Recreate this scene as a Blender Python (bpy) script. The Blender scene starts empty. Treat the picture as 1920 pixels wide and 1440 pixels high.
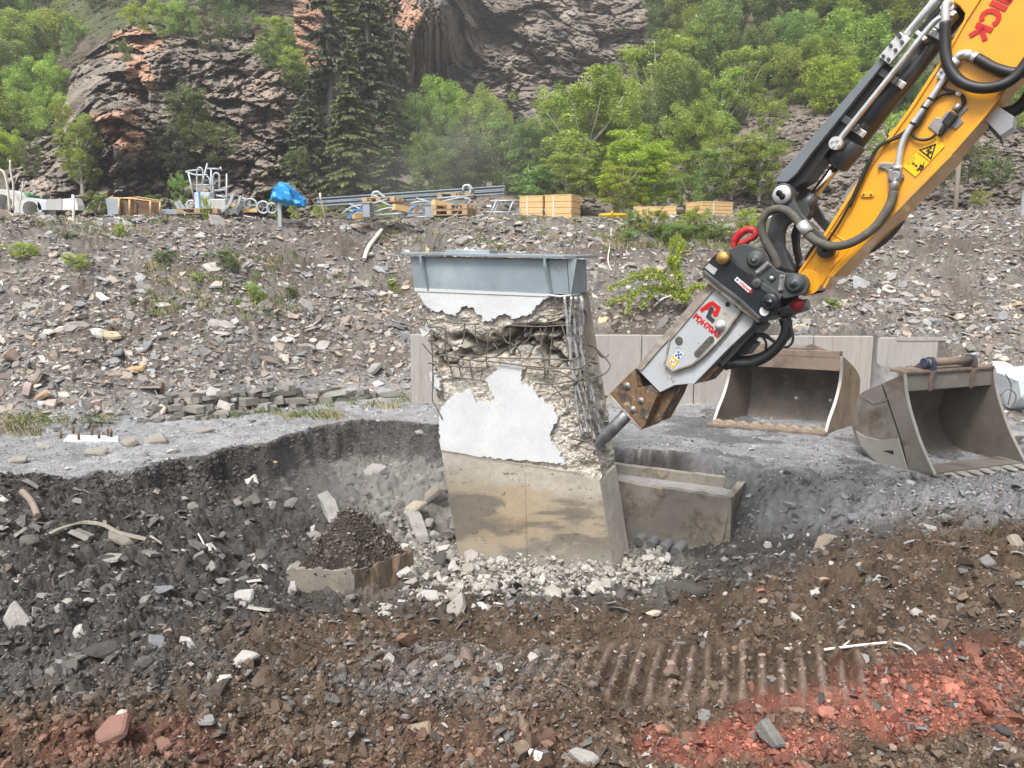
import bpy, bmesh, math, random
import numpy as np
from mathutils import Vector, Matrix, Quaternion

# ------------------------------------------------------------------ camera, sky, sun, exposure
SC = bpy.context.scene
COL = SC.collection
F = 1441.0
PITCH = math.radians(9.46)
CP, SP = math.cos(PITCH), math.sin(PITCH)
CZ = 2.3
cam_data = bpy.data.cameras.new('camera')
cam_data.sensor_width = 36.0
cam_data.lens = 36.0 * F / 1920.0
cam_data.clip_start = 0.05
cam_data.clip_end = 2000.0
cam = bpy.data.objects.new('camera', cam_data)
cam.location = (0, 0, CZ)
cam.rotation_euler = (math.radians(90) - PITCH, 0, 0)
COL.objects.link(cam)
SC.camera = cam

SUN_EL, SUN_AZ = math.radians(58), math.radians(-30)     # azimuth from +Y, positive to the right
world = bpy.data.worlds.new('World')
SC.world = world
world.use_nodes = True
wn, wl = world.node_tree.nodes, world.node_tree.links
wn.clear()
sky = wn.new('ShaderNodeTexSky')
sky.sky_type = 'NISHITA'
sky.sun_disc = False
sky.sun_elevation = SUN_EL
sky.sun_rotation = SUN_AZ
sky.air_density = 1.0
sky.dust_density = 6.0
sky.ozone_density = 0.6
hs = wn.new('ShaderNodeHueSaturation')
hs.inputs['Saturation'].default_value = 0.35               # overcast: a nearly grey sky
bg = wn.new('ShaderNodeBackground')
bg.inputs['Strength'].default_value = 0.13
wo = wn.new('ShaderNodeOutputWorld')
wl.new(sky.outputs[0], hs.inputs['Color'])
wl.new(hs.outputs[0], bg.inputs['Color'])
wl.new(bg.outputs[0], wo.inputs['Surface'])

sun_d = bpy.data.lights.new('sun', 'SUN')
sun_d.energy = 2.0
sun_d.angle = math.radians(17)
sun_d.color = (1.0, 0.96, 0.90)
sun = bpy.data.objects.new('sun', sun_d)
sun_dir = Vector((math.sin(SUN_AZ) * math.cos(SUN_EL), -math.cos(SUN_AZ) * math.cos(SUN_EL), math.sin(SUN_EL)))
sky.sun_rotation = math.atan2(sun_dir.x, sun_dir.y)
sun.rotation_euler = sun_dir.to_track_quat('Z', 'Y').to_euler()
COL.objects.link(sun)

SC.view_settings.view_transform = 'Standard'
SC.view_settings.look = 'None'
SC.view_settings.gamma = 1.0
SC.view_settings.exposure = 0.75
SC.render.engine = 'CYCLES'
SC.cycles.use_denoising = True
SC.cycles.max_bounces = 5
SC.cycles.diffuse_bounces = 3
SC.cycles.glossy_bounces = 2
SC.cycles.transmission_bounces = 3
SC.cycles.transparent_max_bounces = 6
SC.cycles.volume_bounces = 0

# ------------------------------------------------------------------ pixel helpers (photo pixels -> world points)
def ray(u, v):
    a, b = (u - 960.0) / F, (720.0 - v) / F
    return Vector((a, CP + SP * b, -SP + CP * b))
def at(u, v, Y):
    d = ray(u, v); k = Y / d.y
    return Vector((d.x * k, Y, CZ + d.z * k))
def onz(u, v, z):
    d = ray(u, v); k = (z - CZ) / d.z
    return Vector((d.x * k, d.y * k, z))
def onplane(u, v, P, n):
    d = ray(u, v); C0 = Vector((0, 0, CZ))
    k = (P - C0).dot(n) / d.dot(n)
    return C0 + d * k
def proj(x, y, z):
    zz = z - CZ
    depth = y * CP - zz * SP
    up = y * SP + zz * CP
    return 960.0 + F * x / depth, 720.0 - F * up / depth

# ------------------------------------------------------------------ numpy noise
def h2(ix, iy, seed=0):
    n = (ix.astype(np.int64) * 374761393 + iy.astype(np.int64) * 668265263 + seed * 974634777) & 0xffffffff
    n = ((n ^ (n >> 13)) * 1274126177) & 0xffffffff
    n = ((n ^ (n >> 16)) * 2246822519) & 0xffffffff
    return ((n ^ (n >> 15)) & 0xffffff) / float(0xffffff)
def vn(x, y, seed=0):
    ix, iy = np.floor(x), np.floor(y)
    fx, fy = x - ix, y - iy
    fx = fx * fx * fx * (fx * (fx * 6 - 15) + 10); fy = fy * fy * fy * (fy * (fy * 6 - 15) + 10)
    a, b = h2(ix, iy, seed), h2(ix + 1, iy, seed)
    c, d = h2(ix, iy + 1, seed), h2(ix + 1, iy + 1, seed)
    return (a * (1 - fx) + b * fx) * (1 - fy) + (c * (1 - fx) + d * fx) * fy * 1.0
def fbm(x, y, oct=4, seed=0, gain=.5):
    s, amp, tot, f = 0, 1.0, 0, 1.0
    for o in range(oct):
        s = s + amp * (vn(x * f + o * 17.3, y * f + o * 9.1, seed + o) - .5); tot += amp
        amp *= gain; f *= 2.03
    return s / tot * 2
def worley(x, y, seed=0):
    """nearest cell: returns F1, F2-F1, id hash, offset to the cell point (dx, dy)"""
    ix, iy = np.floor(x), np.floor(y)
    f1 = np.full(x.shape, 9.0); f2 = np.full(x.shape, 9.0)
    idh = np.zeros(x.shape); ox = np.zeros(x.shape); oy = np.zeros(x.shape); id2 = np.zeros(x.shape); id3 = np.zeros(x.shape)
    for i in (-1, 0, 1):
        for j in (-1, 0, 1):
            cx, cy = ix + i, iy + j
            px = cx + h2(cx, cy, seed + 1); py = cy + h2(cx, cy, seed + 2)
            d = np.sqrt((x - px) ** 2 + (y - py) ** 2)
            near = d < f1
            f2 = np.where(near, f1, np.minimum(f2, d))
            f1 = np.where(near, d, f1)
            idh = np.where(near, h2(cx, cy, seed + 3), idh)
            id2 = np.where(near, h2(cx, cy, seed + 4), id2)
            id3 = np.where(near, h2(cx, cy, seed + 5), id3)
            ox = np.where(near, x - px, ox); oy = np.where(near, y - py, oy)
    return f1, f2 - f1, idh, id2, id3, ox, oy
def facets(x, y, seed=0, tilt=1.0):
    f1, e, a, b, c, ox, oy = worley(x, y, seed)
    return (a - .5) + tilt * ((b - .5) * ox + (c - .5) * oy) * 2, e, a
def sstep(a, b, x):
    t = np.clip((x - a) / (b - a), 0, 1); return t * t * (3 - 2 * t)
def inpoly(px, py, poly):
    ins = np.zeros(px.shape, bool); n = len(poly)
    for i in range(n):
        x1, y1 = poly[i]; x2, y2 = poly[(i + 1) % n]
        c = ((y1 > py) != (y2 > py))
        with np.errstate(divide='ignore', invalid='ignore'):
            xi = (x2 - x1) * (py - y1) / ((y2 - y1) if y2 != y1 else 1e-9) + x1
        ins ^= c & (px < xi)
    return ins
def polydist(px, py, pts):
    """distance to an open polyline"""
    best = np.full(px.shape, 1e9)
    for (x1, y1), (x2, y2) in zip(pts[:-1], pts[1:]):
        dx, dy = x2 - x1, y2 - y1
        t = np.clip(((px - x1) * dx + (py - y1) * dy) / (dx * dx + dy * dy + 1e-9), 0, 1)
        best = np.minimum(best, np.hypot(px - x1 - t * dx, py - y1 - t * dy))
    return best
def rbf(P, Z, c=.4, lam=1e-3):
    P = np.array(P, float); Z = np.array(Z, float)
    D = np.sqrt(((P[:, None] - P[None]) ** 2).sum(-1) + c * c)
    n = len(P)
    A = np.zeros((n + 3, n + 3)); A[:n, :n] = D - lam * np.eye(n) * -1
    A[:n, n] = 1; A[:n, n + 1:] = P; A[n, :n] = 1; A[n + 1:, :n] = P.T
    w = np.linalg.solve(A, np.concatenate([Z, np.zeros(3)]))
    def f(x, y):
        s = w[n] + w[n + 1] * x + w[n + 2] * y
        for k in range(n):
            s = s + w[k] * np.sqrt((x - P[k, 0]) ** 2 + (y - P[k, 1]) ** 2 + c * c)
        return s
    return f

# ------------------------------------------------------------------ materials
def _tree(name):
    m = bpy.data.materials.new(name); m.use_nodes = True
    nt = m.node_tree; nt.nodes.clear()
    out = nt.nodes.new('ShaderNodeOutputMaterial'); b = nt.nodes.new('ShaderNodeBsdfPrincipled')
    nt.links.new(b.outputs[0], out.inputs['Surface'])
    return m, nt, b, out
def _noise(nt, vec, scale, detail=4, rough=.55):
    n = nt.nodes.new('ShaderNodeTexNoise'); n.inputs['Scale'].default_value = scale
    n.inputs['Detail'].default_value = detail; n.inputs['Roughness'].default_value = rough
    nt.links.new(vec, n.inputs['Vector']); return n
def _ramp(nt, fac, p0, c0, p1, c1):
    r = nt.nodes.new('ShaderNodeValToRGB'); e = r.color_ramp.elements
    e[0].position, e[0].color = p0, c0; e[1].position, e[1].color = p1, c1
    nt.links.new(fac, r.inputs['Fac']); return r
def _mix(nt, fac, a, b, mode='MIX'):
    m = nt.nodes.new('ShaderNodeMix'); m.data_type = 'RGBA'; m.blend_type = mode
    for s, val in ((m.inputs[0], fac), (m.inputs[6], a), (m.inputs[7], b)):
        if isinstance(val, (int, float)): s.default_value = val
        elif isinstance(val, tuple): s.default_value = val if len(val) == 4 else (*val, 1)
        else: nt.links.new(val, s)
    return m.outputs[2]
def mk(name, col, rough=.6, metal=0.0, var=.2, nscale=6, bump=0.0, bscale=60, c2=None, c2s=4, lo=.5, hi=.6,
       stretch=(1, 1, 1), c3=None, c3s=9, lo3=.6, hi3=.66, attr=False, grain=0.0, gscale=250, coat=0.0, spec=None):
    m, nt, b, out = _tree(name)
    tc = nt.nodes.new('ShaderNodeTexCoord'); mp = nt.nodes.new('ShaderNodeMapping')
    nt.links.new(tc.outputs['Object'], mp.inputs['Vector']); mp.inputs['Scale'].default_value = stretch
    vec = mp.outputs[0]
    if attr:
        a = nt.nodes.new('ShaderNodeAttribute'); a.attribute_name = 'Col'; base = a.outputs['Color']
    else:
        base = (*col, 1)
    if c2:
        n2 = _noise(nt, vec, c2s, 6, .62); r2 = _ramp(nt, n2.outputs['Fac'], lo, (0, 0, 0, 1), hi, (1, 1, 1, 1))
        base = _mix(nt, r2.outputs[0], base, c2)
    if c3:
        n3 = _noise(nt, vec, c3s, 6, .7); r3 = _ramp(nt, n3.outputs['Fac'], lo3, (0, 0, 0, 1), hi3, (1, 1, 1, 1))
        base = _mix(nt, r3.outputs[0], base, c3)
    n1 = _noise(nt, vec, nscale, 5, .6)
    r1 = _ramp(nt, n1.outputs['Fac'], .25, (1 - var, 1 - var, 1 - var, 1), .75, (1 + var, 1 + var, 1 + var, 1))
    base = _mix(nt, 1.0, base, r1.outputs[0], 'MULTIPLY')
    if grain:
        ng = _noise(nt, tc.outputs['Object'], gscale, 3, .7)
        rg = _ramp(nt, ng.outputs['Fac'], .3, (1 - grain, 1 - grain, 1 - grain, 1), .7, (1 + grain, 1 + grain, 1 + grain, 1))
        base = _mix(nt, 1.0, base, rg.outputs[0], 'MULTIPLY')
    nt.links.new(base, b.inputs['Base Color'])
    b.inputs['Metallic'].default_value = metal
    rr = nt.nodes.new('ShaderNodeMapRange'); rr.inputs['To Min'].default_value = max(0, rough - .12); rr.inputs['To Max'].default_value = min(1, rough + .12)
    nt.links.new(n1.outputs['Fac'], rr.inputs['Value']); nt.links.new(rr.outputs[0], b.inputs['Roughness'])
    if coat: b.inputs['Coat Weight'].default_value = coat
    if spec is not None: b.inputs['Specular IOR Level'].default_value = spec
    if bump:
        nb = _noise(nt, tc.outputs['Object'], bscale, 6, .65); bp = nt.nodes.new('ShaderNodeBump')
        bp.inputs['Strength'].default_value = bump; bp.inputs['Distance'].default_value = .02
        nt.links.new(nb.outputs['Fac'], bp.inputs['Height']); nt.links.new(bp.outputs[0], b.inputs['Normal'])
    return m
def mk_leaf(name, dark, light, trans=.35, hue=.03):
    m, nt, b, out = _tree(name)
    a = nt.nodes.new('ShaderNodeAttribute'); a.attribute_name = 'Col'
    oi = nt.nodes.new('ShaderNodeObjectInfo')
    sp = nt.nodes.new('ShaderNodeSeparateColor'); nt.links.new(a.outputs['Color'], sp.inputs[0])
    c = _mix(nt, sp.outputs[0], dark, light)
    hsn = nt.nodes.new('ShaderNodeHueSaturation')
    mr = nt.nodes.new('ShaderNodeMapRange'); mr.inputs['To Min'].default_value = .5 - hue; mr.inputs['To Max'].default_value = .5 + hue
    nt.links.new(oi.outputs['Random'], mr.inputs['Value']); nt.links.new(mr.outputs[0], hsn.inputs['Hue'])
    mv = nt.nodes.new('ShaderNodeMapRange'); mv.inputs['To Min'].default_value = .8; mv.inputs['To Max'].default_value = 1.2
    nt.links.new(oi.outputs['Random'], mv.inputs['Value']); nt.links.new(mv.outputs[0], hsn.inputs['Value'])
    nt.links.new(c, hsn.inputs['Color'])
    nt.links.new(hsn.outputs[0], b.inputs['Base Color']); b.inputs['Roughness'].default_value = .55
    tr = nt.nodes.new('ShaderNodeBsdfTranslucent'); nt.links.new(hsn.outputs[0], tr.inputs['Color'])
    mx = nt.nodes.new('ShaderNodeMixShader'); mx.inputs[0].default_value = trans
    nt.links.new(b.outputs[0], mx.inputs[1]); nt.links.new(tr.outputs[0], mx.inputs[2]); nt.links.new(mx.outputs[0], out.inputs['Surface'])
    return m

# ------------------------------------------------------------------ mesh building
def tag(o, label=None, cat=None, group=None, kind=None):
    if label: o['label'] = label
    if cat: o['category'] = cat
    if group: o['group'] = group
    if kind: o['kind'] = kind
    return o
def empty(name, loc, label, cat, group=None):
    o = bpy.data.objects.new(name, None); o.location = loc; o.empty_display_size = .1; COL.objects.link(o)
    return tag(o, label, cat, group)
def world_off(p):
    v = Vector((0, 0, 0))
    while p is not None:
        v += Vector(p.location); p = p.parent
    return v
def link(o, parent=None):
    COL.objects.link(o)
    if parent is not None: o.parent = parent
    return o
def np_mesh(name, V, faces_flat, sizes, mat, cols=None, smooth=False, parent=None, local=False):
    """V (n,3), faces_flat loop vertex indices, sizes loops per polygon"""
    me = bpy.data.meshes.new(name)
    V = np.asarray(V, np.float32)
    if parent is not None and not local:
        V = V - np.array(world_off(parent), np.float32)[None]
    me.vertices.add(len(V)); me.vertices.foreach_set('co', V.ravel())
    sizes = np.asarray(sizes, np.int32); ff = np.asarray(faces_flat, np.int32)
    me.loops.add(len(ff)); me.loops.foreach_set('vertex_index', ff)
    me.polygons.add(len(sizes))
    st = np.concatenate([[0], np.cumsum(sizes)[:-1]]).astype(np.int32)
    me.polygons.foreach_set('loop_start', st)
    try: me.polygons.foreach_set('loop_total', sizes)
    except Exception: pass
    me.polygons.foreach_set('use_smooth', np.full(len(sizes), smooth))
    me.update(calc_edges=True); me.validate()
    if cols is not None:
        at_ = me.attributes.new('Col', 'FLOAT_COLOR', 'POINT')
        c4 = np.ones((len(V), 4), np.float32); c4[:, :3] = cols; at_.data.foreach_set('color', c4.ravel())
    if mat: me.materials.append(mat)
    return link(bpy.data.objects.new(name, me), parent)
def grid_mesh(name, X, Y, Z, mat, cols=None, smooth=False, parent=None, flip=False):
    r, c = X.shape
    V = np.stack([X, Y, Z], -1).reshape(-1, 3)
    i = (np.arange(r - 1)[:, None] * c + np.arange(c - 1)[None]).ravel()
    q = np.stack([i, i + 1, i + c + 1, i + c], -1)
    if flip: q = q[:, ::-1]
    return np_mesh(name, V, q.ravel(), np.full(len(q), 4), mat, None if cols is None else cols.reshape(-1, 3), smooth, parent)

class MB:
    def __init__(s): s.v, s.f, s.sm = [], [], []
    def add(s, vs, fs, smooth=False):
        k = len(s.v); s.v += [tuple(p) for p in vs]
        s.f += [tuple(i + k for i in f) for f in fs]; s.sm += [smooth] * len(fs); return s
    def box(s, c, sx, sy, sz, ax=None):
        """box centred at c; ax = three axis vectors"""
        c = Vector(c); A = ax or (Vector((1, 0, 0)), Vector((0, 1, 0)), Vector((0, 0, 1)))
        vs = [c + A[0] * (i * sx / 2) + A[1] * (j * sy / 2) + A[2] * (k * sz / 2) for k in (-1, 1) for j in (-1, 1) for i in (-1, 1)]
        return s.add(vs, [(0, 2, 3, 1), (4, 5, 7, 6), (0, 1, 5, 4), (2, 6, 7, 3), (0, 4, 6, 2), (1, 3, 7, 5)])
    def prism(s, pts, off):
        """closed polygon pts extruded by vector off"""
        n = len(pts); off = Vector(off)
        a = [Vector(p) for p in pts]; b = [p + off for p in a]
        nr = Vector((0, 0, 0))
        for i in range(n): nr += a[i].cross(a[(i + 1) % n])
        flip = nr.dot(off) > 0
        f = [tuple(range(n)), tuple(range(2 * n - 1, n - 1, -1))] + [(i, i + n, (i + 1) % n + n, (i + 1) % n) for i in range(n)]
        if flip: f = [t[::-1] for t in f]
        return s.add(a + b, f)
    def tube(s, pts, r, seg=8, cap=True, flat=None):
        pts = [Vector(p) for p in pts]; n = len(pts)
        rs = r if isinstance(r, (list, tuple)) else [r] * n
        t0 = (pts[1] - pts[0]).normalized()
        up = Vector((0, 0, 1)) if abs(t0.z) < .9 else Vector((1, 0, 0))
        x = t0.cross(up).normalized(); vs = []
        for i, p in enumerate(pts):
            t = (pts[min(i + 1, n - 1)] - pts[max(i - 1, 0)]).normalized()
            x = (x - t * x.dot(t)).normalized(); y = t.cross(x)
            for k in range(seg):
                a = 2 * math.pi * k / seg
                vs.append(p + (x * math.cos(a) + y * math.sin(a)) * rs[i])
        fs = [(i * seg + k, i * seg + (k + 1) % seg, (i + 1) * seg + (k + 1) % seg, (i + 1) * seg + k) for i in range(n - 1) for k in range(seg)]
        s.add(vs, fs, True)
        if cap:
            k0 = len(s.v) - n * seg
            s.f += [tuple(k0 + k for k in range(seg))[::-1], tuple(k0 + (n - 1) * seg + k for k in range(seg))]; s.sm += [False, False]
        return s
    def cyl(s, a, b, r, seg=16, r2=None):
        return s.tube([a, b], [r, r if r2 is None else r2], seg)
    def lathe(s, a, axis, prof, seg=18):
        """profile [(dist along axis, radius)]"""
        a = Vector(a); t = Vector(axis).normalized()
        return s.tube([a + t * d for d, _ in prof], [max(r, 1e-4) for _, r in prof], seg)
    def quad(s, a, b, c, d): return s.add([a, b, c, d], [(0, 1, 2, 3)])
    def build(s, name, mat, parent=None, bevel=0, seg=2):
        me = bpy.data.meshes.new(name); off = world_off(parent) if parent is not None else Vector((0, 0, 0))
        me.from_pydata([tuple(Vector(p) - off) for p in s.v], [], s.f)
        me.polygons.foreach_set('use_smooth', s.sm); me.materials.append(mat); me.update()
        bm = bmesh.new(); bm.from_mesh(me); bmesh.ops.recalc_face_normals(bm, faces=bm.faces); bm.to_mesh(me); bm.free()
        o = link(bpy.data.objects.new(name, me), parent)
        if bevel:
            md = o.modifiers.new('bevel', 'BEVEL'); md.width = bevel; md.segments = seg; md.limit_method = 'ANGLE'; md.angle_limit = math.radians(40)
        return o
def spline(pts, n=8):
    """Catmull-Rom through pts"""
    P = [Vector(p) for p in pts]; out = []
    Q = [P[0] * 2 - P[1]] + P + [P[-1] * 2 - P[-2]]
    for i in range(1, len(Q) - 2):
        p0, p1, p2, p3 = Q[i - 1:i + 3]
        for k in range(n):
            t = k / n
            out.append(.5 * ((2 * p1) + (p2 - p0) * t + (2 * p0 - 5 * p1 + 4 * p2 - p3) * t * t + (3 * p1 - p0 - 3 * p2 + p3) * t ** 3))
    out.append(P[-1]); return out
def ribbon(mb, pts, w, nrm, th):
    """flat mitred stroke along pts lying in a plane with normal nrm"""
    P = [Vector(p) for p in pts]; nrm = Vector(nrm)
    L, R = [], []
    for i, p in enumerate(P):
        d1 = (P[i] - P[i - 1]).normalized() if i else None
        d2 = (P[i + 1] - P[i]).normalized() if i < len(P) - 1 else None
        if d1 is None: s = nrm.cross(d2)
        elif d2 is None: s = nrm.cross(d1)
        else:
            s1, s2 = nrm.cross(d1), nrm.cross(d2); s = (s1 + s2).normalized(); s = s / max(.45, s.dot(s1))
        L.append(p + s * (w / 2)); R.append(p - s * (w / 2))
    for i in range(len(P) - 1):
        mb.prism([L[i], L[i + 1], R[i + 1], R[i]], nrm * th)
    return mb
def text_mesh(name, s, origin, ex, ey, size, mat, parent, th=.002, bold=0.0):
    cu = bpy.data.curves.new(name, 'FONT'); cu.body = s; cu.size = size; cu.extrude = th; cu.offset = bold; cu.resolution_u = 4
    cu.align_x = 'LEFT'; cu.align_y = 'BOTTOM_BASELINE'
    o = bpy.data.objects.new(name + '_curve', cu); COL.objects.link(o)
    bpy.context.view_layer.update()
    me = bpy.data.meshes.new_from_object(o.evaluated_get(bpy.context.evaluated_depsgraph_get()))
    bpy.data.objects.remove(o); me.name = name
    ex, ey = Vector(ex).normalized(), Vector(ey).normalized(); ez = ex.cross(ey)
    M = Matrix(((ex.x, ey.x, ez.x, 0), (ex.y, ey.y, ez.y, 0), (ex.z, ey.z, ez.z, 0), (0, 0, 0, 1)))
    M.translation = Vector(origin) - world_off(parent)
    me.transform(M); me.materials.clear(); me.materials.append(mat)
    return link(bpy.data.objects.new(name, me), parent)

# ------------------------------------------------------------------ batches of stones (one mesh each)
RNG = np.random.default_rng(7)
def slab_templates(k, rng, n=6, irr=.35):
    T = []
    for _ in range(k):
        a = np.sort((np.arange(n) + rng.uniform(-.35, .35, n)) * 2 * np.pi / n)
        r = 1 + rng.uniform(-irr, irr, n)
        x, y = np.cos(a) * r, np.sin(a) * r
        top = np.stack([x * rng.uniform(.75, 1, n), y * rng.uniform(.75, 1, n), .5 + rng.uniform(-.2, .2, n)], -1)
        bot = np.stack([x, y, -.5 + rng.uniform(-.1, .1, n)], -1)
        T.append(np.concatenate([top, bot]))
    f = [list(range(n)), list(range(2 * n - 1, n - 1, -1))] + [[i, i + n, (i + 1) % n + n, (i + 1) % n] for i in range(n)]
    return np.array(T), f
def ico(level):
    bm = bmesh.new(); bmesh.ops.create_icosphere(bm, subdivisions=level, radius=1.0)
    bm.verts.ensure_lookup_table()
    V = np.array([v.co[:] for v in bm.verts]); Fc = [[v.index for v in f.verts] for f in bm.faces]; bm.free()
    return V, Fc
def clod_templates(k, rng, level=1, rough=.22, cut=5, hr=(.45, .8)):
    V, Fc = ico(level); T = []
    for _ in range(k):
        P = V * (1 + rng.uniform(-rough, rough, (len(V), 1)))
        for c in range(cut):
            d = rng.normal(size=3); d /= np.linalg.norm(d); h = rng.uniform(*hr)
            s = P @ d; P = P - np.maximum(s - h, 0)[:, None] * d[None]
        T.append(P)
    return np.array(T), Fc
def frames(N, tilt, rng, yawbias=None):
    """N rotation matrices: columns x,y,z; z near N with random tilt (N is (n,3))"""
    n = len(N)
    Z = N + rng.normal(size=(n, 3)) * np.asarray(tilt).reshape(-1, 1) * np.ones((n, 3))
    Z /= np.linalg.norm(Z, axis=1, keepdims=True)
    a = rng.uniform(0, 2 * np.pi, n) if yawbias is None else yawbias
    h = np.stack([np.cos(a), np.sin(a), np.zeros(n)], -1)
    X = h - Z * (h * Z).sum(1, keepdims=True); X /= np.linalg.norm(X, axis=1, keepdims=True) + 1e-9
    Yv = np.cross(Z, X)
    return np.stack([X, Yv, Z], -1)
def batch(name, T, Fc, P, R, S, C, mat, smooth=False, parent=None, rng=RNG):
    """P (n,3) positions, R (n,3,3), S (n,3) scales, C (n,3) colours"""
    n = len(P); k = T.shape[1]
    idx = rng.integers(0, len(T), n)
    V = T[idx] * S[:, None, :]
    V = np.einsum('nij,nkj->nki', R, V) + P[:, None, :]
    flat = np.concatenate([np.array(f) for f in Fc]); sizes = np.array([len(f) for f in Fc])
    FF = (flat[None] + (np.arange(n) * k)[:, None]).ravel()
    SS = np.tile(sizes, n)
    cols = np.repeat(C, k, axis=0)
    return np_mesh(name, V.reshape(-1, 3), FF, SS, mat, cols, smooth, parent)
# ------------------------------------------------------------------ the ground: foreground, pit, quarry floor, scree slope, terrace
def _c(u, v, z):
    p = onz(u, v, z); return (p.x, p.y), z
LOW = [_c(*a) for a in [
    (-300, 1440, 0), (0, 1440, .02), (480, 1440, 0), (960, 1440, 0), (1440, 1440, .04), (1920, 1440, .1), (2300, 1440, .15),
    (-300, 1250, 0), (0, 1250, -.02), (480, 1250, -.06), (960, 1250, -.12), (1440, 1250, .0), (1920, 1250, .16), (2300, 1250, .25),
    (480, 1165, -.30), (700, 1150, -.33), (850, 1128, -.33), (1000, 1122, -.35), (1200, 1112, -.33), (1400, 1095, -.2), (1600, 1042, -.03), (1750, 985, .12), (1900, 928, .3), (2200, 900, .45),
    (1900, 1100, .25), (1650, 1150, .06), (1250, 1170, -.2),
    (700, 1090, -.72), (850, 1090, -.86), (1000, 1085, -.92), (1160, 1080, -.93), (1300, 1065, -.86), (1250, 1040, -.93), (1100, 1060, -.97), (900, 1040, -.95),
    (620, 1115, -.76), (560, 1075, -.68), (700, 1000, -.78), (780, 1030, -.88), (840, 990, -.9), (760, 950, -.68), (800, 930, -.6), (830, 880, -.45), (640, 930, -.5), (560, 970, -.58),
    (420, 1010, -.5), (450, 930, -.42), (300, 960, -.2), (200, 1010, -.1), (130, 960, .0), (40, 905, .16), (0, 1000, .06), (-200, 960, .15), (200, 1100, -.12), (0, 1120, -.0), (400, 1100, -.4), (510, 1060, -.6),
    (330, 910, -.33), (250, 925, -.24), (420, 890, -.42), (520, 870, -.45), (620, 845, -.45), (720, 830, -.42), (800, 825, -.35),
    (1400, 980, -.62), (1470, 1000, -.52), (1400, 1050, -.76), (1320, 1080, -.78), (1520, 1040, -.34), (1560, 960, -.26), (1450, 930, -.22), (1520, 905, -.1), (1650, 930, -.02), (1700, 900, 0), (1850, 890, .03), (2100, 880, .05)]]
LOW += [((p.x, p.y), z) for p, z in [(onz(1150, 860, -.16), -.75), (onz(1240, 866, -.16), -.75), (onz(1320, 874, -.16), -.75), (onz(1395, 886, -.16), -.65), (onz(1140, 850, -.1), -.6), (onz(1300, 862, -.1), -.6)]]
LOW += [((p.x, p.y), z) for p, z in [(onz(1160, 905, -.25), -.9), (onz(1260, 918, -.25), -.9), (onz(1355, 930, -.25), -.82), (onz(1385, 915, -.25), -.6), (onz(1200, 875, -.2), -.8), (onz(1300, 882, -.2), -.75), (onz(1370, 893, -.2), -.6)]]
low = rbf([a for a, _ in LOW], [z for _, z in LOW], .35)
EDGE = [(-500, 940), (-150, 925), (50, 912), (130, 902), (190, 886), (250, 890), (300, 870), (345, 858), (385, 858), (420, 842), (500, 834), (540, 815), (600, 800), (660, 788), (740, 792), (830, 798), (960, 812), (1100, 836), (1160, 842), (1300, 851), (1400, 864), (1440, 880), (1480, 880), (1600, 890), (1750, 898), (1950, 905), (2500, 930)]
_e = [onz(u, v, 0) for u, v in EDGE]
EB_T = np.array([p.x / p.y for p in _e]); EB_Y = np.array([p.y for p in _e])
TOE = [(-600, 840), (0, 818), (150, 806), (250, 793), (400, 783), (600, 752), (740, 742), (800, 740)]
_t = [onz(u, v, 0) for u, v in TOE]
WALL_Y = 11.9
XW0, XW1 = onz(770, 768, 0).x * WALL_Y / onz(770, 768, 0).y, onz(1757, 768, 0).x * WALL_Y / onz(1757, 768, 0).y
TOE_T = np.array([p.x / p.y for p in _t] + [-.09, .0, .54, .58, .62, .70, 1.2]); TOE_Y = np.array([p.y for p in _t] + [11.0, 10.66, 10.70, 10.75, 10.6, 10.3, 10.0])
def slopez(x, y):
    t = x / y
    toe = np.interp(t, TOE_T, TOE_Y)
    toe = toe + fbm(x * .8, y * .3, 3, 21) * .25
    s = np.maximum(y - toe, 0)
    raw = .70 * s + .12 * np.minimum(s, 1.0)
    crest = 3.08 + .05 * fbm(x * .7, y * .2, 3, 5) + np.clip(x - 4.5, 0, 3) * .05
    # rounded crest
    k = .35
    z = -np.log(np.exp(-raw / k) + np.exp(-crest / k)) * k
    z = np.where(s > 0, np.maximum(z, 0), 0)
    front = (t > -.135) & (x < XW1) & (y < WALL_Y + .15)
    return np.where(front, 0, z)
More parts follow.
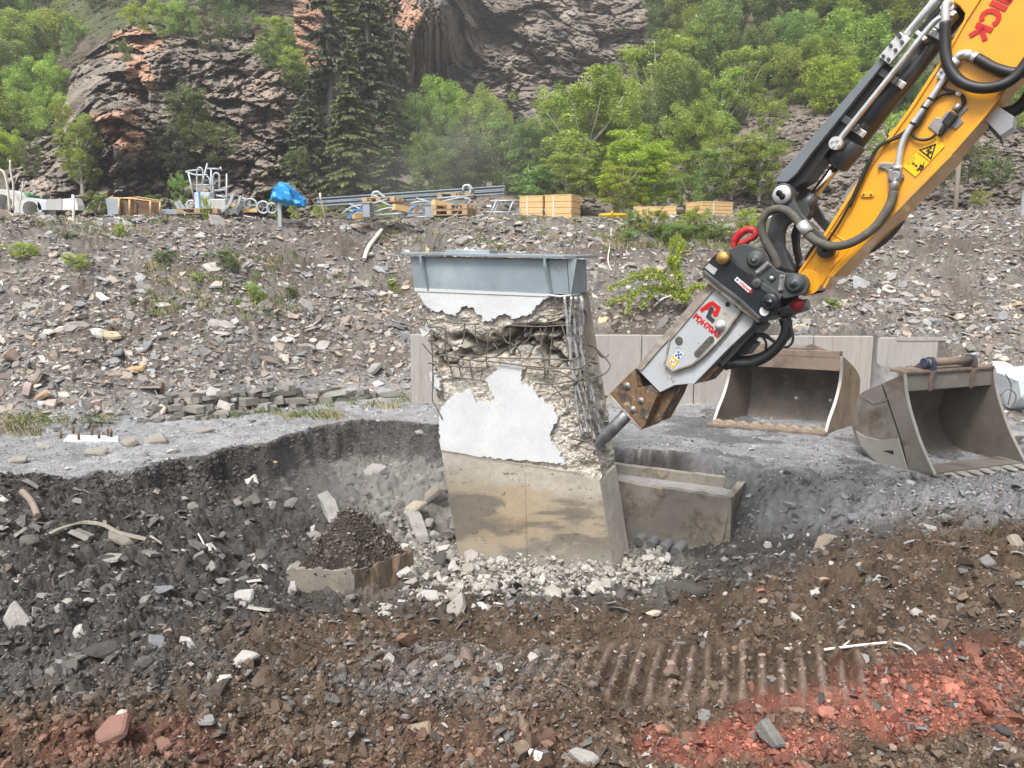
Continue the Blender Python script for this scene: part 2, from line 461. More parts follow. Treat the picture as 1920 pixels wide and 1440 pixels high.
def gz(x, y, fine=False):
    x = np.asarray(x, float); y = np.asarray(y, float)
    t = x / y
    d = np.interp(t, EB_T, EB_Y) - y + fbm(x * 1.7, y * 1.7, 3, 3) * .20 + fbm(x * 7, y * 7, 3, 13) * .08
    w = sstep(-.02, .16, d) * sstep(1.02, .62, t) + sstep(-.3, .9, d) * (1 - sstep(1.02, .62, t))
    cut = sstep(.34, .29, t)
    w = sstep(-.03, .15, d) * cut + sstep(-.25, .7, d) * (1 - cut)
    lo = low(x, y)
    lo = lo + .05 * fbm(x * 1.7, y * 1.7, 4, 31) * sstep(0, .5, d)
    plat = slopez(x, y) + .025 * fbm(x * 1.3, y * 1.3, 3, 41)
    berm = sstep(9.5, 11.2, x)
    z = plat * (1 - w) + lo * w
    if fine:
        sl = sstep(.1, .6, slopez(x, y))
        # rough dug soil in the pit and foreground, finer on the floor, slabby on the slope
        rough = w * (1 - sl)
        trk = sstep(1.02, 1.06, t) * 0
        r1 = fbm(x * 5, y * 5, 4, 51); f2, e2, a2 = facets(x * 9, y * 9, 61, 1.2); f3, e3, a3 = facets(x * 24, y * 24, 71, 1.2); f4, e4, a4 = facets(x * 55, y * 55, 75, 1.2)
        bil1 = np.abs(fbm(x * 2.6, y * 2.6, 3, 53)); bil2 = np.abs(fbm(x * 6.5, y * 6.5, 3, 55)); bil3 = np.abs(fbm(x * 16, y * 16, 2, 57)); bil4 = np.abs(fbm(x * 34, y * 34, 2, 58))
        u0, v0 = proj(x, y, z)
        band0 = sstep(1190, 1222, v0) * sstep(1345, 1290, v0) * sstep(560, 760, u0)
        q = 1 - .8 * band0
        z = z + rough * q * (r1 * .03 + bil1 * .16 + bil2 * .095 + bil3 * .055 + bil4 * .026 - .09 + f2 * .022 + f3 * .016 + f4 * .008)
        z = z + (1 - rough) * (f3 * .006 + fbm(x * 12, y * 12, 3, 81) * .010)
        z = z + sl * (f2 * .05 + fbm(x * 2.2, y * 2.2, 3, 91) * .07)
        # track marks of the machine's grousers: low ribs pressed across the foreground
        u, v = proj(x, y, z)
        band = sstep(1195, 1225, v) * sstep(1330, 1280, v) * sstep(1100, 1200, u) + .7 * sstep(1205, 1235, v) * sstep(1330, 1290, v) * sstep(620, 800, u) * sstep(1250, 1150, u)
        per = (x - .30 * y + .02 * fbm(x * 3, y * 3, 2, 59)) / .105
        z = z + band * (.065 * (np.abs((per % 1) - .5) * 2 - .5)) * (.6 + .6 * vn(x * 3, y * 3, 5))
    return z
def gpt(x, y): return float(gz(np.array([x]), np.array([y]))[0])
NC, NR = 1150, 900
tt = np.linspace(-1.0, 1.0, NC)
yy = np.concatenate([1.75 * (13.0 / 1.75) ** np.linspace(0, 1, NR), np.linspace(13.06, 30, 190)])
TT, YY = np.meshgrid(tt, yy)
XX = TT * (YY + .6)
ZZ = gz(XX, YY, True)
def soil_colour(x, y, z):
    u, v = proj(x, y, z)
    t = x / y
    d = np.interp(t, EB_T, EB_Y) - y
    n1 = fbm(x * 1.6, y * 1.6, 5, 101); n2 = fbm(x * 6, y * 6, 4, 111); n3 = fbm(x * 20, y * 20, 3, 121)
    C = np.zeros(x.shape + (3,))
    gravel = np.array([.27, .272, .28]); dark = np.array([.066, .062, .058]); brown = np.array([.098, .070, .050]); red = np.array([.25, .098, .070]); slate = np.array([.165, .150, .135]); tan = np.array([.16, .13, .10])
    C[:] = gravel
    C *= (1 + .35 * n2[..., None] + .25 * n1[..., None])
    # darker churned floor beyond the pit on the right
    f = sstep(.12, .3, n1 + .25 * n2) * sstep(1120, 1300, u) * (v > 760)
    C = C * (1 - .55 * f[..., None])
    pit = sstep(-.13, -.03, d + n3 * .04)
    rightgravel = sstep(.20, .27, t) * sstep(1020, 960, v + (u - 1400) * .0 + n2 * 25)
    pc = dark * (1 + .5 * n2[..., None] + .3 * n3[..., None])
    pale = sstep(560, 720, u) * sstep(1150, 1040, v) * sstep(1330, 1200, u) * sstep(.15, .6, d) * .75      # concrete dust lies round the pier
    pc = pc + pale[..., None] * np.array([.20, .192, .178]) * (1 + .5 * n2[..., None])
    pc = pc * (1 - rightgravel[..., None]) + gravel * .75 * (1 + .4 * n2[..., None]) * rightgravel[..., None]
    bl = 1135 + 40 * n1 + 30 * n2 + np.where(u < 700, (700 - u) * .12, 0)
    bl = bl - sstep(1200, 1750, u) * 150
    br = sstep(-35, 35, v - bl)
    greyband = sstep(.0, .35, n1 + .5 * n2 + .25) * sstep(1190, 1220, v) * sstep(1340, 1290, v) * sstep(1250, 900, u)
    bc = brown * (1 + .45 * n2[..., None] + .35 * n3[..., None])
    bc = bc * (1 - .75 * greyband[..., None]) + .75 * greyband[..., None] * np.array([.12, .118, .118])
    lefts = sstep(600, 250, u) * sstep(1330, 1270, v)
    bc = bc * (1 - .6 * lefts[..., None]) + dark * 1.3 * .6 * lefts[..., None]
    pc = pc * (1 - br[..., None]) + bc * br[..., None]
    # red sandy soil patches bottom right
    R1 = sstep(1.0, .45, np.hypot((u - 1690) / 350, (v - 1325) / 85) + .5 * n2 + .25 * n1)
    R2 = sstep(1.0, .5, np.hypot((u - 1420) / 270, (v - 1395) / 60) + .6 * n2)
    R3 = sstep(1.0, .5, np.hypot((u - 1830) / 260, (v - 1265) / 70) + .6 * n2) * .6
    R4 = sstep(1.0, .5, np.hypot((u - 260) / 330, (v - 1390) / 60) + .9 * n2) * .3
    R5 = sstep(1.0, .5, np.hypot((u - 860) / 300, (v - 1400) / 70) + .8 * n2) * .15
    R = np.clip(np.maximum.reduce([R1, R2, R3, R4, R5]), 0, 1)
    pc = pc * (1 - R[..., None]) + red * (1 + .35 * n2[..., None] + .3 * n3[..., None]) * R[..., None]
    tb_ = sstep(1195, 1225, v) * sstep(1335, 1290, v) * (.55 + .45 * sstep(1050, 1200, u)) * sstep(700, 850, u) * sstep(1720, 1600, u)
    per = (x - .30 * y + .02 * fbm(x * 3, y * 3, 2, 59)) / .105
    rib = tb_ * sstep(.25, .40, np.abs((per % 1) - .5)) * sstep(-.35, .25, n2 + .3)
    pc = pc * (1 - .75 * rib[..., None]) + .75 * rib[..., None] * np.array([.25, .19, .155])
    C = C * (1 - pit[..., None]) + pc * pit[..., None]
    sl = sstep(.08, .5, slopez(x, y))
    sc = slate * (1 + .4 * n2[..., None] + .3 * n3[..., None])
    bs = sstep(.1, .4, n1 + .2 * n2) * .7
    sc = sc * (1 - bs[..., None]) + np.array([.105, .082, .066]) * bs[..., None]
    C = C * (1 - sl[..., None]) + sc * sl[..., None]
    return np.clip(C, .008, .9)
M_ground = mk('soil_and_gravel', (0, 0, 0), rough=.95, attr=True, var=.3, nscale=14, bump=.9, bscale=90, grain=.35, gscale=160, spec=.15)
M_stone = mk('broken_stone', (0, 0, 0), rough=.8, attr=True, var=.25, nscale=9, bump=.35, bscale=70, grain=.2, gscale=120, spec=.3)
CC = soil_colour(XX, YY, ZZ)
tag(grid_mesh('ground', XX, YY, ZZ, M_ground, CC, smooth=True), kind='structure')
# ------------------------------------------------------------------ the quarry face behind: hill with outcrop, cliffs and wooded top
HP = [(-700, 420, 22), (0, 420, 22.5), (300, 420, 23), (700, 420, 24), (1100, 420, 24), (1500, 420, 23), (1950, 420, 22), (2600, 420, 21),
      (-600, 200, 36), (-600, -200, 55), (0, 300, 30), (0, 120, 41), (0, -100, 52), (100, 190, 39), (200, -120, 54), (500, -200, 62), (1000, -200, 64), (1500, -200, 58), (2000, -200, 52), (2600, -100, 46), (2600, 200, 32),
      (60, 350, 24.5), (200, 350, 24.5), (400, 350, 25), (520, 360, 25.5), (150, 200, 29), (300, 200, 29), (300, 100, 32), (230, 70, 35), (450, 200, 30), (520, 130, 33), (545, 300, 29), (320, 0, 43), (500, 0, 43), (560, 60, 40), (590, 120, 37),
      (650, 300, 33), (650, 120, 46), (700, 0, 50), (780, 70, 41), (770, 0, 43), (830, 120, 50), (800, 230, 46), (760, 350, 28),
      (900, 60, 53), (860, 200, 50), (950, 230, 46), (1000, 100, 52), (1050, 230, 45), (1200, 50, 55), (1200, 180, 49), (900, 350, 29), (1100, 350, 28), (1300, 350, 27), (1450, 300, 29), (1450, 200, 35), (1400, 90, 44), (1500, 100, 42), (1600, 50, 44), (1600, 250, 30), (1700, 250, 29), (1800, 250, 28), (1920, 250, 28), (1900, 100, 37), (1900, -50, 45), (1800, 380, 23.5), (1600, 380, 23.5)]
hp = []
for u, v, Y in HP:
    d = ray(u, v); hp.append(((d.x / d.y, d.z / d.y), Y))
hfun = rbf([a for a, _ in hp], [b for _, b in hp], .03)
ht = np.linspace(-1.15, 1.15, 1250); he = np.linspace(.026, .62, 480)
HT, HE = np.meshgrid(ht, he)
HY = np.clip(hfun(HT, HE), 21, 70)
HU, HV = proj(HT * HY, HY, CZ + HE * HY)
OUT = [(20, 420), (15, 330), (60, 250), (100, 180), (130, 150), (165, 95), (215, 62), (300, 45), (360, 70), (430, 60), (520, 80), (560, 120), (575, 200), (560, 260), (545, 330), (620, 420)]
CLIFF = [(560, -200), (590, 60), (600, 130), (700, 130), (740, 90), (800, 240), (880, 180), (900, 260), (990, 270), (1080, 200), (1180, 170), (1270, 110), (1300, -20), (1320, -200)]
CL2 = [(545, -40), (600, -40), (600, 190), (555, 130)]
nj = fbm(HU / 22, HV / 22, 4, 7) * 16
rock = np.maximum(np.maximum(inpoly(HU + nj, HV + nj, OUT), inpoly(HU + nj, HV + nj, CLIFF)), inpoly(HU, HV, CL2)).astype(float)
xs, zs = HT * 36.0, HE * 36.0 + .25 * HY
def rot(a, b, deg): c, s = math.cos(math.radians(deg)), math.sin(math.radians(deg)); return a * c + b * s, -a * s + b * c
a1, b1 = rot(xs, zs, 28); wob = fbm(xs * .25, zs * .25, 3, 9) * 1.4
right = sstep(740, 860, HU)
a2, b2 = rot(xs, zs, -4)
A, B = a1 * (1 - right) + a2 * right, b1 * (1 - right) + b2 * right
w1 = wob * .3
F1, E1, I1 = facets(A * .35 + w1, B * .50 + w1, 201, 1.3)
F2, E2, I2 = facets(A * .85 + w1, B * 1.35 - w1, 211, 1.5)
F3, E3, I3 = facets(A * 1.9 + w1, B * 3.6, 221, 1.6)
F4, E4, I4 = facets(A * 4.2, B * 8, 231, 1.6)
disp = rock * (F1 * 1.5 + F2 * .85 + F3 * .42 + F4 * .17 + fbm(xs * .35, zs * .35, 4, 241) * 1.4)
disp += rock * (np.exp(-(E1 / .06) ** 2) * .35 + np.exp(-(E2 / .08) ** 2) * .22 + np.exp(-(E3 / .10) ** 2) * .10)
disp += (1 - rock) * (fbm(xs * .6, zs * .6, 5, 251) * .9 + F3 * .16 + F4 * .12)
# the dark cleft between spruces and the right cliff
cle = np.exp(-(polydist(HU, HV, [(790, -60), (860, 20), (830, 120), (800, 190)]) / 20) ** 2)
disp += cle * .9
HYd = HY + disp
n1 = fbm(xs * .25, zs * .25, 4, 261); n2 = fbm(xs * 1.3, zs * 1.3, 4, 271)
hc = np.zeros(HT.shape + (3,))
base = np.array([.205, .178, .152])
rc = base * (1 + (I2 - .5) * .5 + (I1 - .5) * .35 + (I3 - .5) * .45)[..., None] * (1 + .3 * n2[..., None])
oran = np.array([.40, .245, .165])
def blob(u, v, ru, rv): return np.hypot((HU - u) / ru, (HV - v) / rv)
om = sstep(1.0, .55, np.minimum.reduce([blob(255, 80, 65, 38), blob(262, 135, 32, 60), blob(215, 228, 60, 28), blob(245, 262, 40, 50), blob(575, 40, 45, 70), blob(585, 110, 35, 40), blob(760, 30, 45, 45), blob(585, 170, 18, 50)]) + .45 * n2 + .3 * (I3 - .5))
pk = sstep(.15, .5, n1 + .35 * (I2 - .5) + .3 * n2) * .35
rc = rc * (1 - pk[..., None]) + np.array([.30, .215, .17]) * pk[..., None]
rc = rc * (1 - om[..., None]) + oran * (1 + .35 * (I3 - .5) + .3 * n2)[..., None] * om[..., None]
yel = sstep(1, .5, np.minimum(blob(300, 340, 60, 30), blob(520, 330, 50, 40)) + .5 * n2) * .5
rc = rc * (1 - yel[..., None]) + np.array([.22, .19, .12]) * yel[..., None]
so = np.array([.11, .092, .068]) * (1 + .5 * n2 + .5 * (I3 - .5))[..., None]
gm = sstep(-.1, .3, n1 + .5 * n2 + .25 * (I4 - .5)) * .65
so = so * (1 - gm[..., None]) + np.array([.05, .07, .025]) * gm[..., None]
sl = sstep(1330, 1420, HU) * sstep(150, 230, HV) + sstep(700, 760, HU) * sstep(270, 320, HV) * sstep(1500, 1300, HU)
sl = np.clip(sl, 0, 1)
so = so * (1 - sl[..., None]) + np.array([.17, .145, .125]) * (1 + .6 * n2 + .7 * (I4 - .5))[..., None] * sl[..., None]
hc = so * (1 - rock[..., None]) + rc * rock[..., None]
M_hill = mk('quarry_rock', (0, 0, 0), rough=.9, attr=True, var=.2, nscale=2.2, bump=.8, bscale=9, grain=.3, gscale=14, spec=.2)
tag(grid_mesh('hillside', HT * HYd, HYd, CZ + HE * HYd, M_hill, np.clip(hc, .01, .9), smooth=False, flip=False), kind='structure')
def hill_at(u, v, back=0.0):
    """a point on the hill seen at that pixel"""
    d = ray(u, v); t, e = d.x / d.y, d.z / d.y
    Y = float(hfun(np.array([t]), np.array([max(e, .026)]))[0]) - back
    return Vector((t * Y, Y, CZ + e * Y))
# ------------------------------------------------------------------ slate scree on the slope (nobody could count it)
def on_ground(n, box, rng):
    x = rng.uniform(box[0], box[1], n); y = rng.uniform(box[2], box[3], n); return x, y
def gnormal(x, y, h=.12):
    zx = (gz(x + h, y) - gz(x - h, y)) / (2 * h); zy = (gz(x, y + h) - gz(x, y - h)) / (2 * h)
    N = np.stack([-zx, -zy, np.ones_like(zx)], -1); return N / np.linalg.norm(N, axis=1, keepdims=True)
SLT, SLF = slab_templates(14, RNG, 6, .38)
def slate_cols(n, rng, lum=.2):
    g = lum * np.exp(rng.normal(0, .38, n))
    hue = rng.uniform(0, 1, n)
    C = np.stack([g * 1.02, g * .975, g * .92], -1)
    C[hue < .32] *= np.array([1.12, .98, .88]); C[(hue > .32) & (hue < .5)] *= np.array([.9, .98, 1.08])
    y = hue > .989; C[y] *= np.array([1.7, 1.25, .72])
    return np.clip(C, .02, .75)
def scree(name, n, box, smin, smax, pw, test, lum, label_kind='stuff'):
    rng = RNG
    x, y = on_ground(n, box, rng); s = slopez(x, y); keep = (s > .03) & test(x, y, s) & ~((y < WALL_Y + .20) & (x < XW1 + .1) & (x / y > -.14))
    x, y = x[keep], y[keep]; z = gz(x, y, True); N = gnormal(x, y); n = len(x)
    L = smin * (rng.uniform(0, 1, n) * ((smax / smin) ** (-pw) - 1) + 1) ** (-1 / pw)
    asp = rng.uniform(.28, .85, n); th = rng.uniform(.08, .3, n)
    S = np.stack([L, L * asp, L * th * asp * 1.4], -1)
    yaw = np.where(rng.uniform(0, 1, n) < .6, rng.normal(.25, .5, n), rng.uniform(0, 6.3, n))
    R = frames(N, np.abs(rng.normal(.36, .24, n)), rng, yaw)
    P = np.stack([x, y, z], -1) + N * (L * .12)[:, None]
    tag(batch(name, SLT, SLF, P, R, S, slate_cols(n, rng, lum), M_stone), kind=label_kind)
_nn = lambda x, y: fbm(x * 1.2, y * 1.2, 3, 301)
scree('slate_scree', 170000, (-13, 13, 9.4, 18.5), .014, .11, 1.75, lambda x, y, s: (s < 3.4) & (_nn(x, y) + .5 * (s < 1.6) + .35 > RNG.uniform(-.3, .9, len(x))) & (np.abs(x / y) < .92), .24)
scree('slate_slabs', 6500, (-13, 13, 9.4, 18.0), .055, .19, 2.3, lambda x, y, s: (s < 3.3) & (np.abs(x / y) < .9) & ((_nn(x, y) > -.25) | (s < 1.5)), .26)
# ------------------------------------------------------------------ the concrete pier being broken up
A_PIER = math.radians(-20.5)
E1 = Vector((math.cos(A_PIER), math.sin(A_PIER), 0)); BK = Vector((-math.sin(A_PIER), math.cos(A_PIER), 0))   # along the face, and back into the pier
PL = Vector((-.59, 8.1, -.95))
def pf(u, v, out=0.0): return onplane(u, v, PL, BK) - BK * out
DEP = .72
M_pier = mk('pier_concrete', (0, 0, 0), rough=.85, attr=True, var=.1, nscale=3, bump=.25, bscale=120, grain=.14, gscale=90, spec=.25)
M_capsteel = mk('galvanised_cap_steel', (.27, .33, .37), rough=.5, metal=.35, var=.14, nscale=3, c2=(.36, .42, .46), c2s=2.2, lo=.45, hi=.7, bump=.04, bscale=60, c3=(.22, .22, .2), c3s=7, lo3=.62, hi3=.75)
M_rebar = mk('grey_rebar', (.16, .145, .13), rough=.7, metal=.4, var=.3, nscale=20, c2=(.14, .085, .055), c2s=9, lo=.55, hi=.68, bump=.3, bscale=150)
M_tendon = mk('steel_tendon', (.42, .43, .43), rough=.5, metal=.6, var=.35, nscale=18, bump=.4, bscale=160, c2=(.15, .15, .15), c2s=12, lo=.5, hi=.6)
pier = empty('concrete_pier', (.2, 7.9, -.95), 'leaning white-coated concrete pier, broken open with bare rebar, standing in the pit', 'pier')
W1 = [(770, 530), (1030, 540), (1030, 553), (1020, 562), (1006, 574), (998, 590), (985, 592), (960, 597), (945, 590), (925, 598), (907, 603), (897, 590), (890, 574), (880, 576), (862, 578), (852, 592), (835, 588), (815, 583), (800, 575), (787, 560)]
W2 = [(820, 856), (824, 800), (821, 775), (843, 750), (860, 735), (880, 735), (895, 755), (913, 757), (925, 750), (915, 735), (912, 708), (935, 690), (940, 682), (977, 683), (980, 715), (990, 725), (1000, 725), (1005, 735), (1025, 755), (1040, 765), (1045, 785), (1033, 800), (1030, 815), (1045, 838), (1060, 870), (1000, 866), (900, 858)]
W3 = [(805, 698), (818, 705), (825, 720), (822, 735), (811, 722)]
CORE = [(795, 635), (850, 652), (905, 642), (955, 612), (1075, 600), (1090, 705), (1000, 690), (960, 668), (900, 682), (825, 690)]
NU, NV = 400, 640
gs, gq = np.meshgrid(np.linspace(0, 1, NU), np.linspace(0, 1, NV))
def bil(tl, tr, br, bl, s, q):
    return [(tl[i] * (1 - s) + tr[i] * s) * (1 - q) + (bl[i] * (1 - s) + br[i] * s) * q for i in (0, 1)]
PU, PV = bil((776, 540), (1068, 553), (1158, 1115), (866, 1080), gs, gq)
bend = np.where(PV < 850, 0, 0)
nzu = PU + fbm(PU / 9, PV / 9, 4, 401) * 7; nzv = PV + fbm(PU / 9 + 50, PV / 9, 4, 402) * 7
plv = 845 + (PU - 828) * .1644 + fbm(PU / 30, PV * 0, 2, 403) * 2
plinth = (PV > plv)
hole = inpoly(nzu, nzv, [(1045, 760), (1068, 700), (1160, 700), (1160, 925), (1126, 900), (1100, 893), (1060, 872), (1046, 840), (1030, 815)])
white = (inpoly(nzu, nzv, W1) | inpoly(nzu, nzv, W2) | inpoly(nzu, nzv, W3)) & ~plinth
plinth &= ~hole
core = inpoly(PU + fbm(PU / 25, PV / 25, 3, 404) * 14, PV + fbm(PU / 25, PV / 25, 3, 405) * 12, CORE) & ~white
raw = ~(white | plinth)
wf1, we1, wi1, wb, wc, wox, woy = worley(PU / 34 + .25 * fbm(PU / 20, PV / 20, 2, 410), PV / 30, 411)
wf2, we2, wi2, _, _, _, _ = worley(PU / 15, PV / 15, 421)
gap = np.exp(-(polydist(PU, PV, [(868, 632), (892, 650), (925, 645), (950, 632), (962, 620), (1000, 617), (1062, 622)]) / 6.5) ** 2)
gap = np.maximum(gap, np.exp(-(polydist(PU, PV, [(893, 652), (915, 655), (938, 648)]) / 12) ** 2))
gap = np.maximum(gap, .9 * np.exp(-(polydist(PU, PV, [(964, 625), (967, 645), (985, 640)]) / 4) ** 2))
gap = np.maximum(gap, .9 * np.exp(-(polydist(PU, PV, [(1010, 640), (1012, 665), (1035, 668), (1052, 690)]) / 6) ** 2))
gap = np.maximum(gap, .7 * np.exp(-(polydist(PU, PV, [(845, 635), (865, 630)]) / 5) ** 2))
rough = fbm(PU / 22, PV / 16, 5, 431) * .028 + (wi2 - .5) * .016 + fbm(PU / 6, PV / 5, 3, 441) * .009
edgef = sstep(0, 30, PU - (776 + (PV - 540) * .158)) * 0 + 1
dd = np.where(raw, .042 + rough, 0.0)
# soft depth of the broken middle
cd = sstep(45, 0, np.abs(PV - (650 - (PU - 930) * .05))) * raw
dd = dd + cd * .035 + np.where(core, .04 + (wi1 - .5) * .11 + .05 * (wf1 ** 2) + np.exp(-(we1 / .10) ** 2) * .13, 0) + gap * raw * .30
rim = sstep(1018, 1075, PU - (PV - 553) * .112 * 1.4 + 20) * (PV > 556) * raw
dd = dd + rim * (.05 + rough * 1.3)
lft = sstep(28, 0, PU - (776 + (PV - 540) * .168)) * raw * (PV < 840)
dd = dd + lft * (.10 + rough)
dd = np.where(plinth, .004 + fbm(PU / 60, PV / 60, 3, 451) * .004, dd)
PX = np.zeros(PU.shape); PY = PX.copy(); PZ = PX.copy()
al, bl_ = (PU - 960) / F, (720 - PV) / F
DX, DY, DZ = al, CP + SP * bl_, -SP + CP * bl_
kk = ((PL - Vector((0, 0, CZ))).dot(BK)) / (DX * BK.x + DY * BK.y + DZ * BK.z)
PX, PY, PZ = DX * kk + BK.x * dd, DY * kk + BK.y * dd, CZ + DZ * kk
nA = fbm(PU / 40, PV / 40, 4, 461); nB = fbm(PU / 7, PV / 7, 3, 471); nC = fbm(PU / 3, PV / 3, 2, 481)
conc = np.array([.44, .415, .375]) * (1 + .16 * nA + .30 * nC + .16 * nB)[..., None]
conc = np.where((nC + nB * .5 > .42)[..., None], conc * np.array([1.3, 1.2, 1.05]), conc)
conc *= np.where(core, .92, 1.0)[..., None]
wht = np.array([.585, .61, .625]) * (1 + .07 * nA + .02 * nB)[..., None]
dirty = sstep(.3, .7, nB * .5 + nA) * .3 + .35 * np.exp(-(fbm(PU / 55, PV / 55, 3, 555) / .008) ** 2) * sstep(-.1, .2, fbm(PU / 120, PV / 120, 2, 556)) + .25 * sstep(20, 0, plv - PV) * sstep(-.3, .3, nA)
wht = wht * (1 - dirty[..., None]) + np.array([.55, .50, .42]) * dirty[..., None]
pn1 = fbm(PU / 110, PV / 45, 4, 491); pn2 = fbm(PU / 60, PV / 12, 4, 501)
tone = sstep(-.22, .22, pn1 + .55 * pn2 + .12 * nB)
pln = (np.array([.335, .285, .215]) * (1 - tone[..., None]) + np.array([.165, .145, .12]) * tone[..., None]) * (1 + .14 * pn2 + .1 * nB)[..., None]
up = sstep(60, 25, PV - plv + 12 * pn1); pln = pln * (1 - up[..., None]) + np.array([.40, .37, .315]) * (1 + .14 * nB + .1 * pn2)[..., None] * up[..., None]
dk = sstep(-.10, .14, pn1 + .45 * pn2 + .08 * nB) * (1 - up * .6) * .0; pln = pln * (1 - dk[..., None]) + np.array([.15, .13, .105]) * dk[..., None]
warm = sstep(1, .3, np.hypot((PU - 960) / 90, (PV - 975) / 55) + .9 * pn1 + .8 * pn2) * .35; pln = pln * (1 - warm[..., None]) + np.array([.42, .31, .19]) * warm[..., None]
base_ = sstep(1000, 1060, PV) * .5; pln = pln * (1 - base_[..., None]) + np.array([.36, .345, .31]) * base_[..., None]
mud = (sstep(.5, .62, fbm(PU / 9, PV / 6, 4, 511) + .55 * sstep(1, 0, np.minimum(np.hypot((PU - 938) / 26, (PV - 945) / 14), np.hypot((PU - 950) / 14, (PV - 888) / 7))))) * plinth
pln = pln * (1 - .75 * mud[..., None]) + np.array([.09, .075, .06]) * .75 * mud[..., None]
seam = np.exp(-((PU - 985 - (PV - 890) * .02) / 1.3) ** 2) * (PV > 885); pln *= (1 - .3 * seam[..., None])
line = np.exp(-((PV - plv - 2) / 2.2) ** 2) * .55; pln = pln * (1 - line[..., None]) + np.array([.14, .12, .1]) * line[..., None]
PC = np.where(white[..., None], wht, np.where(plinth[..., None], pln, conc))
grid_mesh('broken_front_face', PX, PY, PZ, M_pier, np.clip(PC, .01, .9), smooth=False, parent=pier, flip=True)
# right-hand face of the pier: rough, torn, with the smooth plinth side below
NS = 90
ss, qq = np.meshgrid(np.linspace(0, 1, NS), np.linspace(0, 1, NV))
FX, FY, FZ = PX[:, -1], PY[:, -1], PZ[:, -1]
fq = np.linspace(0, 1, NV); fv = PV[:, -1]
sm = (fv > 905).astype(float)
rd = np.repeat((1 - sm)[:, None], NS, 1)
dist = ss * DEP
nr = fbm(dist * 9, qq * 40, 4, 521); wf, we, wi, *_ = worley(dist * 7, qq * 26, 531)
ins = rd * (.05 + nr * .05 + (wi - .5) * .09 + .10 * np.exp(-((qq - .17) / .07) ** 2)) * sstep(0, .12, ss)
SX = FX[:, None] + BK.x * dist - E1.x * ins; SY = FY[:, None] + BK.y * dist - E1.y * ins; SZ = FZ[:, None] + 0 * dist
scol = np.array([.44, .41, .365]) * (1 + .25 * nr + .2 * (wi - .5))[..., None]
scol = np.where(rd[..., None] > .5, scol, np.array([.50, .46, .40]) * (1 + .2 * nr)[..., None])
grid_mesh('broken_side_face', SX, SY, SZ, M_pier, np.clip(scol, .01, .9), parent=pier, flip=True)
# left, back and top close the body
mb = MB()
tlF, trF, brF, blF = [pf(u, v) + BK * .16 for u, v in ((776, 540), (1068, 553), (1158, 1115), (866, 1080))]
lf = [Vector((PX[i, 0], PY[i, 0], PZ[i, 0])) for i in range(0, NV, 9)] + [Vector((PX[-1, 0], PY[-1, 0], PZ[-1, 0]))]
vs = []; 
for p in lf: vs += [p, p + BK * DEP]
mb.add(vs, [(2 * i, 2 * i + 1, 2 * i + 3, 2 * i + 2) for i in range(len(lf) - 1)])
bk = [p + BK * (DEP - .16) for p in (tlF, trF, brF, blF)]
mb.quad(*bk)
mk_c = mk('pier_back_concrete', (.42, .38, .32), rough=.9, var=.2, nscale=5, bump=.5, bscale=40, grain=.2, gscale=90)
mb.build('rear_faces', mk_c, pier)
# steel cap
cap = MB()
fl0 = [pf(757, 472, .07), pf(1061, 479, .07)]
ft = [pf(769, 481), pf(1062, 487)]; fb = [pf(777, 541, -.0), pf(1067, 552, -.0)]
bt = [p + BK * (DEP + .02) for p in ft]; bb = [p + BK * (DEP - .02) for p in fb]
cap.add([ft[0], ft[1], fb[1], fb[0], bt[0], bt[1], bb[1], bb[0]], [(0, 1, 2, 3), (5, 4, 7, 6), (4, 0, 3, 7), (1, 5, 6, 2)])
capo = cap.build('steel_cap', M_capsteel, pier)
fm = MB()
cR = pf(1061, 478, .03)
flp = [fl0[0], fl0[1], fl0[1] + E1 * .10 + BK * .10, cR + E1 * .13 + BK * (DEP + .1), fl0[0] + BK * (DEP + .15) - E1 * .02]
z0 = sum(p.z for p in flp) / len(flp)
fm.prism([Vector((p.x, p.y, p.z)) for p in flp], (0, 0, -.028))
fm.build('top_flange', M_capsteel, pier, bevel=.003)
fm = MB(); c0 = (flp[0] + flp[2]) / 2 + Vector((-.15, .25, .012)); fm.box(c0, .5, .25, .05, (E1, BK, Vector((0, 0, 1)))); fm.build('bearing_plate', M_capsteel, pier, bevel=.004)
for ub, vt, vb, o_ in ((800, 480, 546, .075), (1031, 485, 551, .075)):
    g = MB(); a = pf(ub - 8, vt, 0); b = pf(ub + 2, vb, 0); a2 = a - BK * o_; a3 = a2 + Vector((0, 0, -.07))
    g.prism([a, a2, a3, b - BK * .008, b], E1 * .022); g.build('gusset', M_capsteel, pier, bevel=.002)
for ub in (1056,):
    g = MB(); a = pf(1061, 483, 0) + E1 * .05 + BK * .02; g.prism([pf(1064, 486), pf(1064, 486, -.02) + E1 * .09, pf(1069, 551) + E1 * .01, pf(1068, 551)], BK * .02); g.build('gusset', M_capsteel, pier, bevel=.002)
M_seal = mk('white_grout', (.56, .58, .59), rough=.8, var=.06, bump=.2, bscale=90)
g = MB(); g.prism([pf(777, 540, .008), pf(1030, 551, .008), pf(1030, 556, .008), pf(778, 546, .008)], BK * .01); g.tube([pf(1028, 553, .004), pf(1050, 556, .004), pf(1068, 554, .004), pf(1068, 554) + BK * .3 + E1 * .02], .012, 6)
g.build('grout_line', M_seal, pier)
mb = MB(); mb.prism([pf(788, 614, .03), pf(801, 612, .05), pf(809, 617, .02), pf(806, 624, .03), pf(795, 632, .03)], BK * .04); mb.build('paint_chip', M_seal, pier)
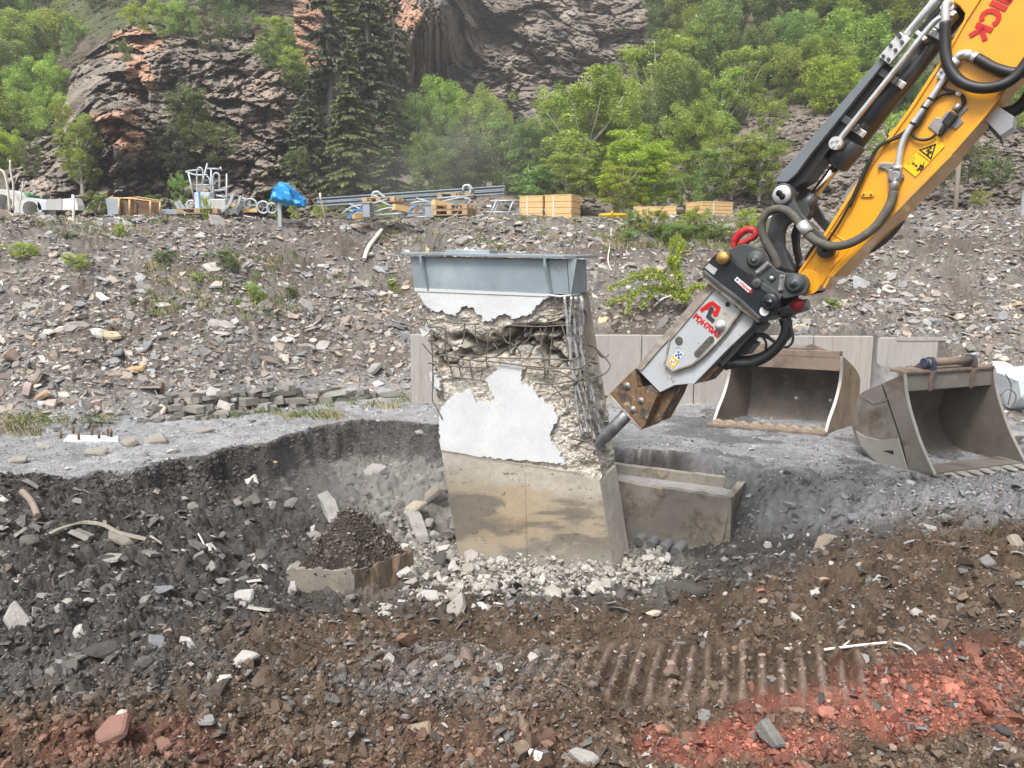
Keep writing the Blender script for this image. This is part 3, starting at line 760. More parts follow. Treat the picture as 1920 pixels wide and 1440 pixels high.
# reinforcement: each bent bar a part
RB = [  # (radius m, out m, pixel path)
    (.008, .03, [(788, 597), (820, 601), (857, 606), (900, 608)]), (.008, .03, [(790, 613), (830, 614), (838, 622), (840, 640), (845, 645)]),
    (.008, .02, [(836, 612), (835, 640), (838, 665), (848, 700), (850, 716)]), (.008, .02, [(872, 602), (871, 630), (868, 642), (866, 645)]),
    (.007, .02, [(892, 606), (893, 632), (897, 643)]), (.007, .0, [(916, 620), (913, 655), (911, 680), (917, 690)]),
    (.008, .02, [(806, 633), (811, 650), (812, 670), (812, 720), (812, 750), (820, 765), (830, 785)]),
    (.008, .04, [(795, 644), (810, 662), (820, 667), (845, 664), (900, 668), (960, 671), (1020, 672), (1070, 674), (1085, 670)]),
    (.008, .04, [(832, 666), (880, 674), (940, 679), (990, 686), (1040, 689), (1086, 690), (1108, 676)]),
    (.008, .03, [(804, 680), (840, 685), (880, 688), (916, 689)]), (.008, .02, [(842, 705), (870, 709), (909, 714)]),
    (.007, .02, [(800, 600), (808, 620), (811, 640)]), (.007, .02, [(846, 650), (838, 668), (846, 690)]),
    (.007, .01, [(859, 672), (862, 695), (866, 705)]), (.007, .01, [(880, 678), (884, 700), (885, 708)]), (.007, .01, [(905, 690), (903, 702), (901, 711)]),
    (.008, .03, [(957, 609), (980, 611), (1020, 612), (1060, 610), (1072, 615), (1078, 625), (1090, 635), (1100, 630)]),
    (.007, .02, [(958, 612), (957, 635), (955, 660), (957, 668)]), (.007, .02, [(998, 612), (992, 635), (980, 644)]),
    (.008, .0, [(942, 630), (950, 642), (965, 648), (973, 660), (976, 668)]), (.008, .0, [(924, 644), (932, 655), (934, 667)]),
    (.008, .02, [(1013, 612), (1015, 630), (1016, 655), (1022, 690), (1021, 710)]), (.008, .02, [(1025, 612), (1018, 635), (1016, 648)]),
    (.008, .02, [(1039, 610), (1035, 640), (1032, 665), (1028, 700)]), (.007, .02, [(1042, 555), (1043, 575), (1047, 579)]),
    (.008, .02, [(1020, 578), (1050, 578), (1085, 577)]), (.008, .03, [(1012, 592), (1040, 591), (1062, 585), (1080, 584), (1092, 596)]),
    (.008, .03, [(1055, 610), (1066, 650), (1068, 675)]), (.008, .05, [(988, 688), (1020, 692), (1055, 697), (1080, 712), (1094, 708), (1104, 690), (1100, 678)]),
    (.008, .04, [(1005, 718), (1040, 719), (1070, 714), (1100, 711), (1118, 706)]), (.008, .04, [(1028, 705), (1032, 716), (1045, 730), (1058, 745), (1062, 760)]),
    (.008, .05, [(1038, 738), (1060, 728), (1080, 716), (1096, 700), (1101, 685)]), (.008, .03, [(1064, 767), (1090, 768), (1110, 765), (1121, 752)]),
    (.009, .03, [(1073, 790), (1095, 797), (1117, 803)]), (.008, .02, [(1065, 818), (1080, 824), (1100, 826), (1115, 822)]),
    (.007, .02, [(985, 605), (986, 615), (984, 622)]), (.007, .05, [(1087, 570), (1096, 620), (1102, 660), (1105, 710), (1106, 720)]),
    (.007, .03, [(978, 714), (985, 702), (988, 690)])]
def wob_(pts, a, seed):
    r = random.Random(seed); return [p + Vector((r.uniform(-a, a), r.uniform(-a, a), r.uniform(-a, a))) for p in pts]
for i, (r, o_, path) in enumerate(RB):
    b = MB(); b.tube(wob_(spline([pf(u, v, o_ - .01) for u, v in path], 6), .0015, i), r, 6); b.build('rebar', M_rebar, pier)
# bars that have sprung out sideways
for i, path in enumerate([[(1088, 644, 7.9), (1112, 650, 8.0), (1128, 664, 8.0), (1143, 682, 7.95), (1140, 695, 7.9), (1125, 705, 7.8), (1098, 711, 7.6)],
                          [(1120, 660, 8.0), (1130, 670, 8.05), (1139, 668, 8.05), (1141, 664, 8.05)], [(1090, 679, 7.7), (1110, 679, 7.75), (1120, 682, 7.8)],
                          [(1100, 748, 7.5), (1118, 756, 7.5), (1134, 770, 7.45)], [(1106, 770, 7.5), (1112, 762, 7.5), (1122, 754, 7.5)], [(1124, 795, 7.5), (1128, 788, 7.5)]]):
    b = MB(); b.tube(spline([at(*p) for p in path], 6), .008, 6); b.build('rebar', M_rebar, pier)
# grey strand tendons down the torn corner
for i, (path, r) in enumerate([([(1060, 556), (1064, 600), (1070, 660), (1078, 720), (1086, 780), (1094, 815)], .017), ([(1078, 556), (1076, 600), (1078, 650), (1088, 710), (1102, 770), (1112, 815), (1118, 838)], .019),
                               ([(1086, 556), (1084, 605), (1086, 650), (1094, 700), (1108, 755), (1120, 800), (1126, 830)], .017), ([(1072, 556), (1070, 620), (1075, 690), (1094, 760), (1104, 815)], .013),
                               ([(1090, 560), (1092, 610), (1088, 640), (1096, 690), (1112, 745), (1124, 795)], .016)]):
    b = MB(); b.tube(wob_(spline([pf(u, v, .02 - .045 * (i % 3)) for u, v in path], 8), .004, 50 + i), r, 9); b.build('tendon', M_tendon, pier)
# ------------------------------------------------------------------ concrete trough beside it
M_trough = mk('muddy_trough_concrete', (.27, .25, .215), rough=.85, var=.22, nscale=2.5, c2=(.14, .125, .105), c2s=3.1, lo=.48, hi=.6, bump=.25, bscale=60, c3=(.42, .35, .25), c3s=3, lo3=.55, hi3=.72, grain=.12)
M_duct = mk('grey_duct', (.18, .185, .19), rough=.6, var=.15)
FLp, FRp, BRp, BLp = onz(1140, 900, -.24), onz(1371, 934, -.27), onz(1404, 897, -.19), onz(1120, 862, -.16)
tr = empty('concrete_trough', (FLp + BRp) / 2 + Vector((0, 0, -.7)), 'open-topped tan concrete trough half buried beside the pier foot', 'trough')
def wall(name, a, b, inw, th, drop, jag, seed, ta=.06, mat=M_trough):
    n = 60; rnd = np.random.default_rng(seed); V, Fc = [], []
    a, b = Vector(a), Vector(b); inw = Vector(inw)
    for i in range(n + 1):
        s = i / n; p = a.lerp(b, s); j = float(fbm(np.array([s * 7.0]), np.array([seed * 3.3]), 4, 3)[0]) * jag
        top = p + Vector((0, 0, min(j, .012)))
        V += [top, top + inw * th + Vector((0, 0, j * .4)), p + inw * (th + ta) + Vector((0, 0, -drop)), p + inw * ta + Vector((0, 0, -drop))]
    for i in range(n):
        k = 4 * i
        for e in range(4): Fc.append((k + e, k + (e + 1) % 4, k + 4 + (e + 1) % 4, k + 4 + e))
    m = MB(); m.add(V, Fc + [(0, 3, 2, 1), (4 * n, 4 * n + 1, 4 * n + 2, 4 * n + 3)]); return m.build(name, mat, tr)
fd = (FRp - FLp).normalized(); bd = (BRp - FRp).normalized()
wall('front_wall', FLp, FRp, bd, .07, .72, .022, 3, .05)
wall('end_wall', FRp + bd * .004, BRp, -fd, .08, .72, .02, 4, .10)
wall('rear_wall', BLp, BRp + fd * .0, -bd, .06, .6, .02, 5, .0)
fl_ = MB(); fl_.quad(*[p + Vector((0, 0, dz_)) for p, dz_ in ((FLp, -.05), (FRp - fd * .05, -.05), (BRp - fd * .05, -.13), (BLp, -.13))]); fl_.build('floor', mk('dusty_fill', (.30, .295, .285), rough=.95, var=.3, nscale=9, bump=.9, bscale=40, grain=.3), tr)
for i, (u, v) in enumerate([(1200, 1012), (1222, 1019), (1246, 1026), (1270, 1031)]):
    c = pf(u, v, 0); dmb = MB(); o = onplane(u, v, FLp + bd * .06, Vector((bd.x, bd.y, 0)).normalized())
    for k in range(9): dmb.lathe(o - bd * .05 + bd * (.03 * k), bd, [(0, .055), (.008, .062), (.02, .062), (.028, .055)], 14)
    dmb.build('duct', M_duct, tr)
# ------------------------------------------------------------------ snapped concrete footing with soil on it
M_block = mk('stained_block_concrete', (.24, .22, .185), rough=.9, var=.25, nscale=4, c2=(.10, .085, .07), c2s=3.2, lo=.48, hi=.62, stretch=(1, 1, .45), bump=.4, bscale=50, c3=(.38, .355, .31), c3s=6, lo3=.6, hi3=.7)
M_rustblock = mk('rusty_block_side', (.17, .12, .08), rough=.9, var=.3, nscale=5, c2=(.055, .045, .04), c2s=4, lo=.45, hi=.62, stretch=(1, 1, .3), bump=.5, bscale=50, c3=(.28, .20, .13), c3s=5, lo3=.56, hi3=.66)
def jag_panel(name, a, b, dz, thick, mat, par, seed, jag=.05):
    n = 40; m = MB(); V = []; Fc = []
    a, b = Vector(a), Vector(b); nrm = (b - a).cross(Vector((0, 0, 1))).normalized()
    for i in range(n + 1):
        s = i / n; p = a.lerp(b, s); j = float(facets(np.array([s * 9.0]), np.array([seed + .3]), seed)[0][0]) * jag
        bul = .012 * float(fbm(np.array([s * 5.0]), np.array([seed * 1.7]), 2, 9)[0])
        V += [p + Vector((0, 0, j)) + nrm * bul, p + Vector((0, 0, j + .015)) - nrm * thick, p + Vector((0, 0, -dz)) - nrm * thick, p + Vector((0, 0, -dz)) + nrm * bul]
    for i in range(n):
        k = 4 * i
        for e in range(4): Fc.append((k + e, k + (e + 1) % 4, k + 4 + (e + 1) % 4, k + 4 + e))
    m.add(V, Fc + [(0, 3, 2, 1), (4 * n, 4 * n + 1, 4 * n + 2, 4 * n + 3)]); return m.build(name, mat, par)
ba, bb_, bc_ = onz(536, 1066, -.52), onz(664, 1071, -.50), onz(776, 1032, -.46)
blk = empty('broken_footing', (bb_.x, bb_.y + .2, -.85), 'snapped square concrete footing with rust-stained side, heaped with soil', 'footing')
jag_panel('pale_side', ba, bb_, .36, .12, M_block, blk, 5, .03)
jag_panel('rusty_side', bb_ + (bc_ - bb_).normalized() * .004 + Vector((0, 0, -.005)), bc_, .40, .12, M_rustblock, blk, 9, .04)
bd4 = ba + (bc_ - bb_)
cm = MB(); cm.prism([p + Vector((0, 0, -.07)) for p in (ba.lerp(bd4, .05), bb_.lerp((ba + bc_) / 2, .12), bc_.lerp(bd4, .05), bd4)], (0, 0, -.3)); cm.build('core', M_block, blk)
# soil heap on the footing
hn = 150; hu, hv = np.meshgrid(np.linspace(-1, 1, hn), np.linspace(-1, 1, hn))
e_a, e_b = (bb_ - ba) / 2, (bc_ - bb_) / 2; hc_ = (ba + bc_) / 2
wobx = .05 * fbm(hu * 3, hv * 3, 3, 600)
hxx = hc_.x + e_a.x * (hu * .97 + wobx) + e_b.x * (hv * .97 + wobx); hyy = hc_.y + e_a.y * hu * .97 + e_b.y * hv * .97
hf = np.clip(1 - np.maximum(np.abs(hu), np.abs(hv)) ** 1.15 * .8 - .2 * (hu ** 2 + hv ** 2), 0, 1)
hzz = -.56 + .07 * (hv + 1) / 2 + .46 * hf ** .85 * (1 + .25 * fbm(hxx * 3, hyy * 3, 3, 601)) + .05 * fbm(hxx * 5, hyy * 5, 4, 603) + .022 * facets(hxx * 22, hyy * 22, 605, 1.2)[0] + .014 * facets(hxx * 55, hyy * 55, 607, 1.2)[0]
hcol = np.array([.062, .052, .044]) * (1 + .5 * fbm(hxx * 12, hyy * 12, 4, 609))[..., None]
hcol = hcol + (sstep(.35, .6, fbm(hxx * 26, hyy * 26, 3, 611)) * .1)[..., None]
HEAP = (hxx, hyy, hzz)
tag(grid_mesh('soil_heap', hxx, hyy, hzz, M_ground, np.clip(hcol, .01, .6), smooth=True), kind='stuff')
# ------------------------------------------------------------------ precast retaining wall panels
M_panel = mk('panel_concrete', (.36, .345, .325), rough=.85, var=.12, nscale=1.2, c2=(.29, .26, .235), c2s=2.2, lo=.5, hi=.7, stretch=(4, 1, .6), bump=.1, bscale=50, c3=(.50, .48, .455), c3s=6, lo3=.56, hi3=.72, grain=.07)
M_panel2 = mk('rust_streaked_panel_concrete', (.36, .335, .31), rough=.85, var=.12, nscale=1.2, c2=(.27, .21, .16), c2s=4, lo=.55, hi=.72, stretch=(8, 1, .4), bump=.1, bscale=50, c3=(.5, .48, .45), c3s=6, lo3=.58, hi3=.74, grain=.07)
PE = [770, 882, 992, 1102, 1202, 1302, 1412, 1522, 1634, 1641, 1757]
names = ['leftmost retaining wall panel, showing left of the white pier', 'retaining wall panel hidden behind the left of the pier', 'retaining wall panel behind the right of the pier',
         'retaining wall panel directly right of the broken pier', 'retaining wall panel behind the nose of the breaker', 'retaining wall panel below the middle of the breaker', 'retaining wall panel behind the breaker hoses', 'rust-streaked retaining wall panel behind the toothed bucket', None, 'separate retaining wall panel right of the gap, behind both buckets']
def wx(u, Y=WALL_Y): return at(u, 700, Y).x
M_cutstep = None
pw_ = 0
for i in range(len(PE) - 1):
    if names[i] is None: continue
    y0 = WALL_Y + (.02 if i % 2 else .0) + (.12 if i == 9 else 0); k = y0 / WALL_Y
    x0, x1 = wx(PE[i], y0) + .006, wx(PE[i + 1], y0) - .006
    zt = at(1200, 622.5 + (PE[i] - 1100) * .006 if i < 9 else 628, y0).z
    if i < 3: zt -= .01
    rt = empty('wall_panel', ((x0 + x1) / 2, y0, -.05), names[i], 'wall panel', 'precast concrete panels of the retaining wall')
    m = MB(); m.box(((x0 + x1) / 2, y0 + .06, (zt - .1) / 2 - .05), x1 - x0, .12, zt + .1)
    m.build('panel', M_panel2 if i in (7,) else M_panel, rt, bevel=.008)
    if i == 9:
        m = MB(); m.box(((x0 + x1) / 2 + .2, y0 - .006, zt - .06), .8, .012, .06); m.build('top_recess', M_panel2, rt)
    m = MB(); m.box(((x0 + x1) / 2, y0 - .02, -.03), x1 - x0 - .01, .1, .06); m.build('foot', M_panel, rt)
# ------------------------------------------------------------------ excavator arm, traced in its own upright plane that swings towards the camera on the right
A_ARM = math.radians(-38)
AE = Vector((math.cos(A_ARM), math.sin(A_ARM), 0)); AN = Vector((math.sin(A_ARM), -math.cos(A_ARM), 0))   # along, and out towards the camera
AP0 = at(1122, 833, 7.5)
def ap(u, v, out=0.0): return onplane(u, v, AP0, AN) + AN * out
def apl(pts, out=0.0): return [ap(u, v, out) for u, v in pts]
def aps(pts, out=0.0, n=6): return spline([ap(p[0], p[1], p[2] if len(p) > 2 else out) for p in pts], n)
M_yel = mk('arm_yellow_paint', (.80, .36, .012), rough=.38, var=.05, nscale=2.5, c2=(.50, .27, .06), c2s=3.0, lo=.52, hi=.80, c3=(.22, .14, .06), c3s=20, lo3=.645, hi3=.72, bump=.015, bscale=30, coat=.25)
M_dgrey = mk('dark_grey_paint', (.055, .062, .066), rough=.45, var=.18, nscale=5, c2=(.11, .11, .105), c2s=6, lo=.58, hi=.76, bump=.05, bscale=60)
M_guard = mk('slate_grey_paint', (.15, .175, .195), rough=.35, var=.08, nscale=3, coat=.2)
M_chrome = mk('chrome_rod', (.62, .58, .55), rough=.18, metal=1.0, var=.08)
M_galv = mk('galvanised_steel', (.60, .61, .62), rough=.42, metal=.55, var=.14, nscale=16, bump=.03)
M_zinc = mk('cast_zinc', (.30, .30, .30), rough=.5, metal=.6, var=.25, nscale=14, bump=.1, bscale=90)
M_hose = mk('black_rubber', (.014, .014, .015), rough=.5, var=.25, nscale=14, bump=.04)
M_hoseg = mk('muddy_grey_hose', (.085, .082, .07), rough=.75, var=.3, nscale=18, c2=(.14, .12, .085), c2s=12, lo=.5, hi=.65, bump=.25, bscale=160)
M_black = mk('black_paint', (.014, .017, .022), rough=.35, var=.3, nscale=6, c2=(.10, .085, .06), c2s=5, lo=.6, hi=.8, bump=.05, bscale=60)
M_redp = mk('red_paint', (.42, .015, .02), rough=.45, var=.2, nscale=12, c2=(.20, .05, .04), c2s=9, lo=.55, hi=.7)
M_letter = mk('red_lettering', (.55, .010, .012), rough=.4, var=.05)
M_dlet = mk('charcoal_lettering', (.035, .04, .045), rough=.4, var=.05)
M_ltgrey = mk('breaker_grey_paint', (.43, .46, .485), rough=.45, var=.09, nscale=4, c2=(.33, .28, .20), c2s=3.0, lo=.52, hi=.76, c3=(.22, .14, .075), c3s=15, lo3=.61, hi3=.68, bump=.05, bscale=60)
M_edge = mk('worn_breaker_edge', (.25, .215, .18), rough=.65, var=.3, nscale=10, c2=(.40, .38, .34), c2s=7, lo=.5, hi=.65, bump=.15)
M_rust = mk('rusty_worn_steel', (.20, .12, .062), rough=.75, metal=.15, var=.35, nscale=9, c2=(.045, .04, .036), c2s=9, lo=.47, hi=.6, c3=(.44, .38, .28), c3s=12, lo3=.56, hi3=.68, bump=.3, bscale=80)
M_tool = mk('worn_tool_steel', (.20, .215, .225), rough=.42, metal=.7, var=.3, nscale=9, c2=(.34, .33, .31), c2s=6, lo=.5, hi=.68, bump=.1, bscale=60)
M_white = mk('white_label', (.75, .75, .74), rough=.5, var=.04)
M_stick = mk('yellow_warning_sticker', (.85, .52, .01), rough=.4, var=.03)
M_ink_shade = mk('black_ink_and_shade', (.012, .012, .012), rough=.5, var=.02)  # print and black marks, also the painted shade inside the cylinder guard
M_blue = mk('blue_ink', (.03, .10, .42), rough=.5, var=.02)
arm = empty('excavator', ap(1750, 300), 'yellow excavator stick with grey hydraulic cylinder and quick coupler reaching in from the top right', 'excavator')
TH = .42
STK = [(1497, 508), (1543, 441), (1620, 320), (1661, 263), (1706, 200), (1745, 140), (1770, 103), (1779, 86), (1795, 57), (1807, 37), (1809, 25), (1800, 12), (1786, 2), (1779, -20), (1840, -150), (1930, -400), (2230, -400), (2010, 30), (1920, 121), (1893, 155), (1842, 222), (1784, 290), (1640, 420), (1561, 503), (1541, 535), (1526, 546), (1508, 546), (1497, 530)]
m = MB(); m.prism(apl(STK, 0), -AN * TH); stick = m.build('stick', M_yel, arm, bevel=.008)
def rim(path, w, h, name='weld_rim', mat=M_yel, par=None, inn=True):
    r = MB(); ribbon(r, apl(path, 0), w, AN, h); return r.build(name, mat, par or stick, bevel=.003)
rim([(1499, 512), (1546, 446), (1623, 325), (1664, 268), (1709, 205), (1748, 145), (1773, 107), (1782, 90), (1810, 40), (1850, -22), (1900, -100)], .018, .014)
rim([(1545, 540), (1562, 508), (1640, 421), (1784, 288), (1842, 222), (1893, 155), (1920, 122), (2005, 34)], .022, .014)
r = MB(); r.prism(apl([(1552, 517), (1640, 428), (1778, 290), (1782, 280), (1787, 284), (1786, 292), (1645, 436), (1562, 520)], .02), -AN * (TH + .04)); r.build('wear_strip', M_yel, stick, bevel=.004)
rim([(1556, 433), (1588, 455)], .012, .006)
r = MB(); r.prism(apl([(1614, 365), (1617, 361), (1637, 361), (1640, 365), (1637, 370), (1617, 370)], 0), AN * .014); r.build('bolt_lug', M_yel, stick, bevel=.002)
for u in (1620, 1634):
    r = MB(); r.cyl(ap(u, 365.5, .012), ap(u, 365.5, .019), .008, 8); r.build('bolt', M_dgrey, stick)
r = MB(); r.cyl(ap(1553, 468, -.0), ap(1553, 468, .012), .085, 24); r.build('pin_boss', M_yel, stick, bevel=.003)
r = MB(); r.cyl(ap(1515, 530, .0), ap(1515, 530, .01), .10, 24); r.build('tip_boss', M_yel, stick, bevel=.003)
r = MB(); r.prism(apl([(1662, 250), (1674, 238), (1680, 243), (1668, 258)], -.04), -AN * .05); r.build('cable_bracket', M_yel, stick, bevel=.003)
# lettering on the stick: ... I C K
dirr = (ap(1680, 68) - ap(1757, -60)).normalized()
def letter_strokes(strokes, w, name, mat, par, out=.004, th=.003):
    g = MB()
    for st in strokes: ribbon(g, apl(st, out), w, AN, th)
    return g.build(name, mat, par)
C2 = lambda x, y: (1660 + x / 7.2, y / 7.2)
letter_strokes([[C2(1425, 33), C2(1635, 125)]], .0315, 'letter', M_letter, arm)
letter_strokes([[C2(1480, -55), C2(1690, 38)], [C2(1690, 38), C2(1530, -120)], [C2(1530, -120), C2(1740, -28)]], .0315, 'letter', M_letter, arm)
cc = [C2(*p) for p in [(1310, 283), (1300, 250), (1310, 215), (1335, 180), (1375, 155), (1425, 146), (1475, 155), (1515, 180), (1535, 212), (1532, 250), (1515, 285), (1490, 315), (1452, 335)]]
letter_strokes([[tuple(p[:]) for p in cc]], .030, 'letter', M_letter, arm)
letter_strokes([[C2(1228, 330), C2(1445, 412)], [C2(1335, 372), C2(1140, 487)], [C2(1300, 395), C2(1350, 545)]], .031, 'letter', M_letter, arm)
# warning stickers
r = MB(); r.prism(apl([(1757, 257), (1772, 274), (1744, 303), (1720, 284)], .006), AN * .002); r.build('warning_sticker', M_stick, arm)
r = MB(); r.prism(apl([(1718.5, 285.5), (1743, 305), (1717, 332), (1693, 312)], .006), AN * .002); ws = r.build('warning_sticker', M_stick, arm)
g = MB()
C4 = lambda x, y: (1640 + x / 5.143, 140 + y / 5.143)
ribbon(g, apl([C4(440, 727), C4(588, 675), C4(545, 810), C4(440, 727), C4(588, 675)], .009), .009, AN, .002)
for st, w in (([(500, 740), (525, 730), (520, 770)], .012), ([(515, 722), (520, 716)], .016), ([(535, 715), (548, 700)], .016), ([(540, 760), (547, 738)], .016), ([(520, 770), (505, 765)], .01), ([(520, 770), (515, 785)], .01)):
    ribbon(g, apl([C4(*p) for p in st], .009), w, AN, .002)
for st, w in (([(370, 855), (408, 882)], .006), ([(372, 866), (370, 852), (384, 852)], .007), ([(394, 884), (409, 884), (408, 870)], .007), ([(472, 857), (480, 857)], .018), ([(455, 870), (440, 895), (412, 925)], .014), ([(465, 875), (462, 905), (440, 925)], .012), ([(440, 868), (478, 890)], .009)):
    ribbon(g, apl([C4(*p) for p in st], .009), w, AN, .002)
ribbon(g, apl([C4(375, 795), C4(390, 810), C4(335, 868), C4(318, 852), C4(375, 795)], .0085), .0022, AN, .001)
g.build('warning_symbols', M_ink_shade, arm)
# ---- cylinder with its guard
def axis_pt(a, b, s): return (a[0] + (b[0] - a[0]) * s, a[1] + (b[1] - a[1]) * s)
cyl_a, cyl_b = (1574, 282), (1770, 28)
OC = -.20
g = MB(); g.tube([ap(*cyl_a, OC), ap(1790, 2, OC)], .082, 22); cyl = g.build('cylinder_barrel', M_guard, arm)
M_barrel = mk('dark_barrel_paint', (.045, .052, .062), rough=.32, var=.12, nscale=4, coat=.2); cyl.data.materials[0] = M_barrel
g = MB(); g.tube([ap(1553, 309, OC), ap(1556, 305, OC), ap(1571, 286, OC), ap(1588, 264, OC), ap(1591, 260, OC)], [.07, .094, .1, .1, .086], 20); g.build('gland', M_barrel, arm)
g = MB(); g.cyl(ap(1490, 392, OC), ap(1562, 297, OC), .036, 16); g.build('cylinder_rod', M_chrome, arm)
g = MB(); g.tube([ap(1490, 392, OC), ap(1502, 376, OC), ap(1512, 363, OC)], [.065, .06, .05], 14); g.cyl(ap(1487, 396, OC + .07), ap(1487, 396, OC - .07), .085, 16); g.build('rod_end', M_dgrey, arm)
for c in ((1604, 243), (1678, 150), (1748, 57)):
    d = (ap(*cyl_b, OC) - ap(*cyl_a, OC)).normalized(); p = ap(c[0], c[1], OC)
    g = MB(); g.lathe(p - d * .022, d, [(0, .086), (0, .092), (.044, .092), (.044, .086)], 22); g.build('clamp_band', M_galv, arm)
    g = MB()
    for k in (-1, 0, 1): g.box(p + AN * .098 + d.cross(AN) * .03 * k * 1.0, .03, .045, .022, (d.cross(AN), d, AN))
    g.box(p + AN * .092, .11, .05, .02, (d.cross(AN), d, AN)); g.build('clamp_bolt_block', M_galv, arm, bevel=.003)
g = MB(); g.tube(aps([(1567, 268, .0), (1569, 266, -.03), (1580, 250, -.035), (1660, 150, -.035), (1740, 50, -.035), (1765, 30, -.03)], n=4), .022, 10); g.build('pressure_pipe', M_galv, arm)
g = MB(); g.cyl(ap(1566, 268, -.09), ap(1566, 268, .0), .05, 14)
for k in range(4):
    a = k * math.pi / 2 + .6; g.cyl(ap(1566 + 7 * math.cos(a), 268 + 7 * math.sin(a), -.02), ap(1566 + 7 * math.cos(a), 268 + 7 * math.sin(a), .012), .011, 6)
g.build('pipe_flange', M_galv, arm)
# guard: U-shaped hood over the rod
og = -.02
GO = [(1448, 341), (1470, 318), (1548, 228), (1648, 108), (1668, 121), (1566, 252), (1510, 332), (1497, 344), (1475, 353), (1453, 356)]
g = MB(); g.prism(apl([(1448, 341), (1648, 108), (1659, 114), (1560, 237), (1516, 292), (1492, 325), (1474, 341)], og), -AN * .36)
g.build('cylinder_guard', M_guard, arm, bevel=.006)
g = MB(); g.prism(apl([(1451, 342), (1474, 341), (1494, 325), (1516, 292), (1560, 237), (1658, 115), (1667, 121), (1560, 262), (1505, 338), (1480, 352), (1453, 362)], og - .06), -AN * .25); g.build('guard_inside_shade', M_ink_shade, arm)  # solid black fill paints the shade inside the hood
for c in ((1590, 228), (1661, 140)):
    g = MB(); d = (ap(*cyl_b, OC) - ap(*cyl_a, OC)).normalized(); q = d.cross(AN)
    g.box(ap(c[0], c[1], -.06), .16, .05, .03, (q, d, AN)); g.build('guard_strut', M_dgrey, arm, bevel=.003)
g = MB(); PLT = [(1648, 107), (1687, 60), (1708, 73), (1668, 121)]
g.prism(apl(PLT, .01), -AN * .05); g.build('bolted_plate', M_galv, arm, bevel=.003)
for p in ((1657, 106), (1671, 86), (1685, 65), (1692, 80), (1680, 95), (1667, 112), (1688, 69)):
    g = MB(); g.cyl(ap(*p, .008), ap(*p, .028), .013, 8); g.build('bolt', M_dgrey, arm)
g = MB(); g.tube([ap(1698, 68, -.03), ap(1760, -8, -.03), ap(1790, -45, -.03)], .020, 8); g.build('slide_rail', M_galv, arm)
g = MB(); d = (ap(1760, -8, -.08) - ap(1698, 68, -.08)).normalized(); g.box((ap(1694, 60, -.08) + ap(1790, -58, -.08)) / 2, .035, (ap(1694, 60) - ap(1790, -58)).length, .03, (d.cross(AN), d, AN)); g.build('slide_rail', M_galv, arm)
g = MB(); g.box((ap(1708, 66, -.12) + ap(1800, -48, -.12)) / 2, .03, (ap(1708, 66) - ap(1800, -48)).length, .03, (d.cross(AN), d, AN)); g.build('slide_rail', M_dgrey, arm)
g = MB(); g.prism(apl([(1713, 60), (1720, 55), (1738, 70), (1730, 76)], -.02), -AN * .1); g.build('slide_clamp', M_galv, arm, bevel=.004)
# top end fitting
g = MB(); g.prism(apl([(1750, 50), (1783, 12), (1794, 22), (1766, 56)], -.02), -AN * .12); g.build('end_fitting', M_galv, arm, bevel=.006)
for p in ((1768, 14), (1784, 14), (1786, 25), (1771, 27)):
    g = MB(); g.cyl(ap(*p, -.03), ap(*p, .012), .018, 10); g.build('bolt', M_galv, arm)
g = MB(); g.tube(aps([(1786, 8, -.05), (1780, 4, .0), (1775, 8, .02), (1774, 25, .025), (1774, 47, .03)]), [.03] * 13 + [.033] * 12, 12) if False else g.tube(aps([(1786, 10, -.05), (1779, 6, .01), (1774.5, 12, .03), (1774, 30, .035), (1774, 47, .035)]), .028, 12); g.build('hose_fitting', M_galv, arm)
g = MB(); g.tube(aps([(1774, 44, .035), (1774, 75, .04), (1776, 105, .05), (1784, 132, .06), (1800, 153, .07), (1822, 165, .08), (1848, 169, .08), (1875, 165, .08), (1900, 152, .07), (1920, 130, .06), (1940, 100, .05)]), .038, 14); g.build('thick_black_hose', M_hose, arm)
# second pressure line: block, pipe, elbow, hose
g = MB(); g.tube(aps([(1788, 122, .03), (1794, 112, .035), (1802, 105, .04), (1812, 103, .04), (1824, 108, .04), (1834, 112, .04)]), .026, 12); g.build('pipe_elbow', M_galv, arm)
g = MB(); g.tube([ap(1783, 128, .03), ap(1787, 122, .03), ap(1794, 113, .03)], [.03, .04, .04], 10); g.build('elbow_nut', M_galv, arm)
g = MB(); g.tube([ap(1812, 103, .04), ap(1823, 107, .04)], .031, 10); g.tube([ap(1825, 108, .04), ap(1834, 112, .04)], .035, 10); g.build('hose_ferrule', M_galv, arm)
g = MB(); g.tube(aps([(1833, 111, .04), (1845, 118, .045), (1862, 128, .05), (1885, 136, .05), (1905, 139, .05), (1935, 137, .05)]), .036, 12); g.build('thick_black_hose', M_hose, arm)
g = MB(); g.tube(aps([(1810, 106, .01), (1825, 103, .02), (1840, 110, .03), (1850, 118, .04), (1870, 138, .03), (1890, 141, .03), (1915, 142, .03)]), .018, 8); g.build('thin_black_hose', M_hose, arm)
g = MB(); g.prism(apl([(1757, 145), (1766, 131), (1779, 139), (1769, 155)], .0), AN * .06); g.build('pipe_clamp', M_galv, arm, bevel=.004)
for p in ((1768, 137), (1761, 147)):
    g = MB(); g.cyl(ap(*p, .05), ap(*p, .075), .011, 8); g.build('bolt', M_zinc, arm)
g = MB(); g.tube(aps([(1774, 142, .035), (1766, 157, .035), (1745, 190, .035), (1722, 222, .035), (1703, 250, .035), (1693, 272, .035), (1688, 295, .035), (1685, 316, .035)], n=5), .0235, 12); g.build('pressure_pipe', M_galv, arm)
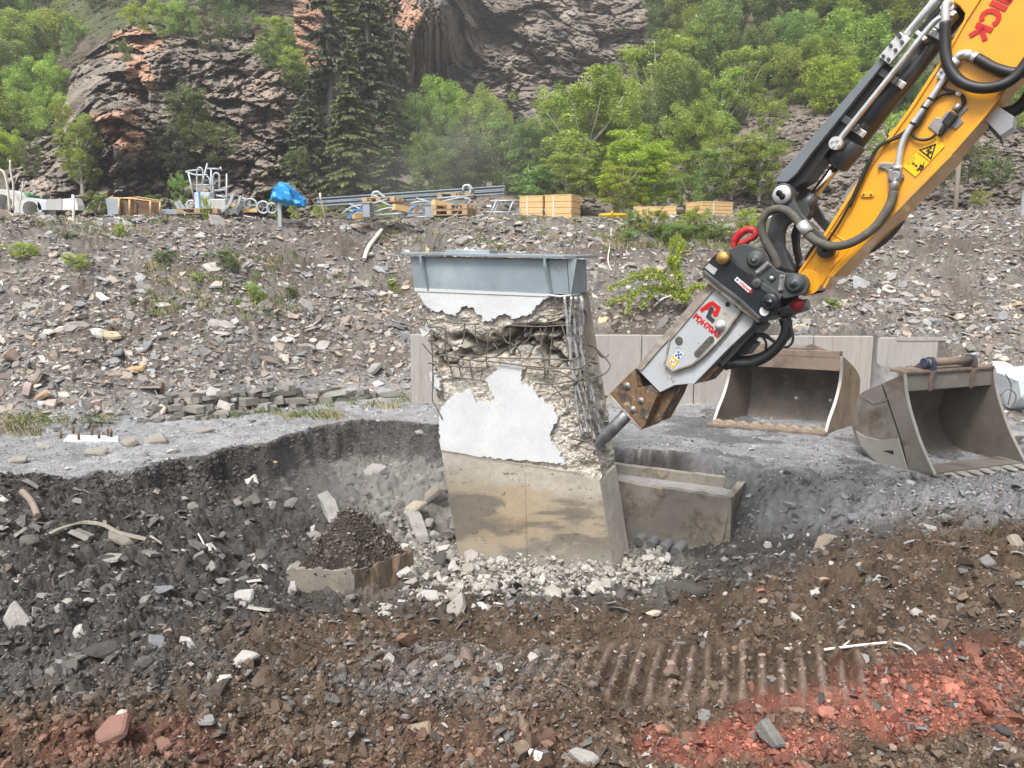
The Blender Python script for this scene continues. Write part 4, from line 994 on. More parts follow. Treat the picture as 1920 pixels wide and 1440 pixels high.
for p in ((1747, 187), (1735, 203), (1714, 233)):
    g = MB(); g.cyl(ap(p[0] - 1.2, p[1] + 1.8, .035), ap(p[0] + 1.2, p[1] - 1.8, .035), .0265, 10); g.build('pipe_clip', M_hose, arm)
g = MB(); g.cyl(ap(1685, 312, .035), ap(1684, 320, .035), .035, 8); g.build('pipe_nut', M_galv, arm)
g = MB(); g.prism(apl([C4(40, 862), C4(60, 850), C4(185, 852), C4(195, 880), C4(190, 900), C4(240, 935), C4(285, 955), C4(290, 1000), C4(270, 1020), C4(150, 1015), C4(140, 960), C4(125, 930), C4(100, 910), C4(50, 908), C4(36, 890)], 0.0), AN * .018); g.build('valve_bracket', M_zinc, arm, bevel=.004)
g = MB(); g.cyl(ap(*C4(208, 985), .015), ap(*C4(208, 985), .07), .04, 14); g.box(ap(*C4(205, 975), .03), .09, .09, .05, (AE, Vector((0, 0, 1)), AN)); g.build('shutoff_valve', M_zinc, arm, bevel=.006)
for p in ((55, 882), (172, 882), (155, 990), (268, 985)):
    g = MB(); g.cyl(ap(*C4(*p), .016), ap(*C4(*p), .034), .013, 8); g.build('bolt', M_zinc, arm)
g = MB(); g.tube([ap(1682, 335, .035), ap(1679, 349, .035), ap(1677, 365, .035)], [.036, .034, .032], 10); g.build('hose_ferrule', M_zinc, arm)
hp_ = [(1677.5, 360, .035), (1674, 378, .05), (1664, 400, .07), (1648, 424, .09), (1625, 444, .11), (1600, 457, .12), (1575, 462, .13), (1553, 458, .14), (1535, 449, .14), (1522, 436, .13), (1507, 419, .12), (1494, 404, .11), (1478, 394, .11), (1463, 393, .11), (1449, 399, .11), (1440, 410, .11), (1436, 428, .10), (1440, 447, .09), (1449, 465, .08), (1458, 482, .07), (1464, 502, .05)]
g = MB(); g.tube(aps(hp_, n=5), .034, 12); g.build('long_grey_hose', M_hoseg, arm)
g = MB(); g.tube([ap(1526, 438, .13), ap(1511, 420, .12)], .046, 14); g.build('hose_collar', M_galv, arm)
g = MB(); g.tube(aps([(1668, 390, -.45), (1660, 415, -.45), (1640, 440, -.44), (1615, 462, -.40), (1590, 473, -.38), (1566, 478, -.36)]), .034, 10); g.build('rear_hose', M_hoseg, arm)
g = MB(); g.tube(aps([(1930, 150, -.3), (1915, 175, -.32), (1895, 192, -.33), (1877, 198, -.34), (1868, 200, -.34)]), .045, 10); g.build('rear_hose', M_hose, arm)
# sensor box on its bracket, with thin cables
g = MB(); g.prism(apl([C4(515, 505), C4(590, 412), C4(640, 425), C4(710, 345), C4(775, 380), C4(870, 300), C4(905, 325), C4(820, 408), C4(858, 455), C4(785, 530), C4(740, 505), C4(655, 590), C4(625, 600), C4(600, 565)], 0), AN * .012); g.build('sensor_bracket', M_zinc, arm, bevel=.002)
g = MB(); g.prism(apl([C4(655, 470), C4(745, 355), C4(820, 400), C4(720, 520)], .012), AN * .05); g.prism(apl([C4(630, 545), C4(665, 490), C4(700, 520), C4(655, 590), C4(615, 600)], .012), AN * .035); g.build('sensor', M_hose, arm, bevel=.008)
g = MB(); g.tube([ap(*C4(775, 360), .045), ap(*C4(830, 295), .045)], .022, 8); g.build('sensor_connector', M_zinc, arm)
for i, path in enumerate([[(670, 90), (680, 130), (720, 155), (790, 180), (850, 210), (870, 270), (820, 330)], [(560, 260), (610, 220), (690, 185), (770, 178), (830, 200), (855, 240), (850, 300), (800, 345)],
                          [(370, 545), (370, 575), (395, 610), (440, 630), (500, 632), (560, 612), (600, 575)], [(560, 200), (530, 240), (480, 300), (430, 390), (370, 480), (310, 545), (230, 600), (160, 635), (80, 675), (20, 730), (-20, 800), (-90, 930), (-160, 1090), (-250, 1290), (-340, 1450), (-440, 1600)],
                          [(550, 270), (500, 360), (440, 470), (360, 540), (280, 595), (190, 630), (110, 665), (40, 715), (0, 780), (-70, 920), (-140, 1080), (-230, 1280)]]):
    g = MB(); g.tube([p for p in aps([(*C4(*p), .02 + .004 * i) for p in path])], .011, 7); g.build('thin_cable', M_hose, arm)
g = MB(); g.cyl(ap(*C4(790, 182), .024), ap(*C4(845, 200), .024), .015, 8); g.build('cable_tag', M_white, arm)
# lamp housings
d1 = (ap(1895, 212) - ap(1866, 195)).normalized()
g = MB(); g.prism([ap(1841, 219, -.12), ap(1866, 193, -.12), ap(1898, 214, -.12), ap(1895, 235, -.12), ap(1871, 251, -.12)], -AN * .22); g.build('lamp_housing', M_galv, arm, bevel=.004)
g = MB(); g.prism(apl([(1848, 226), (1870, 252), (1866, 256), (1848, 236)], -.14), -AN * .18); g.build('lamp_lens', M_dgrey, arm)
g = MB(); g.tube(aps([(1868, 248, -.2), (1873, 258, -.2), (1873, 267, -.2)]), .004, 6); g.build('lamp_wire', M_hose, arm)
g = MB(); g.prism(apl([(1557, 395), (1563, 353), (1583, 329), (1610, 328), (1600, 352), (1575, 380)], -.34), -AN * .16); g.build('lamp_housing', M_galv, arm, bevel=.004)
g = MB(); g.prism(apl([(1585, 336), (1588, 336), (1587, 351), (1584, 351)], -.339), AN * .006); g.build('housing_slot', M_ink_shade, arm)
# ---- linkage
LA = [(1452, 362), (1460, 348), (1472, 343), (1484, 347), (1490, 356), (1494, 378), (1507, 402), (1530, 424), (1549, 444), (1558, 458), (1560, 470), (1552, 478), (1541, 474), (1534, 458), (1510, 430), (1486, 403), (1470, 396), (1455, 386)]
g = MB(); g.prism(apl(LA, .06), -AN * .05); g.build('rocker_link', M_dgrey, arm, bevel=.006)
g = MB(); g.prism(apl([(u + 8, v + 3) for u, v in LA], -TH + .0), -AN * .05); g.build('rocker_link', M_dgrey, arm, bevel=.006)
LB = [(1455, 374), (1448, 392), (1440, 415), (1433, 445), (1428, 470), (1440, 492), (1466, 505), (1484, 508), (1474, 488), (1466, 462), (1465, 440), (1470, 424), (1482, 415), (1494, 414), (1500, 403), (1492, 388), (1480, 380)]
g = MB(); g.prism(apl(LB, -.04), -AN * .07); g.build('bucket_link', M_dgrey, arm, bevel=.008)
g = MB(); g.prism(apl([(1470, 420), (1480, 412), (1500, 414), (1514, 428), (1518, 446), (1511, 440), (1500, 428), (1487, 426), (1478, 438), (1477, 460), (1482, 486), (1488, 508), (1476, 506), (1468, 470), (1464, 440)], -.24), -AN * .08); g.build('bucket_link', M_hose, arm, bevel=.006)
g = MB(); g.lathe(ap(1472, 367, -.05), AN, [(0, .085), (.12, .085), (.125, .08)], 26); g.build('pin_boss_ring', M_dgrey, arm)
g = MB(); g.lathe(ap(1472, 366, .06), AN, [(0, .076), (.02, .076), (.032, .07), (.036, .03), (.037, .0)], 28); pin = g.build('pin_cap', M_galv, arm)
g = MB()
for c in ((1468.5, 363.5), (1474, 369.5)): g.lathe(ap(c[0], c[1], .095), AN, [(0, .026), (.004, .026), (.004, .0205), (0, .0205)], 18)
g.build('stamped_eight', M_ink_shade, pin)
g = MB(); g.lathe(ap(1552, 468, .0), AN, [(0, .068), (.06, .068), (.075, .064), (.085, .05), (.086, .0)], 24); pv = g.build('pivot_pin', M_dgrey, arm)
g = MB(); g.lathe(ap(1552, 468, .085), AN, [(0, .022), (.006, .022), (.006, .013), (0, .013)], 16); g.build('pin_ring', M_ink_shade, pv)
g = MB(); g.tube(aps([(1500, 500, -.1), (1506, 488, -.08), (1516, 472, -.06), (1528, 455, -.05), (1538, 440, -.04)]), .018, 8); g.build('thin_black_hose', M_hose, arm)
g = MB(); g.tube([ap(1497, 501, -.08), ap(1506, 488, -.08)], .03, 8); g.build('hose_coupling', M_zinc, arm)
# ---- quick coupler
QC = [(1375, 468), (1390, 461), (1403, 457), (1420, 462), (1440, 468), (1447, 478), (1452, 492), (1463, 505), (1478, 511), (1500, 512), (1514, 515), (1521, 523), (1524, 534), (1520, 545), (1510, 552), (1490, 557), (1474, 559), (1462, 553), (1440, 530), (1415, 512), (1395, 500), (1382, 485)]
g = MB(); g.prism(apl(QC, .10), -AN * .05); g.prism(apl(QC, -TH - .02), -AN * .05); qc = g.build('quick_coupler', M_dgrey, arm, bevel=.006)
g = MB(); g.prism(apl([(1380, 473), (1440, 472), (1462, 512), (1500, 520), (1512, 540), (1470, 552), (1420, 512)], .049), -AN * (TH + .06)); g.build('coupler_body', M_hose, qc)
for c, r_ in (((1425, 486), .058), ((1498, 531), .062)):
    g = MB(); g.lathe(ap(c[0], c[1], .10), AN, [(0, r_ + .018), (.008, r_ + .018), (.01, r_), (.03, r_), (.034, r_ - .012), (.034, r_ * .45), (.04, r_ * .45), (.04, 0)], 24); g.build('coupler_pin', M_dgrey, qc)
C3 = lambda x, y: (1300 + x / 7.2, 440 + y / 7.2)
for a, b in (((935, 505), (1075, 395)), ((1240, 735), (1265, 555))):
    g = MB(); pa, pb = ap(*C3(*a), .105), ap(*C3(*b), .105); d = (pb - pa).normalized()
    g.box((pa + pb) / 2, .045, (pb - pa).length + .02, .018, (d.cross(AN), d, AN)); g.box((pa + pb) / 2 + AN * .012, .025, (pb - pa).length, .02, (d.cross(AN), d, AN))
    for q in (pa, pb): g.cyl(q + AN * .01, q + AN * .034, .012, 8)
    g.build('retaining_bar', M_zinc, qc, bevel=.003)
g = MB(); g.box(ap(*C3(1118, 583), .103), .055, .055, .006, ((AE + Vector((0, 0, 1))).normalized(), (AE - Vector((0, 0, 1))).normalized(), AN)); g.build('plug_plate', M_ink_shade, qc)
g = MB(); g.lathe(ap(*C3(1118, 583), .106), AN, [(0, .02), (.01, .02), (.012, .012), (.004, .01), (.004, 0)], 12); g.build('plug', M_galv, qc)
g = MB(); g.tube(aps([C3(560, 170), C3(575, 80), C3(620, 10), C3(690, -45), C3(770, -70), C3(830, -50), C3(850, 0), C3(820, 40), C3(760, 70), C3(700, 105), C3(640, 120)], .02), [.03] * 6 + [.034] * 12 + [.032] * 12 + [.028] * 12 + [.026] * 19, 10)
g.build('lifting_hook', M_redp, qc)
g = MB(); ribbon(g, apl([C3(880, 690), C3(930, 640), C3(1180, 800), C3(1250, 850)], .10), .05, AN, .03); g.build('locking_wedge', M_dgrey, qc, bevel=.004)
g = MB(); g.lathe(ap(*C3(935, 650), .12), AN, [(0, .042), (.02, .042), (.026, .03), (.026, 0)], 16); g.build('locking_bolt', M_dgrey, qc)
# ------------------------------------------------------------------ hydraulic breaker held by the coupler
hb = empty('hydraulic_breaker', ap(1290, 650, -.2), 'grey hydraulic breaker with red lettering, its steel point pressed against the white pier', 'breaker')
OUTB = .05; TB = .34
ADP = [(1326, 506), (1337, 492), (1350, 478), (1362, 473), (1376, 474), (1386, 490), (1400, 502), (1424, 517), (1440, 530), (1455, 545), (1469, 560), (1471, 572), (1467, 583), (1450, 594), (1436, 602), (1425, 593), (1400, 570), (1360, 538), (1330, 515)]
g = MB(); g.prism(apl(ADP, OUTB + .07), -AN * .04); g.prism(apl(ADP, OUTB - TB - .07), -AN * .04); adp = g.build('adapter_plate', M_black, hb, bevel=.005)
g = MB(); ribbon(g, apl([(1324, 508), (1332, 520), (1365, 546), (1404, 578), (1434, 600)], OUTB + .075), .04, -AN, TB + .16); g.build('adapter_base', M_edge, hb, bevel=.006)
g = MB(); ribbon(g, apl([(1331, 508), (1360, 532), (1400, 562), (1436, 596)], OUTB + .075), .03, AN, .03); g.build('adapter_rail', M_dgrey, hb, bevel=.006)
M_brass = mk('brass_pin', (.45, .28, .08), rough=.5, metal=.7, var=.35, nscale=20)
g = MB(); g.lathe(ap(*C3(490, 315), OUTB + .07), AN, [(0, .06), (.03, .058), (.05, .05), (.052, .0)], 20); g.build('brass_pin', M_brass, adp)
g = MB(); g.lathe(ap(*C3(1115, 895), OUTB + .07), AN, [(0, .075), (.03, .075), (.045, .06), (.046, .035), (.02, .03), (.02, 0)], 20); g.build('pin', M_black, adp)
g = MB(); g.cyl(ap(*C3(1030, 1020), OUTB + .07), ap(*C3(1030, 1020), OUTB + .076), .04, 20); g.build('round_cap', M_white, adp)
g = MB(); g.cyl(ap(*C3(838, 575), OUTB + .07), ap(*C3(838, 575), OUTB + .073), .032, 18); g.build('bolt_hole', M_ink_shade, adp)
g = MB(); g.prism(apl([C3(290, 385), C3(405, 465), C3(355, 540), C3(232, 442)], OUTB + .071), AN * .003); g.build('rating_plate', M_galv, adp)
g = MB(); g.prism(apl([C3(665, 565), C3(860, 725), C3(820, 778), C3(628, 608)], OUTB + .071), AN * .003); lab = g.build('maker_label', M_white, adp)
ex = (ap(*C3(860, 725)) - ap(*C3(665, 565))).normalized(); ey = AN.cross(ex)
text_mesh('label_text', 'Wildwick', ap(*C3(685, 648), OUTB + .0745), ex, ey, .038, M_letter, adp, .0008, .001)
g = MB(); g.cyl(ap(*C3(672, 605), OUTB + .073), ap(*C3(672, 605), OUTB + .076), .011, 8); g.build('label_emblem', M_blue, adp)
HB = [(1338, 524), (1418, 596), (1410, 610), (1363, 656), (1304, 718), (1267, 722), (1240, 735), (1196, 690), (1233, 644), (1290, 580)]
g = MB(); g.prism(apl(HB, OUTB - .02), -AN * (TB - .04)); body = g.build('breaker_body', M_ltgrey, hb, bevel=.006)
g = MB(); g.prism(apl([(1338, 524), (1352, 534), (1240, 655), (1207, 694), (1196, 690), (1233, 644), (1290, 580)], OUTB - .005), -AN * (TB + .0)); g.build('side_plate', M_edge, hb, bevel=.005)
g = MB(); g.prism(apl([(1404, 588), (1418, 600), (1410, 614), (1363, 659), (1304, 720), (1296, 718), (1350, 655)], OUTB - .005), -AN * (TB - .02)); g.build('side_plate', M_ltgrey, hb, bevel=.005)
CPL = [(1350, 534), (1398, 577), (1366, 622), (1328, 663), (1303, 682), (1267, 694), (1252, 681), (1262, 636), (1300, 592)]
g = MB(); g.prism(apl(CPL, OUTB - .02), AN * .03); fp = g.build('front_cover', M_ltgrey, hb, bevel=.004)
g = MB(); ribbon(g, apl([CPL[i] for i in (0, 8, 7, 6, 5, 4, 3, 2, 1)], OUTB), .018, AN, .022); g.build('weld_rim', M_edge, fp, bevel=.003)
o5 = OUTB + .011
g = MB(); ribbon(g, apl([C3(140, 1025), C3(262, 930), C3(300, 922), C3(378, 985), C3(345, 1072), C3(308, 1070)], o5), .036, AN, .003); ribbon(g, apl([C3(300, 1035), C3(325, 1040)], o5), .03, AN, .003); ribbon(g, apl([C3(200, 985), C3(262, 1000)], o5), .022, AN, .003); g.build('red_emblem', M_letter, fp)
g = MB(); ribbon(g, apl([C3(296, 972), C3(242, 1098), C3(316, 1165)], o5 + .002), .036, AN, .003); g.build('grey_emblem', M_dlet, fp)
ta, tb = ap(*C3(32, 1115)), ap(*C3(372, 1395)); ex = (tb - ta).normalized(); ey = AN.cross(ex)
text_mesh('lettering', 'PDH70AS', ap(*C3(30, 1112), o5 + .001), ex, ey, (tb - ta).length / 4.1, M_letter, fp, .0015, .003)
g = MB(); g.lathe(ap(*C3(405, 1225), OUTB), AN, [(0, .055), (.012, .055), (.015, .042), (.05, .042), (.052, .03), (.06, .028), (.06, 0)], 6); g.build('side_bolt', M_galv, fp)
g = MB(); g.cyl(ap(*C3(502, 935), o5), ap(*C3(502, 935), o5 + .002), .022, 16); g.cyl(ap(*C3(400, 768), o5), ap(*C3(400, 768), o5 + .002), .015, 10); g.cyl(ap(*C3(622, 965), o5), ap(*C3(622, 965), o5 + .002), .012, 10); g.build('bolt_hole', M_ink_shade, fp)
C6 = lambda x, y: (1100 + x / 3.237, 400 + y / 3.237)
g = MB(); g.cyl(ap(*C6(579, 770), o5), ap(*C6(579, 770), o5 + .004), .038, 20); g.build('rubber_plug', M_hoseg, fp)
g = MB(); ribbon(g, apl([C6(690, 850), C6(772, 763)], o5), .062, AN, .004); g.cyl(ap(*C6(690, 850), o5), ap(*C6(690, 850), o5 + .004), .031, 16); g.cyl(ap(*C6(772, 763), o5), ap(*C6(772, 763), o5 + .004), .031, 16); g.build('rubber_slot', M_hoseg, fp)
g = MB(); g.prism(apl([C6(573, 825), C6(608, 852), C6(578, 888), C6(545, 860)], o5), AN * .003); st1 = g.build('blue_white_sticker', M_white, fp)
g = MB()
for p in ((576, 838), (592, 852), (562, 858), (578, 872), (577, 855)): g.cyl(ap(*C6(*p), o5 + .002), ap(*C6(*p), o5 + .005), .012, 8)
g.build('sticker_symbol', M_blue, fp)
g = MB(); g.prism(apl([C6(544, 862), C6(577, 890), C6(545, 935), C6(513, 900)], o5), AN * .003); g.build('yellow_sticker', M_stick, fp)
g = MB(); g.cyl(ap(*C6(544, 898), o5 + .002), ap(*C6(544, 898), o5 + .004), .028, 18); g.build('sticker_disc', M_white, fp)
g = MB(); ribbon(g, apl([C6(530, 912), C6(535, 890), C6(552, 905), C6(560, 882)], o5 + .004), .006, AN, .002); g.build('sticker_symbol', M_redp, fp)
RT = [(1197, 689), (1148, 737), (1151, 743), (1208, 802), (1214, 798), (1237, 742), (1236, 734), (1224, 721), (1202, 727)]
g = MB(); g.prism(apl(RT, OUTB + .015), -AN * (TB + .03)); ret = g.build('tool_retainer', M_rust, hb, bevel=.006)
g = MB(); g.prism(apl([(1240, 735), (1267, 722), (1258, 745), (1232, 792), (1219, 797), (1209, 800)], OUTB - .1), -AN * (TB - .1)); g.build('lower_guard', M_rust, hb, bevel=.005)
g = MB(); g.prism(apl([(1304, 719), (1340, 685), (1346, 690), (1322, 716)], OUTB - .06), -AN * (TB - .12)); g.build('vent_plate', M_rust, hb, bevel=.004)
g = MB(); ribbon(g, apl([(1148, 738), (1170, 762), (1208, 803)], OUTB + .02), .022, -AN, TB + .05); g.build('retainer_lip', M_edge, ret, bevel=.004)
for p in ((1182, 722), (1208, 750), (1193, 766)):
    g = MB(); g.lathe(ap(*p, OUTB + .015), AN, [(0, .036), (.006, .036), (.006, .026), (.002, .026), (.012, .02), (.012, 0)], 18); g.build('retainer_pin', M_zinc, ret)
oc = OUTB - TB / 2 - .02
ca, cb = ap(1180, 772, 0), ap(1125, 829, 0)
oc = 0.0
g = MB(); g.tube([ap(1192, 760, oc), ap(1140, 814, oc), ap(1133, 821, oc), ap(1124, 831, oc), ap(1119, 838, oc)], [.064, .064, .06, .045, .022], 20); g.build('chisel_point', M_tool, hb)
# hoses and manifold behind the breaker
g = MB(); g.prism(apl([C6(860, 850), C6(920, 768), C6(990, 800), C6(935, 868)], -.08), -AN * .2); g.build('manifold', M_black, hb, bevel=.005)
g = MB(); g.prism(apl([C6(800, 905), C6(860, 850), C6(900, 760), C6(1010, 660), C6(1040, 690), C6(960, 780), C6(870, 880), C6(815, 935)], -.02), -AN * .3); g.build('rear_plate', M_dgrey, hb, bevel=.004)
g = MB(); g.tube(aps([C6(1170, 640), C6(1185, 700), C6(1170, 760), C6(1130, 820), C6(1070, 875), C6(1000, 910), C6(930, 920), C6(850, 915)], -.1), .042, 12); g.build('breaker_hose', M_hose, hb)
g = MB(); g.tube(aps([C6(1160, 640), C6(1170, 690), C6(1155, 750), C6(1115, 810), C6(1060, 858), C6(990, 895), C6(920, 905), C6(840, 905)], -.2), .042, 12); g.build('breaker_hose', M_hose, hb)
for path in ([(960, 790), (1000, 755), (1040, 755), (1065, 790), (1060, 840), (1035, 880)], [(990, 740), (1060, 740), (1100, 770), (1140, 790), (1190, 775), (1220, 740), (1215, 690), (1180, 640)], [(1000, 745), (1070, 760), (1150, 810), (1200, 815), (1228, 780), (1225, 720), (1190, 660)]):
    g = MB(); g.tube(aps([C6(*p) for p in path], -.09), .011, 7); g.build('thin_cable', M_hose, hb)
g = MB(); g.tube([ap(*C6(810, 925), -.1), ap(*C6(860, 912), -.1)], .055, 10); g.build('hose_coupling', M_hose, hb)
g = MB(); g.lathe(ap(1490, 572, -.12), AN, [(0, .05), (.08, .05), (.1, .03), (.105, 0)], 16); g.cyl(ap(1466, 580, -.2), ap(1490, 572, -.2), .045, 14); g.build('red_coupling', M_redp, hb)
g = MB(); g.tube([ap(1455, 590, -.15), ap(1480, 580, -.15), ap(1505, 572, -.15)], .05, 12); g.build('swivel_fitting', M_zinc, hb)
# ------------------------------------------------------------------ two excavator buckets standing in front of the wall
M_bsteel = mk('worn_bucket_steel', (.235, .215, .195), rough=.55, metal=.35, var=.2, nscale=3, c2=(.13, .085, .06), c2s=2.2, lo=.52, hi=.68, c3=(.36, .345, .32), c3s=5, lo3=.58, hi3=.75, bump=.06, bscale=40)
M_binner = mk('dark_bucket_inside', (.165, .138, .115), rough=.6, metal=.25, var=.25, nscale=3, c2=(.07, .058, .05), c2s=1.6, lo=.48, hi=.66, c3=(.23, .20, .17), c3s=5, lo3=.6, hi3=.75, bump=.08, bscale=40)
M_binner2 = mk('scoured_bucket_inside', (.17, .15, .132), rough=.55, metal=.3, var=.2, nscale=3, c2=(.10, .08, .068), c2s=1.6, lo=.48, hi=.66, c3=(.25, .235, .21), c3s=4, lo3=.6, hi3=.75, bump=.05, bscale=40)
M_orust = mk('ochre_rusted_bucket_side', (.26, .185, .115), rough=.75, metal=.1, var=.25, nscale=4, c2=(.13, .105, .09), c2s=2.4, lo=.5, hi=.62, c3=(.30, .27, .23), c3s=4, lo3=.58, hi3=.7, bump=.15, bscale=50)
M_brown = mk('brown_bucket_beam', (.23, .175, .135), rough=.7, metal=.15, var=.25, nscale=4, c2=(.12, .09, .075), c2s=3, lo=.5, hi=.64, bump=.1)
M_tooth = mk('bright_tooth_steel', (.42, .40, .37), rough=.5, metal=.3, var=.2, nscale=9)
M_tooth2 = mk('dusty_tooth', (.36, .29, .215), rough=.75, var=.25, nscale=9)
M_bedge = mk('bright_plate_edge', (.34, .325, .30), rough=.5, metal=.3, var=.15)
M_bluep = mk('blue_ear_paint', (.035, .05, .10), rough=.5, var=.3, nscale=7, c2=(.14, .08, .06), c2s=5, lo=.5, hi=.62)
def bucket(name, label, P0, ang, outline, nlip, W, sgn, sidemat, inmat, wang, group):
    """outline: traced side plate (first nlip points run along the shell from the lip to the top, the rest is the front edge back down)"""
    back = Vector((sgn * math.sin(ang), math.cos(ang), 0)); pn = Vector((-sgn * math.cos(ang), math.sin(ang), 0))     # pn: out of the traced (near) plate
    if sgn < 0: back = Vector((-math.sin(ang), math.cos(ang), 0)); pn = Vector((-math.cos(ang), -math.sin(ang), 0))
    else: back = Vector((math.sin(ang), math.cos(ang), 0)); pn = Vector((math.cos(ang), -math.sin(ang), 0))
    w = -pn if wang is None else Vector((-math.cos(wang), math.sin(wang), 0))
    tr3 = lambda pts: [onplane(u, v, P0, pn) for u, v in pts]
    shell = spline(tr3(outline[:nlip]), 5); front = spline(tr3(outline[nlip - 1:] + [outline[0]]), 5)
    rt = empty(name, P0, label, 'digger bucket', group)
    poly = shell + front[1:-1]
    m = MB(); m.prism([p - pn * .0 for p in poly], w * .03); m.build('near_side_plate', sidemat, rt, bevel=.003)
    m = MB(); m.prism([p + w * (W - .03) for p in poly], w * .03); m.build('far_side_plate', inmat, rt, bevel=.003)
    # bright worn edges of the side plates
    for k, nm in ((-.004, 'near_edge'), (W - .034, 'far_edge')):
        m = MB(); V = []; c = sum(poly, Vector()) / len(poly)
        for p in front:
            d = -back; V += [p + w * k, p + d * .012 + w * k, p + d * .012 + w * (k + .038), p + w * (k + .038)]
        m.add(V, [(4 * i + e, 4 * i + (e + 1) % 4, 4 * i + 4 + (e + 1) % 4, 4 * i + 4 + e) for i in range(len(front) - 1) for e in range(4)]); m.build('plate_edge', M_bedge, rt)
    cen = sum(shell, Vector()) / len(shell)
    m = MB(); V = []
    for i, p in enumerate(shell):
        tdir = (shell[min(i + 1, len(shell) - 1)] - shell[max(i - 1, 0)]).normalized(); q = tdir.cross(pn).normalized()
        if q.dot(cen - p) < 0: q = -q
        V += [p + w * .028, p + q * .025 + w * .028, p + q * .025 + w * (W - .028), p + w * (W - .028)]
    m.add(V, [(4 * i + e, 4 * i + (e + 1) % 4, 4 * i + 4 + (e + 1) % 4, 4 * i + 4 + e) for i in range(len(shell) - 1) for e in range(4)]); m.build('shell', inmat, rt)
    return rt, shell, front, w, back, pn
GB = 'excavator buckets by the retaining wall'
a2 = math.radians(20)
rt2, sh, fr, w, bk_, pn_ = bucket('digger_bucket', 'scoured grey bucket with blue ears, nearer one, at the right edge of the yard', onz(1750, 892, .03), a2,
    [(1752, 893), (1700, 886), (1650, 871), (1620, 848), (1603, 820), (1598, 788), (1606, 752), (1616, 736), (1654, 719), (1694, 701), (1697, 735), (1706, 775), (1724, 830)], 10, 1.36, -1, M_bsteel, M_binner2, None, GB)
top = sh[-1]; lip = sh[0]; Wd = 1.36; UP = Vector((0, 0, 1))
m = MB(); m.box(top + w * Wd / 2 + bk_ * .05 - UP * .10, Wd - .06, .10, .2, (w, bk_, UP)); m.build('top_beam', M_bsteel, rt2, bevel=.006)
m = MB(); m.box(top + w * Wd * .5 + bk_ * .10 + UP * .012, Wd * .96, .24, .03, (w, bk_, UP)); m.build('top_plate', M_brown, rt2, bevel=.004)
for s in (.27, .72):
    c = top + w * Wd * s
    m = MB(); E = [(-.06, .02), (-.05, .12), (-.02, .16), (.04, .165), (.09, .12), (.22, .03)]
    m.prism([c + bk_ * y + UP * z for y, z in E], w * .045)
    m.build('ear', M_bluep, rt2, bevel=.004); m = MB(); m.prism([c + bk_ * y + UP * z for y, z in [(-.075, .02), (.0, .02), (.02, -.02), (-.012, -.22), (-.03, -.2), (-.04, -.1)]], w * .04); m.build('ear_tail', M_brown, rt2, bevel=.004)
m = MB(); m.cyl(top + w * Wd * .25 + bk_ * .02 + UP * .105, top + w * Wd * .77 + bk_ * .02 + UP * .105, .045, 16); m.build('pin', M_brown, rt2)
m = MB(); m.cyl(top + w * Wd * .245 + bk_ * .02 + UP * .105, top + w * Wd * .22 + bk_ * .02 + UP * .105, .052, 16); m.build('pin_end', M_bluep, rt2)
for k in range(8):
    s = (k + .55) / 8.2; c = lip + w * Wd * s
    m = MB(); m.prism([c - bk_ * .03 + UP * .012, c - bk_ * .17 + UP * .0 + w * .03, c - bk_ * .17 + w * .085, c - bk_ * .03 + UP * .012 + w * .115], UP * .022); m.build('tooth', M_tooth, rt2, bevel=.004)
m = MB(); m.prism([lip - bk_ * .05, lip + bk_ * .3, lip + bk_ * .3 + w * Wd, lip - bk_ * .05 + w * Wd], UP * .02); m.build('cutting_edge', M_bsteel, rt2)
P0b = onz(1750, 892, .03)
wear = [onplane(u, v, P0b, pn_) for u, v in [(1606, 808), (1622, 818), (1652, 825), (1685, 822), (1706, 886), (1675, 878), (1640, 862), (1616, 836)]]
m = MB(); m.prism([p + pn_ * .018 for p in wear], -pn_ * .02); m.build('wear_plate', M_bedge, rt2, bevel=.004)
wear = [onplane(u, v, P0b, pn_) for u, v in [(1657, 845), (1677, 844), (1678, 852)]]
m = MB(); m.prism([p + pn_ * .021 for p in wear], -pn_ * .004); m.build('paint_mark', M_ink_shade, rt2)
for pth, mt in (([(1612, 742), (1640, 757), (1668, 748)], M_brown), ([(1655, 722), (1668, 760), (1690, 825), (1704, 884)], M_ink_shade)):
    m = MB(); ribbon(m, [onplane(u, v, P0b, pn_) + pn_ * .001 for u, v in pth], .012, pn_, .006); m.build('weld_seam', mt, rt2)
b2 = math.radians(45)
rt1, sh, fr, w, bk_, pn_ = bucket('digger_bucket', 'brown rusty bucket with scalloped teeth, farther one, against the retaining wall', onz(1550, 812, .03), b2,
    [(1550, 813), (1575, 811), (1597, 809), (1606, 780), (1611, 745), (1613, 712), (1606, 694), (1594, 680), (1581, 668), (1579, 710), (1570, 750), (1558, 785)], 9, 1.46, 1, M_orust, M_binner, math.radians(24), GB)
top = sh[-1]; lip = sh[0]; Wd = 1.46
m = MB(); m.box(top + w * Wd / 2 + bk_ * .03 - UP * .07, Wd - .06, .07, .26, (w, bk_, UP)); m.build('top_beam', M_brown, rt1, bevel=.006)
m = MB(); m.prism([top + w * .03 + bk_ * .02, top + w * .50 + bk_ * .02, top + w * .50 + bk_ * .02 + UP * .10, top + w * .42 + bk_ * .02 + UP * .14, top + w * .36 + bk_ * .02 + UP * .12], bk_ * .05); m.build('ear', M_brown, rt1, bevel=.004)
m = MB(); m.prism([top + w * .96 + bk_ * .02, top + w * 1.4 + bk_ * .02, top + w * 1.16 + bk_ * .02 + UP * .10, top + w * 1.0 + bk_ * .02 + UP * .12], bk_ * .05); m.build('ear', M_brown, rt1, bevel=.004)
